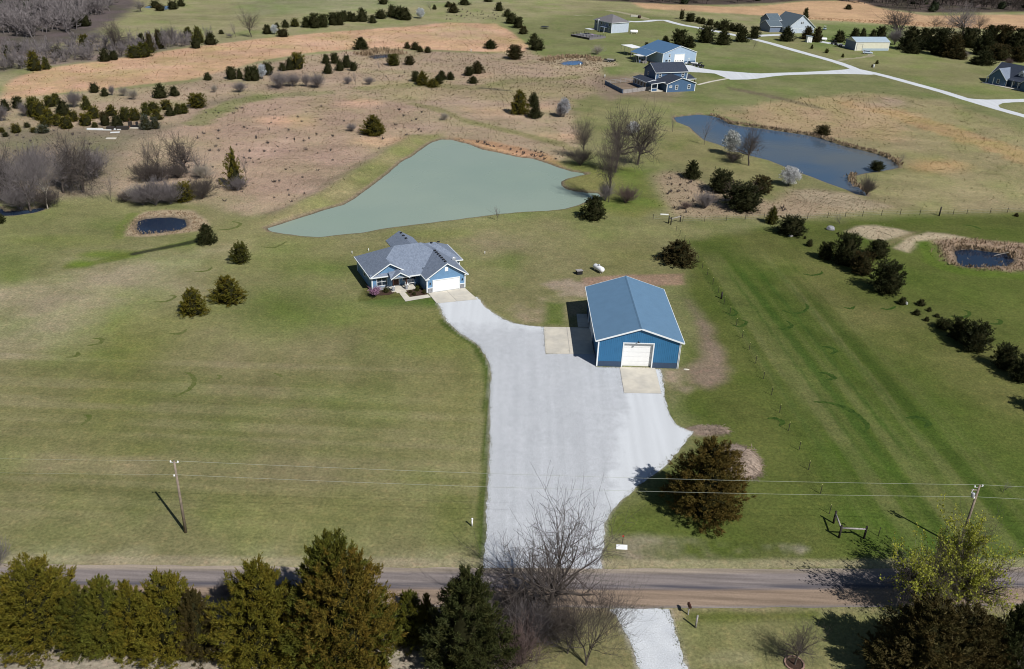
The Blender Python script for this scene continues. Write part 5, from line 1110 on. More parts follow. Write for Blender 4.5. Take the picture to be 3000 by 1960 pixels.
tree(ZF, 1560, 1450, 990, 330, NEAR[1], 'twiggy bare tree between the dark cedar and the leaning bare tree', rz=2.0)
for k, (x, yb, yt, wd, b) in enumerate(((1150, 1330, 1010, 330, 2), (1290, 1420, 1080, 330, 0), (1240, 1560, 1230, 340, 1), (1420, 1360, 1130, 300, 2))):
    tree(ZF, x, yb, yt, wd, BUSHM[b], ('brown thicket at the foot of the very dark cedar', 'grey thicket under the wide bare tree', 'reddish thicket near the bottom of the picture by the dark cedar', 'dark twiggy thicket beside the trunk of the wide bare tree')[k], 'thicket', 'bush', 'thickets south of the road', sink=.3, rz=k * 1.3)
tree(ZF, 1010, 1340, 1060, 160, BUSHM[3], 'pale dry brush against the edge of the very dark cedar', 'thicket', 'bush', 'thickets south of the road', sink=.2)
tree(ZE, 15, 1080, 930, 200, BUSHM[3], 'pale scrub at the picture edge beside the flat-topped cedar', 'thicket', 'bush', sink=.2); tree(ZE, -30, 900, 640, 190, BUSHM[0], 'grey bare shrub overhanging the west end of the road', 'thicket', 'bush', sink=.2)
tree(ZE, 1590, 1050, 930, 190, BUSHM[0], 'small bare shrub on the road edge before the forked cedar', 'thicket', 'bush', sink=.2)
tree(ZG, 1735, 1150, 560, 560, SPRING, 'tree in fresh yellow green leaf overhanging the road', 'leafing_tree', colour=(.36, .38, .06), wmul=1.15)
tree(ZG, 1935, 1215, 545, 470, NEAR[0], 'dark bare tree beside the yellow green tree and utility pole', rz=4.0)
tree(ZG, 1575, 1215, 640, 420, NEAR[0], 'bare tree behind the big dark cedar casting the long shadow on the road', rz=1.0)
cedar(ZG, 1560, 1720, 1075, 600, 'huge brown black cedar casting a black shadow over the south lawn', 'b', NE, i=0, sink=.5)
cedar(ZG, 1830, 1660, 1120, 420, 'dark cedar at the foot of the yellow green tree', 'b', NE, i=3, sink=.5)
cedar(ZG, 2010, 1640, 1210, 330, 'rusty dark cedar below the dark bare tree', 'b', NE, i=0, sink=.5)
cedar(ZG, 2180, 1640, 1065, 300, 'dark cedar by the east picture edge south of the road', 'd', NE, i=2, sink=.5)
cedar(ZG, 2330, 1620, 1100, 240, 'dark cedar cut by the picture edge beside the road', 'd', NE, i=0, sink=.5)
tree(ZG, 2330, 1640, 1290, 260, BUSHM[3], 'pale bare branches in the lower corner over the dark cedars', 'thicket', 'bush', sink=.2)
tree(ZG, 772, 1525, 1205, 260, NEAR[0], 'small ornamental bare tree in a ring of stones', 'ornamental_tree', rz=2.2)
cedar(ZG, 130, 570, -45, 500, 'big rusty cedar beside the brush pile and gravel drive', 'rr', NE, i=3, sink=.7)

# -- home lawn and middle ground
MI = 'mid'
cedar(ZK, 1430, 190, 30, 140, 'dark cedar standing at the end of the wet ditch', 'n', MI, i=0); cedar(ZK, 1665, 322, 168, 132, 'egg shaped green cedar alone on the lawn', 'g', MI, i=1)
cedar(ZK, 1580, 605, 388, 250, 'wide olive cedar with spiky branches, one of the lawn pair', 'o', MI, i=0); cedar(ZK, 1342, 685, 468, 200, 'dark olive cedar in front of the spiky lawn cedar', 'o', MI, i=3)
cedar(ZB, 1735, 1532, 1342, 190, 'dark cedar on the bank beside the big leafless pond tree', 'n', MI, i=0); cedar(OV, 1573, 621, 557, 92, 'brownish cedar on the lawn behind the blue barn', 'b', MI, i=0)
cedar(ZD, 740, 132, -15, 195, 'wide dark cedar on the fence line', 'd', MI, i=1); cedar(ZD, 610, 45, -92, 90, 'thin scraggly cedar beside the wide fence line cedar', 'g', MI, i=3)
cedar(ZD, 872, 197, 142, 45, 'little cedar below the fence line cedars', 'n', 'far'); cedar(ZD, 842, 142, 120, 25, 'tiny seedling cedar by the fence line cedars', 'n', 'far')
lab = 'cedar with its own black shadow, {} of the diagonal lawn row counted from the fence'
for k, (x, yb, yt, wd, c, i, s_) in enumerate(((980, 285, 160, 108, 'n', 1, .3), (1115, 325, 100, 190, 'd', 1, .2), (1225, 392, 228, 155, 'b', 1, .3), (1340, 272, 150, 145, 'n', 4, .3), (1395, 516, 294, 230, 'd', 1, .25))):
    cedar(ZD, x, yb, yt, wd, lab.format(ORD[k]), c, MI, 'diagonal row of lawn cedars', i, s_)
cedar(ZD, 1790, 768, 690, 110, 'low cedar beside the dark pair of lawn cedars', 'n', MI, i=1, sink=.4); cedar(ZD, 1885, 838, 684, 140, 'rounded dark cedar, farther of the touching lawn pair', 'd', MI, i=1, sink=.3); cedar(ZD, 1995, 915, 712, 200, 'spiky dark cedar, nearer of the touching lawn pair', 'd', MI, i=4, sink=.3)
cedar(ZD, 2205, 1040, 868, 165, 'dark upright cedar below the touching lawn pair', 'd', MI, i=1, sink=.3); cedar(ZD, 2330, 1130, 945, 170, 'dark cedar cut by the picture edge on the east lawn', 'd', MI, i=4, sink=.3); cedar(ZD, 2480, 1345, 1160, 190, 'cedar just beyond the edge whose shadow reaches the lawn', 'd', MI, i=1, sink=.3)
for k, (x, yb, yt, wd) in enumerate(((1512, 595, 540, 75), (1640, 603, 556, 72), (1612, 668, 626, 62), (1700, 642, 610, 40), (1752, 682, 655, 48), (1680, 710, 676, 42))):
    cedar(ZD, x, yb, yt, wd, ('seedling cedar beside the white stone on the lawn', 'seedling cedar next to the one with the white stone', 'seedling cedar in the middle of the seedling patch', 'very small seedling cedar above the patch middle', 'seedling cedar near the low lawn cedar', 'lowest seedling cedar of the lawn patch')[k], 'n', 'far', 'seedling cedars on the east lawn', 2, .3)
tree(ZG, 2210, 335, 262, 90, SAPL[0], 'thin bare sapling beyond the utility pole', 'sapling')
tree(ZB, 1075, 1522, 1408, 90, SAPL[1], 'thin bare sapling on the pond shore', 'sapling')
tree(Z1, 520, 1150, 975, 270, REDBUD, 'pink flowering shrub tree at the house corner', 'flowering_shrub', 'shrub', colour=(.46, .24, .38), sink=.3)
for k, (u, v, h, wd, c) in enumerate(((-1.35, 1.4, 1.0, .8, (.10, .12, .02)), (-2.4, .0, .6, .8, (.06, .06, .02)), (-.5, .1, .7, .8, (.07, .07, .02)), (-6.6, 2.8, .9, 1.2, (.06, .065, .02)), (-2.7, 1.2, .5, .7, (.06, .05, .02)))):
    put('garden_shrub', (CTRUNK, CEDAR['far'][1]), HW(u, v), h, wd, ('bright green shrub in the mulch bed', 'low shrub at the bed corner by the walk', 'low shrub in the bed by the garage', 'dull shrub beside the porch pier', 'tiny shrub next to the porch step')[k], 'shrub', 'shrubs round the house', colour=c)

# -- pond trees
tree(ZB, 1845, 1395, 860, 250, DENSE, 'tall leafless tree with a dense trunk at the pond inlet', rz=.4, wmul=.85); tree(ZB, 1890, 1190, 705, 260, OAK[0], 'tall leafless tree behind the pond inlet tree', rz=1.9); tree(ZB, 2045, 1135, 690, 250, OAK[2], 'dark leafless tree leaning away from the pond trees', rz=3.0)
tree(ZB, 1670, 1100, 780, 170, DENSE, 'leafless tree on the far pond bank', rz=.2); tree(ZB, 1650, 1150, 1010, 260, BUSHM[2], 'tangled dark brush on the far pond bank', 'thicket', 'bush', sink=.2); tree(ZB, 1960, 1408, 1280, 160, BUSHM[1], 'reddish shrub beside the inlet tree', 'shrub', 'shrub', sink=.3); tree(ZB, 1820, 1390, 1250, 110, BUSHM[0], 'grey brush round the foot of the inlet tree', 'thicket', 'bush', sink=.2)
tree(ZB, 2010, 935, 835, 90, PEAR, 'white blossoming tree behind the leaning leafless tree', 'flowering_tree', colour=(.5, .5, .5)); tree(ZB, 2285, 912, 750, 60, SAPL[0], 'slim bare tree by the tip of the blue pond', 'sapling')
tree(ZB, 1535, 808, 670, 90, PEAR, 'greyish white blossoming tree in the dry meadow', 'flowering_tree', colour=(.4, .4, .42)); tree(ZB, 1510, 810, 730, 70, BUSHM[0], 'grey shrub at the foot of the meadow blossom tree', 'shrub', 'shrub', sink=.2); tree(ZB, 710, 832, 775, 80, BUSHM[3], 'whitish shrub on the dry slope above the pond', 'shrub', 'shrub', sink=.2)
tree(ZC, 150, 1000, 790, 100, SAPL[1], 'thin leafless tree on the near bank of the blue pond', 'bare_tree'); tree(ZC, 325, 1072, 893, 120, PEAR, 'tall white blossoming tree beside the blue pond', 'flowering_tree', colour=(.43, .44, .42)); tree(ZC, 455, 1142, 868, 210, OAK[0], 'dark spreading leafless tree on the blue pond bank', rz=5.1)
tree(ZC, 345, 1125, 1040, 170, BUSHM[2], 'fallen tangle of branches under the white blossom tree', 'thicket', 'bush', sink=.2); cedar(ZC, 962, 942, 864, 105, 'brown bush reflected at the far edge of the blue pond', 'b', MI, i=1); cedar(ZC, 1335, 1185, 1112, 105, 'dark bush at the east end of the blue pond', 'd', MI, i=1)
tree(ZC, 1487, 1145, 1040, 70, SAPL[0], 'bare sapling at the point of the blue pond', 'sapling'); tree(ZC, 1268, 1345, 1210, 100, BUSHM[2], 'bare brown shrub at the corner of the blue pond', 'shrub', 'shrub', sink=.1); tree(ZC, 730, 1285, 1145, 140, PEAR, 'rounded white blossoming shrub on the blue pond bank', 'flowering_tree', colour=(.52, .52, .52))
cedar(ZC, 60, 1242, 1100, 130, 'pointed dark cedar between the two big ponds', 'n', MI, i=0); cedar(ZC, 258, 1342, 1172, 175, 'round dark cedar below the pointed cedar', 'd', MI, i=1); cedar(ZC, 530, 1342, 1212, 150, 'brownish round cedar beside the white shrub', 'b', MI, i=4); cedar(ZC, 405, 1472, 1265, 265, 'largest black green cedar of the brushy draw', 'd', MI, i=1); tree(ZC, 400, 1400, 1245, 170, BUSHM[1], 'bare twigs sprouting over the black green cedar', 'thicket', 'bush', sink=-.2)
tree(ZC, 150, 1452, 1318, 250, BUSHM[0], 'wide purplish grey thicket in the draw', 'thicket', 'bush', sink=.4); tree(ZC, 20, 1450, 1390, 110, BUSHM[1], 'pinkish low brush at the edge of the draw', 'thicket', 'bush', sink=.3)
cedar(ZB, 1225, 797, 612, 135, 'tall olive cedar in the dry meadow', 'o', MI, i=0); cedar(ZB, 1325, 740, 632, 90, 'dark cedar behind the tall olive meadow cedar', 'n', MI, i=3); cedar(ZB, 1335, 822, 700, 108, 'green cedar in front of the meadow cedars', 'n', MI, i=0); cedar(ZB, 222, 945, 782, 170, 'olive cedar on the slope above the dam', 'o', MI, i=2); tree(ZB, 70, 912, 848, 150, BUSHM[0], 'purple grey bush beside the slope cedar', 'bush', 'bush', sink=.3)

# -- western brush, creek trees
for k, (x, yb, yt, wd, pr) in enumerate(((330, 1440, 950, 280, TALL[0]), (210, 1450, 1050, 260, OAK[1]), (575, 1325, 895, 330, OAK[0]), (80, 1400, 985, 250, OAK[1]), (440, 1330, 950, 240, OAK[1]), (-20, 1410, 960, 230, OAK[2]))):
    tree(ZA, x, yb, yt, wd, PALE if k == 0 else pr, ('pale trunked bare tree on the creek bank', 'grey bare tree leaning over the creek', 'dark rounded bare tree at the head of the creek', 'grey bare tree near the blue creek water', 'thin grey bare tree between the creek trees', 'bare tree at the picture edge by the creek')[k], group='bare trees along the creek')
for k, (x, yb, yt, wd, b) in enumerate(((150, 1460, 1270, 230, 0), (330, 1440, 1290, 200, 2), (40, 1330, 1080, 230, 0), (480, 1280, 1100, 200, 0), (650, 1230, 1020, 220, 0), (240, 1250, 1000, 240, 0))):
    tree(ZA, x, yb, yt, wd, BUSHM[b], 'grey brush under the bare creek trees, {} clump from the picture edge'.format(ORD[(1, 3, 0, 4, 5, 2)[k]]), 'thicket', 'bush', 'brush along the creek', sink=.3)
tree(ZA, 770, 1392, 1165, 95, SAPL[1], 'pale pinkish young tree on the lawn edge by the creek', 'sapling')
tree(ZA, 1292, 1195, 885, 280, OAK[2], 'dark spreading bare tree beside the junk pile clearing', rz=2.0); tree(ZA, 1105, 1228, 880, 190, TALL[1], 'upright bare tree next to the spreading bare tree', rz=.3); tree(ZA, 1020, 1255, 1100, 200, BUSHM[2], 'leaning multi-stemmed bare tree at the clearing', 'bare_tree', 'tree'); tree(ZA, 1015, 1230, 900, 130, SAPL[0], 'thin bare tree by the clearing', 'bare_tree'); tree(ZA, 1380, 1215, 1010, 220, SAPL[1], 'bare tree leaning toward the dry field', 'bare_tree')
cedar(ZA, 1625, 1305, 998, 160, 'ragged tall cedar with broken crown in the dry field', 'o', 'ragged', i=0, sink=.4); tree(ZA, 1645, 1325, 1210, 190, BUSHM[0], 'grey bush round the foot of the ragged cedar', 'bush', 'bush', sink=.3); tree(ZA, 1700, 1230, 1010, 110, SAPL[0], 'faint bare tree behind the ragged cedar', 'bare_tree')
cedar(ZA, 1272, 1405, 1258, 142, 'rounded olive cedar beside the grey thicket above the small pond', 'o', MI, i=1); tree(ZA, 1080, 1432, 1225, 270, BUSHM[0], 'big purplish grey thicket above the small pond', 'thicket', 'bush', sink=.4); tree(ZA, 930, 1385, 1270, 150, BUSHM[3], 'greenish grey scrub beside the purplish thicket', 'thicket', 'bush', sink=.3); tree(ZA, 1400, 1380, 1210, 200, BUSHM[2], 'brown scrub behind the rounded olive cedar', 'thicket', 'bush', sink=.3)
cedar(ZA, -5, 1325, 1195, 90, 'green cedar cut by the picture edge above the creek', 'g', MI); cedar(ZA, 0, 1548, 1478, 75, 'dark cedar cut by the picture edge on the lawn', 'n', MI)
cedars(ZA, [(40,770,680,85,'n'),(125,752,662,75,'n'),(240,812,662,95,'g'),(292,832,690,100,'o'),(345,852,740,105,'o'),(392,722,636,85,'g'),(350,742,658,85,'g'),(440,802,688,115,'d'),(462,892,790,95,'o'),(400,872,780,95,'o'),(312,882,800,85,'o'),(512,842,758,65,'o'),(600,762,648,75,'g'),(595,872,778,95,'o'),(650,822,728,95,'o'),(655,882,840,52,'g'),(730,872,768,72,'b'),(772,802,716,95,'o'),(810,882,788,95,'d'),(870,842,738,85,'g'),(932,836,738,95,'o'),(1010,802,698,75,'g'),(1060,782,698,95,'g'),(1082,832,748,95,'o'),(1010,900,782,95,'s'),(1072,892,800,85,'s'),(1152,762,688,85,'o'),(1175,804,738,85,'n'),(1232,792,708,75,'g'),(1272,787,708,75,'g')], '{1} cedar in the dense thicket above the white junk pile, {0} from the picture edge', 'cedars of the western thicket')
cedars(ZA, [(115,920,848,65,'o'),(190,882,842,45,'n'),(15,916,878,42,'o'),(40,946,913,48,'n'),(235,918,880,52,'o'),(300,922,862,90,'s')], 'small {1} cedar below the western thicket, {0} from the picture edge', 'small cedars below the western thicket')
cedar(ZA, 1365, 752, 640, 128, 'rounded olive cedar at the end of the western thicket', 'o', MI, i=1)
cedars(ZA, [(655,642,568,68),(725,667,600,62),(1110,682,568,115),(1205,667,588,78,'d'),(1435,556,497,68)], 'lone {1} cedar on the near edge of the orange field, {0} from the thicket', 'lone cedars below the orange field')
cedars(ZA, [(1600,552,456,80),(1655,547,468,55),(1715,562,448,65),(1755,562,452,85),(1852,522,423,75)], 'dark cedar in the clump with the white blossom tree, {0} from the field end', 'cedars round the field blossom tree')
tree(ZA, 1812, 545, 438, 60, PEAR, 'pale blossom tree among the cedars below the orange field', 'flowering_tree', colour=(.5, .53, .56))
cedars(ZA, [(1950,492,428,65),(2000,487,392,75),(2057,482,357,98,'o')], 'cedar in the tight clump of three below the orange field, {0} from the blossom tree', 'clump of three cedars')
cedars(ZA, [(2265,512,428,75),(2250,442,368,65),(2310,442,363,65),(2345,492,408,72),(2395,470,372,80),(2440,492,425,60)], 'cedar in the clump near the reed pond, {0} from the field', 'cedars near the reed pond')
for k, (x, yb, yt, wd, b) in enumerate(((515, 745, 618, 105, 0), (180, 805, 700, 95, 0), (15, 840, 715, 90, 0), (1930, 615, 490, 150, 0), (2020, 600, 500, 110, 0), (2190, 610, 500, 130, 0), (1660, 640, 560, 90, 0), (860, 665, 590, 70, 3), (920, 690, 610, 70, 3), (775, 660, 580, 40, 0), (2115, 600, 500, 60, 0), (1480, 640, 580, 50, 3))):
    tree(ZA, x, yb, yt, wd, BUSHM[b], 'leafless grey shrub in the weedy strip below the orange field, {} from the picture edge'.format(ORD[(2, 1, 0, 8, 9, 11, 7, 4, 5, 3, 10, 6)[k]]), 'shrub', 'shrub', 'leafless shrubs in the weedy strip', sink=.3)

for k, (x, yb, yt, wd, pr) in enumerate(((300, 1330, 960, 200, PALE), (640, 1250, 990, 200, HAZE[0]), (20, 1300, 980, 200, PALE))):
    tree(ZA, x, yb, yt, wd, pr, 'hazy twiggy tree in the creek thicket, {} from the picture edge'.format(ORD[(1, 2, 0)[k]]), group='hazy trees of the creek thicket')
for k, (x, yb, yt, wd, b) in enumerate(((1180, 1420, 1250, 230, 0), (990, 1425, 1270, 200, 0), (1230, 1240, 1120, 200, 2), (1110, 1260, 1120, 220, 2), (1400, 1240, 1120, 200, 3), (870, 1400, 1310, 150, 2))):
    tree(ZA, x, yb, yt, wd, BUSHM[b], 'twiggy brush in the clearing above the small pond, {} from the creek'.format(ORD[(4, 1, 3, 2, 5, 0)[k]]), 'thicket', 'bush', 'brush of the clearing', sink=.3)
# -- hedgerow above the orange field
cedars(ZA, [(245,492,338,115,'o'),(322,482,388,65,'g'),(395,402,312,92,'b'),(590,326,228,98,'o'),(727,427,328,95,'d'),(787,417,343,62,'d'),(935,402,308,115,'g'),(1000,397,283,125,'g'),(980,302,222,65,'n'),(1042,367,213,72,'b'),(1102,340,188,72,'b'),(1370,302,172,92,'g'),(1355,337,262,75,'n'),(1457,312,218,98,'n'),(1300,255,180,75,'g'),(1528,237,203,44,'n'),(52,422,368,62,'o'),(45,372,308,72,'n'),(142,362,298,75,'d'),(1110,305,230,60,'n')], '{1} cedar in the hedgerow above the orange field, {0} from the picture edge', 'cedars of the upper hedgerow')
cedars(ZA, [(450,168,108,85,'g'),(520,188,92,95,'n'),(587,184,94,85,'n')], 'cedar on the edge of the grey wood, {0} from its dense side', 'cedars on the edge of the grey wood')
tree(ZA, 790, 345, 128, 190, OAK[0], 'gnarled leafless tree standing in the upper hedgerow', rz=2.7); tree(ZA, 1190, 305, 138, 100, TALL[1], 'slim leafless tree in the upper hedgerow', rz=1); tree(ZA, 1735, 257, 33, 150, TALL[0], 'tall conical leafless tree at the end of the hedgerow', rz=2); tree(ZA, 1625, 256, 130, 65, SAPL[0], 'thin leafless tree beside the conical one', 'bare_tree'); tree(ZA, 1425, 290, 170, 90, HAZE[0], 'hazy leafless tree behind the hedgerow cedars')
for k, (x, yb, yt, wd) in enumerate(((80, 470, 330, 130), (180, 430, 300, 120), (480, 400, 300, 130), (560, 420, 320, 120), (640, 400, 280, 120), (840, 390, 280, 110), (900, 350, 240, 100), (1150, 340, 220, 100), (1250, 320, 240, 100), (490, 330, 260, 80), (30, 490, 400, 120), (670, 300, 200, 100), (330, 380, 290, 90), (1600, 262, 225, 120))):
    tree(ZA, x, yb, yt, wd, HAZE[0], 'purplish leafless tree filling the upper hedgerow, {} from the picture edge'.format(ORD[(1, 2, 4, 6, 7, 9, 10, 11, 12, 5, 0, 8, 3, 13)[k]]), group='leafless trees of the upper hedgerow')
cedars(ZA, [(1847,237,163,74),(1952,257,193,82,'b'),(1912,192,153,42),(1970,192,133,62),(2037,187,123,62,'g'),(2112,192,108,72),(2172,197,88,95),(2232,192,93,75),(2300,177,83,84),(2346,177,78,66)], 'dark cedar on the top edge of the orange field, {0} from the hedgerow end', 'cedars along the top of the orange field')
tree(ZA, 1895, 237, 168, 52, PEAR, 'small white blossom tree on the top edge of the orange field', 'flowering_tree', colour=(.55, .57, .57))
cedars(ZA, [(1075,57,0,74),(1107,77,30,74,'b'),(1195,67,0,74),(1250,46,-12,72)], 'cedar beside the tiny far pond, {0} along it from the wood', 'cedars by the tiny far pond')
tree(ZA, 970, 80, -5, 120, HAZE[0], 'leafless tree at the tip of the grey wood near the tiny pond', sink=.2)
cedars(ZB, [(290,32,-12,72),(60,150,72,62),(85,152,84,62),(145,152,48,102),(215,162,98,62),(272,132,63,82),(350,122,26,92),(397,132,38,84),(437,142,43,112),(20,152,70,55)], 'cedar in the far row above the orange field, {0} from its hedgerow side', 'far row above the orange field')
tree(ZB, 545, 127, 52, 66, PEAR, 'small white blossom tree at the end of the far cedar row', 'flowering_tree', colour=(.58, .6, .6)); cedar(ZB, 643, 67, 28, 34, 'tiny lone cedar beyond the blossom tree', 'n', 'far'); tree(ZB, 615, 72, 5, 60, SAPL[0], 'faint leafless tree beside the tiny lone cedar', 'bare_tree')
cedars(ZB, [(740,52,8,64),(772,92,14,84,'b'),(852,37,-12,94),(1012,14,-22,64),(1090,77,8,68)], 'cedar on the far skyline pasture, {0} from the blossom tree', 'cedars of the far pasture')
cedars(ZB, [(1145,117,58,72),(1172,167,83,84),(1217,197,113,78),(1257,237,173,72,'b'),(1327,312,223,88),(1347,350,263,108)], 'dark cedar down the east edge of the orange field, {0} from the top', 'cedars down the edge of the orange field')
cedars(ZB, [(1030,340,268,98),(1195,414,308,114,'b'),(135,347,248,115)], 'lone pointed cedar in the orange field, {0} from the hedgerow', 'lone cedars in the orange field', MI)
cedars(ZB, [(455,337,288,54,'b'),(510,347,288,64,'b'),(545,362,313,48,'b'),(595,367,318,48,'b')], 'brown young cedar in the little orange field row, {0} from the reed pond', 'brown young cedars in the orange field')
cedars(ZB, [(360,458,368,90,'g'),(470,452,383,68,'b'),(510,567,488,58),(560,592,483,95,'o'),(630,607,538,94,'o'),(670,584,508,74),(692,554,483,78),(752,554,490,64),(880,527,458,70),(937,512,413,105,'b'),(908,580,520,74)], '{1} cedar scattered in the meadow below the reed pond, {0} from it', 'scattered meadow cedars', MI)
tree(ZB, 260, 492, 400, 46, SAPL[1], 'thin bare sapling near the reed pond', 'sapling'); tree(ZB, 100, 587, 478, 44, SAPL[0], 'thin bare sapling in the weedy strip', 'sapling'); tree(ZB, 195, 587, 525, 76, BUSHM[0], 'grey shrub on the track through the dry meadow', 'shrub', 'shrub', sink=.3); tree(ZB, 45, 582, 525, 70, BUSHM[0], 'purplish shrub beside the meadow track', 'shrub', 'shrub', sink=.3); tree(ZB, 1765, 378, 308, 84, BUSHM[3], 'rounded grey green bush on the lawn near the bright pond', 'bush', 'bush', sink=.2)

# -- hamlet trees
cedars(ZC, [(-8,135,62,34),(50,152,88,74),(105,157,113,44),(137,167,118,54),(187,177,128,58),(232,192,143,54),(285,212,132,95),(337,214,153,64),(382,222,158,74)], 'dark cedar in the hedge north of the gravel lane, {0} from the deck house', 'hedge cedars north of the lane')
cedars(ZC, [(155,298,176,120),(275,313,188,110),(405,293,173,104),(492,270,178,76)], 'large dark cedar on the near side of the gravel lane, {0} from the blue shop', 'large cedars beside the lane', MI)
tree(ZC, 490, 334, 258, 58, SAPL[0], 'small pale blossom tree at the lane bend', 'sapling'); tree(ZC, 845, 130, 52, 40, (CTRUNK, CEDAR['far'][0]), 'pointed cedar behind the big grey house', 'cedar_tree', colour=CC['n']); cedar(ZC, 1140, 67, 27, 58, 'lone bush cedar in the far orange field', 'b', 'far')
cedars(ZC, [(715,288,173,108,'d'),(857,273,173,95,'b'),(922,293,178,84,'b')], 'dark cedar in front of the big grey house, {0} from the lane', 'cedars in front of the grey house', MI)
cedars(ZC, [(1075,294,203,98),(1185,262,188,74),(1240,260,188,54),(1310,270,198,64),(1362,270,178,74)], 'dark tree behind the cream metal shed, {0} from the grey house', 'trees behind the cream shed')
cedars(ZC, [(890,337,303,22,'g'),(993,367,333,27,'g'),(1103,397,368,24,'g'),(1340,442,413,27,'g')], 'slender young tree planted beside the gravel lane, {0} from the tiny shed', 'young trees beside the lane')
cedars(ZB, [(2330,322,198,115),(2235,300,242,60),(2400,330,240,90),(2105,325,290,28)], 'dark cedar behind the blue shop, {0} from the white carport', 'cedars behind the blue shop', MI)
cedars(ZC, [(1560,352,175,180,'d'),(1582,372,285,115,'d'),(1662,332,186,128,'n'),(1760,384,186,150,'d'),(1700,350,240,110,'d'),(1852,402,212,160,'b'),(1962,332,186,150,'d'),(2062,384,196,160,'d'),(2112,320,166,120,'n'),(2202,354,166,150,'b'),(2292,374,186,160,'d'),(2360,340,180,110,'d'),(1902,412,326,110,'b'),(2072,452,346,160,'d'),(2022,447,388,90,'d'),(1812,392,300,120,'d'),(2180,420,300,140,'b'),(2310,430,310,130,'b')], '{1} cedar in the wall of trees beside the cream shed, {0} from the shed', 'wall of dark cedars', MI)
tree(ZC, 1475, 265, 28, 260, OAK[0], 'big leafless tree at the end of the cedar wall', rz=.6); tree(ZC, 1720, 210, 86, 130, TALL[1], 'leafless tree rising behind the cedar wall'); tree(ZC, 1930, 240, 5, 270, OAK[1], 'broad greenish leafless tree behind the cedar wall', rz=4.4); tree(ZC, 2050, 215, 80, 130, TALL[0], 'slim leafless tree beside the broad greenish tree', rz=1.0); tree(ZC, 1460, 310, 190, 110, BUSHM[0], 'grey brush under the big leafless tree by the cedar wall', 'thicket', 'bush', sink=.2); tree(ZC, 1950, 400, 350, 130, BUSHM[3], 'pale brush in front of the cedar wall', 'thicket', 'bush', sink=.2); tree(ZC, 2250, 450, 400, 150, BUSHM[1], 'reddish brush behind the dark slate house', 'thicket', 'bush', sink=.2)
cedar(ZC, 2300, 1497, 1468, 36, 'little bush cedar under the east fence', 'b', 'far'); tree(ZD, 1080, 40, -40, 120, SAPL[0], 'thin pale sapling near the grey rock', 'sapling')

# ---------------------------------------------------------------- far woods, weeds, dry grass: what nobody could count
def merged(name, protos, places, m, label, cat):
    V_, F_ = [], []; nv = 0; rg = np.random.default_rng(3)
    cache = []
    for me in protos:
        co = np.empty(len(me.vertices) * 3, np.float32); me.vertices.foreach_get('co', co); fi = np.empty(len(me.polygons) * 4, np.int32); me.loops.foreach_get('vertex_index', fi); cache.append((co.reshape(-1, 3), fi.reshape(-1, 4)))
    for (x, y, h, wd) in places:
        co, fi = cache[rg.integers(len(cache))]; a = rg.random() * 6.28; c, s = math.cos(a), math.sin(a)
        V_.append(np.stack([(co[:, 0] * c - co[:, 1] * s) * wd + x, (co[:, 0] * s + co[:, 1] * c) * wd + y, co[:, 2] * h], -1)); F_.append(fi + nv); nv += len(co)
    o = link_mesh(name, np_mesh(name, np.concatenate(V_), np.concatenate(F_)), m); return tag(o, label, cat, kind='stuff')
def low_wood(seed, tw):
    s = bare_segs(seed, levels=(1, 6, 5, 3), spread=.7, rise=.35, trunk_h=.4, r0=.022, rmin=.0085, ns_=2); a = s[s[:, 8] <= 1]; b = s[s[:, 8] > 1]
    v, f = tubes_np(a, 3); rg = np.random.default_rng(seed); d = b[:, 3:6] - b[:, :3]; sd = unit(np.cross(d, rg.normal(size=d.shape))) * b[:, 6:7] * 1.35
    v2 = np.stack([b[:, :3] - sd, b[:, :3] + sd, b[:, 3:6] + sd * .8, b[:, 3:6] - sd * .8], 1).reshape(-1, 3); f2 = np.arange(len(v2)).reshape(-1, 4)
    return np_mesh('wood', np.concatenate([v, v2]), np.concatenate([f, f2 + len(v)]))
WOODP = [low_wood(31, 0), low_wood(32, 0), low_wood(33, 0)]
def scatter_in(poly, n, seed):
    rd = random.Random(seed); xs = [p.x for p in poly]; ys = [p.y for p in poly]; out = []
    while len(out) < n:
        x, y = rd.uniform(min(xs), max(xs)), rd.uniform(min(ys), max(ys))
        if sdist(np.array([x]), np.array([y]), poly)[0] > 1: out.append((x, y))
    return out
rd = random.Random(5)
wood_w = W(ZA, [(-150,240),(200,268),(430,235),(560,215),(640,160),(750,95),(790,60),(770,-70),(-150,-90)]); wood_e = W(ZC, [(-720,-4),(0,30),(300,28),(620,16),(850,2),(1060,2),(1150,16),(1420,55),(1560,74),(1700,84),(2100,80),(2450,78),(2450,-55),(-720,-55)])
merged('grey_wood', WOODP, [(x, y, rd.uniform(7, 12), rd.uniform(7, 11)) for x, y in scatter_in(wood_w, 520, 1)], M['twig_grey'], 'grey leafless wood in the far corner beyond the hedgerow', 'woodland')
merged('dark_wood', WOODP, [(x, y, rd.uniform(11, 17), rd.uniform(9, 13)) for x, y in scatter_in(wood_e, 420, 2)], M['twig'], 'dark leafless wood along the far skyline behind the orange strip', 'woodland')
merged('hedgerow_brush', WOODP, [(x, y, rd.uniform(2.5, 5.5), rd.uniform(3, 6)) for x, y in scatter_in(HEDGE_BAND, 230, 4)], M['twig_grey'], 'purplish leafless brush filling the upper hedgerow', 'brush')
merged('evergreen_understorey', CEDAR['far'], [(x, y, rd.uniform(4, 9), rd.uniform(4, 7)) for x, y in scatter_in(wood_e, 34, 6) + scatter_in(wood_w, 12, 7)], FOL, 'scattered evergreens deep inside the leafless woods', 'woodland').color = (.022, .032, .014, 1)
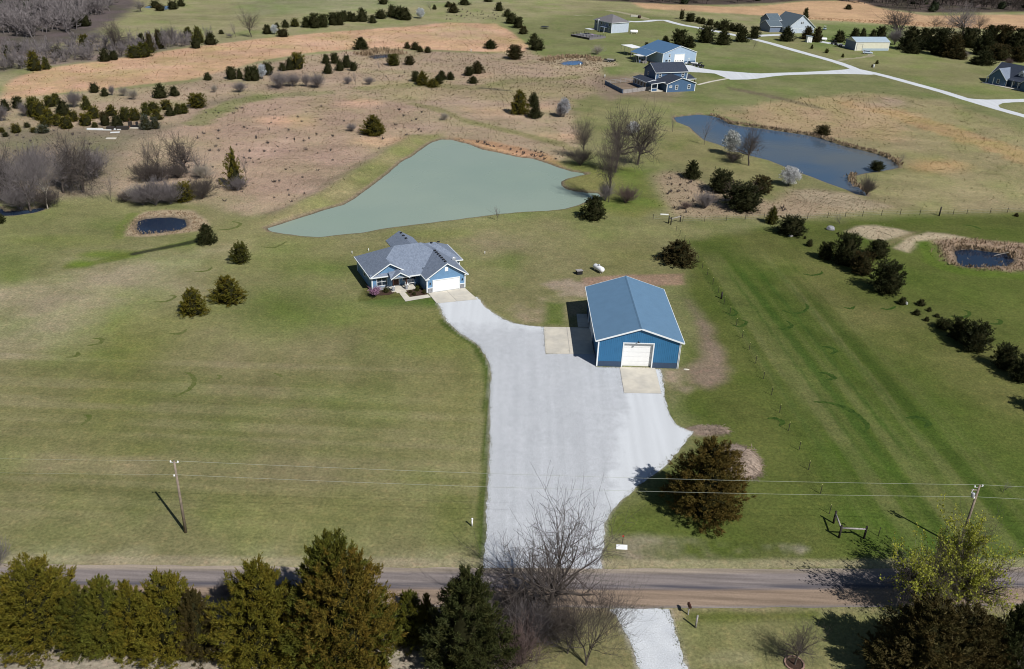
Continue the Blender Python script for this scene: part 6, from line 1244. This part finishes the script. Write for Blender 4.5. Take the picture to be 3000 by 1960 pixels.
def grass_tufts():
    rg = np.random.default_rng(77); Cc, Dr, Xg, Yg = _gt
    area = np.abs(np.gradient(gx)[None, :] * np.gradient(gy)[:, None]).ravel(); vis = (np.abs(Xg) < 60 + .62 * Yg) & (Yg > 52) & (Yg < 560) & (HGT > -.12)
    pr = Dr * area * vis * np.clip(150 / np.maximum(Yg, 60), .3, 2.2); pr /= pr.sum(); n = 24000
    k = rg.choice(len(Xg), n, p=pr); x = Xg[k] + rg.normal(0, .6, n); y = Yg[k] + rg.normal(0, .6, n); sc_ = np.clip(Yg[k] / 240, .55, 1.5)
    h = rg.uniform(.12, .34, n) * sc_; wd = rg.uniform(.1, .26, n) * sc_; V_, F_ = [], []; cl = np.clip(Cc[k] * rg.uniform(.9, 1.3, (n, 1)), 0, .8)
    for q in range(3):
        a = rg.random(n) * 6.28; dx, dy = np.cos(a) * wd, np.sin(a) * wd; lx, ly = rg.normal(0, .35, n) * h, rg.normal(0, .35, n) * h; z0 = HGT[k] - .05
        V_.append(np.stack([np.stack([x - dx, y - dy, z0], -1), np.stack([x + dx, y + dy, z0], -1), np.stack([x + lx, y + ly, z0 + h], -1)], 1).reshape(-1, 3))
    V_ = np.concatenate(V_); me = np_mesh('dry_grass', V_, np.arange(len(V_)).reshape(-1, 3))
    c4 = np.concatenate([np.tile(np.repeat(cl, 3, 0), (3, 1)), np.ones((len(V_), 1))], 1).astype(np.float32); me.color_attributes.new('cover', 'FLOAT_COLOR', 'POINT').data.foreach_set('color', c4.ravel())
    m, nt, bs = new_mat('dry_grass'); at = N(nt, 'ShaderNodeVertexColor', layer_name='cover'); nt.links.new(at.outputs[0], bs.inputs[0]); bs.inputs['Roughness'].default_value = .9; bs.inputs['Specular IOR Level'].default_value = .1
    tr = N(nt, 'ShaderNodeBsdfTranslucent'); nt.links.new(at.outputs[0], tr.inputs[0]); mx = N(nt, 'ShaderNodeMixShader'); mx.inputs[0].default_value = .5; nt.links.new(bs.outputs[0], mx.inputs[1]); nt.links.new(tr.outputs[0], mx.inputs[2]); nt.links.new(mx.outputs[0], nt.nodes['Material Output'].inputs[0])
    tag(link_mesh('dry_grass', me, m), 'tufts of tall dry grass in the fields and round the ponds', 'grass', kind='stuff')
grass_tufts()
def weeds():
    rg = np.random.default_rng(5); V_, F_ = [], []; nv = 0
    polys = [(W(OV, [(480,250),(1000,240),(1000,310),(860,380),(640,500),(300,455),(420,300)]), 150), (W(OV, [(1040,20),(1170,25),(1160,52),(1020,58)]), 60), (W(OV, [(520,168),(1000,118),(1200,130),(1000,200),(500,230)]), 20), (W(OV, [(1040,318),(1320,360),(1330,388),(1240,370)]), 30), (W(OV, [(1520,405),(1660,432),(1880,500),(1560,500)]), 60), (W(OV, [(0,290),(260,310),(250,440),(0,470)]), 40)]
    for pl, n in polys:
        for (x, y) in scatter_in(pl, n, n):
            h = rg.uniform(.3, 1.1); q = 12; b = np.tile([x, y, 0.0], (q, 1)) + rg.normal(0, .12, (q, 3)) * np.array([1, 1, 0]); d = unit(rg.normal(0, .5, (q, 3)) * np.array([1, 1, .2]) + np.array([0, 0, 1])); L = h * rg.uniform(.6, 1.1, q)
            v, f = kites(b, d, L, L * .1, rg); V_.append(v); F_.append(f + nv); nv += len(v)
    tag(link_mesh('dry_weeds', np_mesh('dry_weeds', np.concatenate(V_), np.concatenate(F_)), M['twig']), 'dark dry weed stalks scattered over the fallow field', 'weeds', kind='stuff')
weeds()

def fringe(name, runs, m, label):
    """upright blades along a bank or a verge: runs = (points, closed, spacing, spread, height)"""
    rg = np.random.default_rng(21); B, D, LN = [], [], []
    for pts, closed, step, spread, hh in runs:
        q = list(pts) + ([pts[0]] if closed else [])
        for a, b in zip(q, q[1:]):
            n = max(1, int((b - a).length / step)); t = rg.random((n, 1)); p = np.array(a)[None] * (1 - t) + np.array(b)[None] * t; nn = np.array([-(b - a).y, (b - a).x, 0]); nn /= np.linalg.norm(nn) + 1e-9
            c = p + nn[None] * rg.normal(0, spread, (n, 1)); c[:, 2] = 0
            for _ in range(3): B.append(c + rg.normal(0, .1, (n, 3)) * np.array([1, 1, 0])); D.append(unit(rg.normal(0, .35, (n, 3)) * np.array([1, 1, .2]) + np.array([0, 0, 1]))); LN.append(hh * rg.uniform(.5, 1.2, n))
    B, D, LN = np.concatenate(B), np.concatenate(D), np.concatenate(LN); v, f = kites(B, D, LN, LN * .16, rg)
    return tag(link_mesh(name, np_mesh(name, v, f), m), label, 'grass', kind='stuff')
REED = mat('reeds', (.26, .19, .12), .9, .35, 3); VERGE = mat('verge_grass', (.12, .125, .045), .9, .4, 2)
rimE = W(ZD, [(1780,190),(1860,165),(2000,160),(2150,175),(2330,205),(2400,290),(2330,345),(2150,345),(1990,340),(1890,330),(1830,280)])
fringe('reeds', [(rimE, True, .13, 1.0, .6), (POND_E[:5], False, .1, .6, .9), (W(ZA, [(905,1600),(925,1540),(1000,1485),(1150,1472),(1310,1480),(1370,1540),(1340,1588),(1200,1600),(1000,1618)]), True, .12, .7, .4), (W(ZB, [(1400,425),(1500,400),(1600,395),(1720,400),(1760,425)]), False, .1, 1.8, 1.3), (W(ZB, [(150,385),(220,355),(330,352),(400,380)]), False, .12, 2.2, 1.5), (W(ZC, [(200,792),(320,846),(420,862),(560,880),(700,900),(840,920),(960,946),(1100,995),(1330,1050),(1440,1088),(1500,1140)]), False, .12, .5, .9), (W(ZC, [(1180,1200),(1150,1240),(1200,1280),(1270,1330)]), False, .15, .6, .9)], REED, 'brown reeds fringing the small ponds and the blue pond bank')
fringe('verge_grass', [(DRIVE[:28] + DRIVE[31:52], False, .07, .16, .13), (SOUTH_DRIVE, True, .06, .2, .15)], VERGE, 'ragged grass blades along the drive and road edges')
# ---------------------------------------------------------------- poles and wires
def utility_pole(g, h, label, heads):
    r = empty('utility_pole', g, 0, label, 'utility pole'); MB().tube((0, 0, -.2), (0, 0, h), .17, .11, 10).build('pole', M['pole'], r, True)
    for (x, y, z, kind) in heads:
        mb = MB(); mb.tube((0, 0, z - .06), (x, y, z), .03)
        mb.build('bracket', M['galv'], r); ins = MB(); ins.lathe([(.03, 0), (.09, .03), (.05, .09), (.09, .12), (.04, .22)], (x, y, z)); ins.build('insulator', M['white'], r)
    return r
g1, g2 = P(544.5, 1559.9), P(2808.4, 1604); h1, h2 = height_at(g1, 1350), height_at(g2, 1421)
utility_pole(g1, h1, 'weathered utility pole standing alone on the west lawn', [(-.38, 0, h1 - .2, 0), (.38, 0, h1 - .2, 0), (-.2, -.1, h1 - 1.9, 0)])
r2 = utility_pole(g2, h2, 'grey utility pole with transformer gear near the yellow green tree', [(-.5, 0, h2 - .3, 0), (.3, 0, h2 - .15, 0), (-.25, -.1, h2 - 1.7, 0)])
t_ = MB(); t_.lathe([(.16, 0), (.19, .03), (.19, .5), (.16, .55), (.05, .58)], (-.42, -.05, h2 - 1.6)); t_.build('transformer', M['galv'], r2, True); MB().box(-.75, .1, -.05, .05, h2 - .72, h2 - .62).build('cutout_arm', M['pole'], r2); MB().tube((-.68, -.05, h2 - 1.0), (-.6, -.05, h2 - .55), .05).build('cutout', M['white'], r2)
def wire(a, b, sag, label, rad=.013):
    mb = MB(); n = 40; pts = []
    for i in range(n + 1):
        t = i / n; p = a.lerp(b, t); p.z -= sag * 4 * t * (1 - t); pts.append(p)
    for i in range(n): mb.tube(pts[i], pts[i + 1], rad, rad, 5, False)
    tag(mb.build('overhead_wire', M['wire']), label, 'wire')
T1, T2 = g1 + Vector((.38, 0, h1)), g2 + Vector((.3, 0, h2 + .05)); L1, L2 = g1 + Vector((-.2, -.1, h1 - 1.7)), g2 + Vector((-.25, -.1, h2 - 1.5))
wire(T1, T2, .45, 'upper bright power line crossing above the gravel drive'); wire(L1, L2, .5, 'lower bright power line crossing above the gravel drive')
wire(T2, T2 + (T2 - T1) * .8, .5, 'upper power line running on east from the grey pole'); wire(L2, L2 + (L2 - L1) * .8, .5, 'lower power line running on east from the grey pole')
wire(g1 + Vector((-.38, 0, h1)), g1 + (T1 - T2) * .8 + Vector((0, 0, h1)), .5, 'upper power line running on west from the lawn pole', .007); wire(L1, L1 + (L1 - L2) * .8, .5, 'lower power line running on west from the lawn pole', .007)

# ---------------------------------------------------------------- fences and posts
def t_post_fence():
    pts = [ZD(*q) for q in ((75,250),(103,300),(135,345),(170,390),(207,455),(245,515),(285,590),(325,660),(370,740),(410,825),(458,910),(503,1000),(557,1110),(612,1220),(668,1340),(730,1465),(803,1600))] + [ZG(*q) for q in ((868,180),(950,345),(1012,485))]
    up = [(320/3.967+1900, 560+465/3.967), (362/3.967+1900, 560+520/3.967), (418/3.967+1900, 560+575/3.967), (468/3.967+1900, 560+640/3.967)]
    pts = [P(*q) for q in up + pts]; r = empty('wire_fence', pts[0], 0, 'line of thin steel posts with yellow tips dividing the east lawn', 'fence')
    for p in pts:
        q = p - pts[0]; po = MB().box(q.x - .035, q.x + .035, q.y - .025, q.y + .025, 0, 1.3).build('fence_post', M['woodd'], r); MB().box(q.x - .04, q.x + .04, q.y - .03, q.y + .03, 1.3, 1.42).build('tip', M['yellow'], po)
    for z in (.35, .75, 1.15):
        mb = MB()
        for a, b in zip(pts, pts[1:]): mb.tube(a - pts[0] + Vector((0, 0, z)), b - pts[0] + Vector((0, 0, z)), .006, .006, 3, False)
        mb.build('fence_wire', M['dark'], r)
t_post_fence()
def field_fence():
    a = [P(*ZC(*q)) for q in ((-205,1515),(0,1530),(150,1528),(300,1524),(560,1512),(860,1510),(1000,1504),(1240,1494),(1500,1482),(1770,1486),(1960,1478),(2120,1474),(2356,1466),(2500,1462))]
    r = empty('wire_fence', a[0], 0, 'long wire field fence crossing below the blue pond', 'fence'); pts = []
    for p, q in zip(a, a[1:]):
        k = max(1, round((q - p).length / 4.5)); pts += [p.lerp(q, i / k) for i in range(k)]
    pts.append(a[-1])
    for i, p in enumerate(pts): q = p - a[0]; MB().box(q.x - .04, q.x + .04, q.y - .04, q.y + .04, 0, 1.3).build('fence_post', M['woodd'], r)
    for z in (.3, .7, 1.1):
        mb = MB()
        for p, q in zip(pts, pts[1:]): mb.tube(p - a[0] + Vector((0, 0, z)), q - a[0] + Vector((0, 0, z)), .008, .008, 3, False)
        mb.build('fence_wire', M['galv'], r)
field_fence()
def brace(corner, pa, pb, h, label, name='corner_brace'):
    r = empty(name, corner, 0, label, 'fence brace')
    for p in (corner, pa, pb): q = p - corner; MB().tube((q.x, q.y, -.1), (q.x, q.y, h), .13, .12, 9).build('post', M['woodd'], r, True)
    for p in (pa, pb): q = p - corner; d = q.normalized(); MB().tube(d * .1 + Vector((0, 0, h * .78)), q - d * .1 + Vector((0, 0, h * .78)), .1, .1, 9).build('rail', M['wood'], r, True)
brace(P(*ZG(1078, 648)), P(*ZG(1040, 548)), P(*ZG(1250, 655)), 1.75, 'weathered post and rail corner brace on the east lawn by the road')
ZR = zoom(1900, 560, 3.967)
brace(P(*ZR(258, 388)), P(*ZR(232, 372)), P(*ZR(366, 360)), 1.7, 'grey post and rail corner brace of the field fence near the draw')
def post(g, h, r_, m, label, name='post', cat='post'):
    o = MB().tube((0, 0, -.1), (0, 0, h), r_, r_ * .92, 9).build(name, m, None, True); o.location = g; tag(o, label, cat); return o
post(P(*ZD(267, 554)), height_at(P(*ZD(267, 554)), ZD(0, 508)[1]), .17, M['woodd'], 'stout dark wooden post alone on the lawn beside the barn', 'wooden_post')
post(P(*ZC(1770, 1490)), 2.2, .17, M['woodd'], 'thick dark post in the long wire fence', 'wooden_post'); post(P(*ZG(1803, 640)), 1.5, .05, M['woodd'], 'thin dark steel post near the utility pole', 'steel_post'); post(P(*ZG(1350, 638)), 1.3, .04, M['woodd'], 'thin steel post beside the corner brace', 'steel_post')
ZMB = zoom(1970, 1730, 11.96)
mg = P(*ZMB(545, 850)); mr = empty('mailbox', mg, R(8), 'dark mailbox on a pale post beside the south drive', 'mailbox'); MB().box(-.05, .05, -.05, .05, 0, 1.1).build('post', M['wood'], mr)
bx = MB(); n = 8; prof = [(-.13, 1.1)] + [(-.13 * math.cos(math.pi * i / n), 1.28 + .13 * math.sin(math.pi * i / n)) for i in range(n + 1)] + [(.13, 1.1)]; bx.prism([(x, -.3, z) for x, z in prof], (0, .62, 0)); bo = bx.build('box', M['brown'], mr); MB().box(-.12, .12, .322, .34, 1.11, 1.38).build('door', M['dark'], mr); MB().box(.135, .15, .0, .04, 1.2, 1.42).build('flag', M['red'], mr)
post(P(*ZMB(810, 1300)), 1.6, .1, M['wood'], 'grey wooden post behind the mailbox', 'wooden_post')
hg = P(*ZF(902, 570)); hr_ = empty('water_hydrant', hg, 0, 'white capped pipe marker standing on the lawn by the drive', 'marker post'); MB().tube((0, 0, 0), (0, 0, .95), .09, .09, 12).build('pipe', M['white'], hr_, True); cpv = MB(); cpv.lathe([(.12, 0), (.12, .14), (.07, .2)], (0, 0, .95)); cpv.build('cap', M['white'], hr_, True)
sg = P(*ZF(1935, 715)); so = MB(); so.prism([(-.66, -.38, 0), (.58, -.42, 0), (.66, .36, 0), (-.58, .38, 0)], (0, 0, .1)); o = so.build('meter_pad', M['white'], None, False, .03); o.location = sg; tag(o, 'white slab lying in the grass by the red marker', 'slab')
rg_ = P(*ZF(1940, 690)); rm = empty('marker_stake', rg_, 0, 'thin stake with a red top behind the white slab', 'stake'); MB().tube((0, 0, 0), (0, 0, .95), .03).build('stake', M['dark'], rm); MB().box(-.09, .09, -.02, .02, .95, 1.15).build('flag', M['red'], rm)
for i, (Zf, x, y, lb) in enumerate(((Z1, 163, 485, 'short white pipe standing on the lawn west of the house'), (Z1, 415, 447, 'short white pipe on the lawn behind the house roof edge'), (Z1, 2178, 490, 'short white pipe on the lawn east of the house'), (ZH, 340, 905, 'white marker post below the bright pond'), (ZH, 827, 1135, 'white marker post near the open rail fence'), (ZB, 895, 357, 'tiny white marker post in the orange field'))):
    post(P(*Zf(x, y)), .6 if i < 3 else 1.1, .06 if i < 3 else .14, M['white'], lb, 'pipe_marker', 'marker post')
# ---------------------------------------------------------------- tanks, boxes, stones, heaps
def tank(g, L, rad, rz, label, parent_m=M['tank']):
    r = empty('propane_tank', g, rz, label, 'tank'); zc = rad + .22; a = L / 2 - rad * .8; pr = [(.02, -L / 2), (rad * .55, -L / 2 + rad * .16), (rad * .85, -L / 2 + rad * .4), (rad, -a), (rad, a), (rad * .85, L / 2 - rad * .4), (rad * .55, L / 2 - rad * .16), (.02, L / 2)]
    MB().lathe(pr, (0, 0, zc), 'x', 18).build('tank_body', parent_m, r, True); d = MB(); d.lathe([(.2, 0), (.2, .2), (.14, .28)], (0, 0, zc + rad - .03)); d.build('valve_cover', M['galv'], r, True)
    for x in (-L * .3, L * .3): MB().box(x - .08, x + .08, -rad * .6, rad * .6, 0, .34).build('saddle', M['concrete'], r)
tank(P(*Z2(735, 165)), 2.9, .52, R(-56), 'white propane tank on the lawn behind the blue barn'); tank(P(*ZH(1405, 258)), 4.2, .75, R(10), 'white propane tank beside the hip roofed house'); tank(P(*ZM(230, 440)), 4.0, .65, R(5), 'white propane tank near the tiny white shed')
ub = empty('utility_box', P(*Z2(530, 192)), R(20), 'dark grey utility cabinet near the white propane tank', 'cabinet'); MB().box(-.55, .55, -.4, .4, 0, .75).build('cabinet', M['dark'], ub, False, .04); MB().prism([(-.62, -.47, .75), (.62, -.47, .75), (.62, .47, .75), (-.62, .47, .75)], (0, 0, .08)).build('lid', M['wood'], ub)
def stone(g, s, label, m=M['rock'], seed=1, name='rock'):
    import bmesh
    bm = bmesh.new(); bmesh.ops.create_icosphere(bm, subdivisions=2, radius=1); rd = random.Random(seed)
    for v in bm.verts: v.co *= 1 + rd.uniform(-.16, .16); v.co = Vector((v.co.x * s[0], v.co.y * s[1], max(v.co.z, -.35) * s[2]))
    me = bpy.data.meshes.new(name); bm.to_mesh(me); bm.free(); o = link_mesh(name, me, m); o.location = g + Vector((0, 0, s[2] * .3)); return tag(o, label, 'rock')
stone(P(*ZD(1018, 78)), (.95, .7, .7), 'grey boulder alone on the lawn near the fence line cedars', seed=2); stone(P(*ZD(1538, 592)), (.35, .3, .45), 'white stone beside a seedling cedar', M['white'], 3); stone(P(*ZD(745, 125)), (.5, .4, .4), 'pale stone under the wide fence line cedar', M['wood'], 4); stone(P(*Z2(1665, 1205)), (.45, .2, .12), 'pale flat stone in the dirt beside the barn corner', M['concrete'], 5)
og = P(*ZG(770, 1520)); rr_ = empty('stone_ring', og, 0, 'ring of reddish stones round the ornamental tree', 'edging')
for i in range(18): a = i * 2 * math.pi / 18; MB().obox((math.cos(a) * .8, math.sin(a) * .8, 0), Matrix.Rotation(a, 3, 'Z') @ Vector((.13, 0, 0)), Matrix.Rotation(a, 3, 'Z') @ Vector((0, .3, 0)), (0, 0, .14)).build('stone', M['clay'], rr_)
fill('mulch_bed', [og + Vector((math.cos(i * .5236) * .75, math.sin(i * .5236) * .75, 0)) for i in range(12)], .03, M['mulch'])
def brush_pile(g, rx, ry, h, n, label):
    rg = np.random.default_rng(9); s = []
    for i in range(n):
        a = rg.random() * 6.28; q = rg.random() ** .5; z = h * (1 - q ** 1.6) * rg.uniform(.3, 1) + .05; c = np.array([math.cos(a) * rx * q * .8, math.sin(a) * ry * q * .8, z]); d = unit(np.array([math.cos(a + rg.normal(0, .5)), math.sin(a + rg.normal(0, .5)), -.35 * q + rg.normal(0, .12)])); L = rg.uniform(.8, 2.2); p0 = c - d * L / 2; p1 = c + d * L / 2; p0[2] = max(p0[2], .02); p1[2] = max(p1[2], .02); s.append((*p0, *p1, rg.uniform(.015, .05), .008))
    v, f = tubes_np(np.array(s), 4); core = MB(); core.lathe([(1.0, 0), (.86, h * .35), (.5, h * .7), (.05, h * .86)], n=18); cv = np.array(core.v) * np.array([rx * .8, ry * .8, 1]); cf = [q for q in core.f if len(q) == 4]
    me = np_mesh('brush_pile', np.concatenate([v, cv]), [f, np.array(cf) + len(v)]); o = link_mesh('brush_pile', me, M['straw']); o.location = g; tag(o, label, 'brush pile', kind='thing')
brush_pile(P(*ZG(385, 125)) + Vector((0, 0, 0)), 3.6, 4.8, 1.1, 1500, 'pale heap of cut branches beside the big rusty cedar'); brush_pile(P(*OV(1650, 1000)), 3.4, 1.1, .35, 380, 'low scatter of brown brush at the corner of the gravel drive')
# junk row by the western thicket
ZJ = zoom(250, 330, 11.9)
def junk(name, x, y, l, d, h, m, label, rz=5):
    o = MB().box(-l / 2, l / 2, -d / 2, d / 2, 0, h).build(name, m, None, False, .03); o.location = P(*ZJ(x, y)); o.rotation_euler = (R(random.uniform(-2, 2)), 0, R(rz)); return tag(o, label, 'junk', 'junk row by the western thicket')
junk('board_stack', 340, 600, 4.2, .8, .4, M['canvas'], 'long white panel stack at the west end of the junk row'); junk('white_beam', 655, 612, 3.8, .5, .22, M['canvas'], 'white beam next to the long white panels'); junk('dark_crate', 885, 585, 2.0, 1.2, .8, M['woodd'], 'dark brown crate between white junk panels'); junk('board_stack', 1070, 595, 2.8, .7, .3, M['canvas'], 'white panel right beside the dark crate'); junk('tarp_heap', 1300, 580, 3.2, 1.6, .8, M['woodd'], 'dark tarp heap in the junk row', 12); junk('rusty_frame', 1450, 540, 1.8, .8, .5, M['rust'], 'rusty frame between tarp heap and machine'); junk('white_sheet', 1035, 690, 2.4, 1.2, .08, M['canvas'], 'white sheet on the grass in front of the dark crate', 20); junk('white_sheet', 900, 900, 2.6, 1.4, .08, M['concrete'], 'dull white sheet lying nearest in the clearing', 8); junk('pale_skid', 1650, 545, 3.6, .8, .2, M['concrete'], 'pale skid under the small old machine')
om = empty('old_machine', P(*ZJ(1690, 520)), R(8), 'small dark machine with two towers at the east end of the junk row', 'machine'); MB().box(-1.4, 1.4, -.5, .5, .15, .6).build('chassis', M['dark'], om); MB().box(-1.3, -.4, -.4, .4, .6, 1.7).build('engine', M['woodd'], om); MB().box(.7, 1.3, -.35, .35, .6, 1.6).build('tower', M['dark'], om); MB().tube((-.9, 0, 1.7), (-.95, 0, 2.7), .07).build('exhaust', M['rust'], om)
# ---------------------------------------------------------------- vehicles
def wheel(parent, x, y, rad, wd=.22):
    t = MB(); t.lathe([(rad * .7, -wd / 2), (rad, -wd / 2 + .03), (rad, wd / 2 - .03), (rad * .7, wd / 2)], (x, y, rad), 'y', 16); w_ = t.build('wheel', M['rubber'], parent, True); h = MB(); h.lathe([(rad * .55, -wd / 2 - .01), (rad * .55, wd / 2 + .01)], (x, y, rad), 'y', 12); h.build('rim', M['galv'], w_)
def car(g, rz, paint, label):
    r = empty('parked_car', g, rz, label, 'car'); s = [(-2.15, .35), (-2.2, .75), (-2.1, .95), (-1.3, 1.02), (1.15, .98), (2.0, .82), (2.2, .6), (2.2, .35)]
    MB().prism([(x, -.86, z) for x, z in s], (0, 1.72, 0)).build('body', paint, r, False, .06)
    c = MB(); b0 = [(-1.95, -.8, .98), (1.1, -.8, .98), (1.1, .8, .98), (-1.95, .8, .98)]; t0 = [(-1.5, -.62, 1.52), (.35, -.62, 1.52), (.35, .62, 1.52), (-1.5, .62, 1.52)]; n = len(c.v); c.v += b0 + t0; c.f += [(0, 1, 5, 4), (1, 2, 6, 5), (2, 3, 7, 6), (3, 0, 4, 7)]; c.build('window', M['glass'], r)
    MB().prism([(-1.55, -.66, 1.5), (.42, -.66, 1.5), (.42, .66, 1.5), (-1.55, .66, 1.5)], (0, 0, .06)).build('roof', paint, r, False, .03)
    for x in (-1.35, 1.35):
        for y in (-.78, .78): wheel(r, x, y, .33)
    for y in (-.62, .62): MB().box(2.12, 2.23, y - .18, y + .18, .62, .76).build('headlight', M['white'], r)
    for y in (-.66, .66): MB().box(-2.24, -2.14, y - .12, y + .12, .72, .9).build('tail_light', M['red'], r)
car(P(*ZM(1195, 725)), R(-8), M['carpaint'], 'pale blue car parked in front of the cream metal shed')
def utv(g, rz, label, m=M['dark'], roof=None, name='utility_vehicle', cat='utility vehicle'):
    r = empty(name, g, rz, label, cat); MB().box(-1.3, 1.3, -.65, .65, .4, .8).build('body', m, r, False, .05); MB().box(-1.4, -.4, -.66, .66, .8, 1.05).build('cargo_bed', m, r); MB().box(.8, 1.4, -.55, .55, .75, 1.0).build('hood', m, r, False, .06); MB().box(-.3, .1, -.55, .55, .8, 1.3).build('seat', M['rubber'], r)
    for x in (-.4, .75):
        for y in (-.6, .6): MB().tube((x, y, .8), (x * .8, y * .9, 1.95), .035).build('roll_bar', M['dark'], r)
    MB().box(-.45, .7, -.62, .62, 1.93, 2.0).build('roof', roof or m, r)
    for x in (-.95, .95):
        for y in (-.62, .62): wheel(r, x, y, .33, .26)
def trailer(g, rz, label, deck_m, load=None, name='utility_trailer'):
    r = empty(name, g, rz, label, 'trailer'); MB().box(-2.4, 2.4, -.95, .95, .55, .66).build('bed', deck_m, r); MB().box(2.4, 3.6, -.05, .05, .5, .6).build('tongue', M['dark'], r)
    for y in (-1.0, .95): MB().box(-2.4, 2.4, y, y + .05, .66, .95).build('side_rail', M['dark'], r)
    MB().box(-2.46, -2.4, -.95, .95, .55, 1.6).build('ramp_gate', M['dark'], r)
    for x in (-.4, .45):
        for y in (-1.1, 1.1): wheel(r, x, y, .34)
    if load: MB().box(-1.6, 1.2, -.6, .6, .67, 1.25).build('load', load, r, False, .1)
trailer(P(*ZS(1745, 535)), R(-25), 'grey flat trailer parked beside the blue shop', M['galv'], M['canvas']); utv(P(*ZS(1880, 578)), R(160), 'black utility vehicle parked at the lane edge by the shop', M['dark'])
trailer(P(*ZH(925, 825)), R(170), 'black trailer with raised ramp left on the grass behind the shop', M['galv'], M['wood']); utv(P(*ZM(265, 205)), R(60), 'small white topped golf cart beside the big grey house', M['carpaint'], M['white'], 'golf_cart', 'golf cart')
trailer(P(*ZM(590, 565)), R(15), 'cluttered dark trailer parked at the shaded end of the cream shed', M['dark'], M['galv']); utv(P(*ZM(470, 520)), R(10), 'dark utility vehicle in the shade near the cream shed', M['dark'])
def barrel(g, label, m, h=.95, name='barrel'):
    b = MB(); b.lathe([(.28, 0), (.3, .03), (.3, h * .33), (.315, h * .35), (.3, h * .37), (.3, h * .64), (.315, h * .66), (.3, h * .68), (.3, h - .03), (.28, h)]); o = b.build(name, m, None, True); o.location = g; tag(o, label, 'barrel')
barrel(P(*ZM(1295, 1020)), 'dark barrel by the young tree at the lane', M['woodd'], 1.2); barrel(P(*ZM(1330, 1028)), 'pale box like barrel by the young tree at the lane', M['canvas'], 1.3); barrel(P(*ZS(545, 480)), 'dark blue barrel under the small canopy', M['tar'], 1.3); barrel(P(*ZS(1555, 510)), 'white barrel beside the shop door', M['white'], .8); barrel(P(*ZS(1595, 515)), 'white barrel nearest the shop entry door', M['white'], .8)
def pallet(g, rz, m, label):
    r = empty('pallet_stack', g, rz, label, 'pallet stack')
    for i in range(5):
        for j in range(5): MB().box(-1.1, 1.1, -.9 + j * .4, -.62 + j * .4, i * .16 + .1, i * .16 + .13).build('slat', m, r)
        for y in (-.85, 0, .8): MB().box(-1.1, 1.1, y, y + .08, i * .16, i * .16 + .098).build('bearer', m, r)
pallet(P(*ZS(640, 480)), R(25), M['wood'], 'stack of pale pallets under the small canopy'); pallet(P(*ZS(810, 505)), R(40), M['woodd'], 'dark pallet stack against the shaded shop wall')
tp = empty('trampoline', P(*ZB(1405, 196)), 0, 'dark trampoline on the far lawn beside the row of cedars', 'trampoline'); d_ = MB(); d_.lathe([(2.1, .8), (2.1, .86)], n=20); d_.build('mat', M['dark'], tp)
for i in range(6): a = i * math.pi / 3; MB().tube((2 * math.cos(a), 2 * math.sin(a), 0), (2 * math.cos(a), 2 * math.sin(a), .8), .04).build('leg', M['galv'], tp)
gt = empty('field_gate', P(*ZB(2030, 118)), R(15), 'thin pipe gate across the field track near the deck house', 'gate')
for z in (.3, .7, 1.1): MB().tube((-3, 0, z), (3, 0, z), .04).build('rail', M['galv'], gt)
for x in (-3, 3): MB().tube((x, 0, 0), (x, 0, 1.4), .09).build('post', M['woodd'], gt)
bh = empty('round_bale', P(*ZB(2057, 125)), R(40), 'small dark round bale near the pipe gate', 'bale'); MB().lathe([(.75, -.65), (.8, -.55), (.8, .55), (.75, .65)], (0, 0, .78), 'y', 16).build('bale', M['mulch'], bh, True)
sw = MB(); sw.prism([(-.9, -.12, .02), (.9, -.12, .02), (.9, .12, .02), (-.9, .12, .02)], (0, 0, .2)); o = sw.build('white_plank', M['white']); o.location = P(*ZR(185, 276)); tag(o, 'white plank lying on the grass above the corner brace', 'plank')
lg = MB(); lg.tube((-1.4, 0, .12), (1.5, .2, .9), .09, .06, 7); o = lg.build('dead_branch', M['bark_pale']); o.location = P(*ZD(2195, 262)); tag(o, 'pale dead branch leaning into the dark east pond', 'branch')
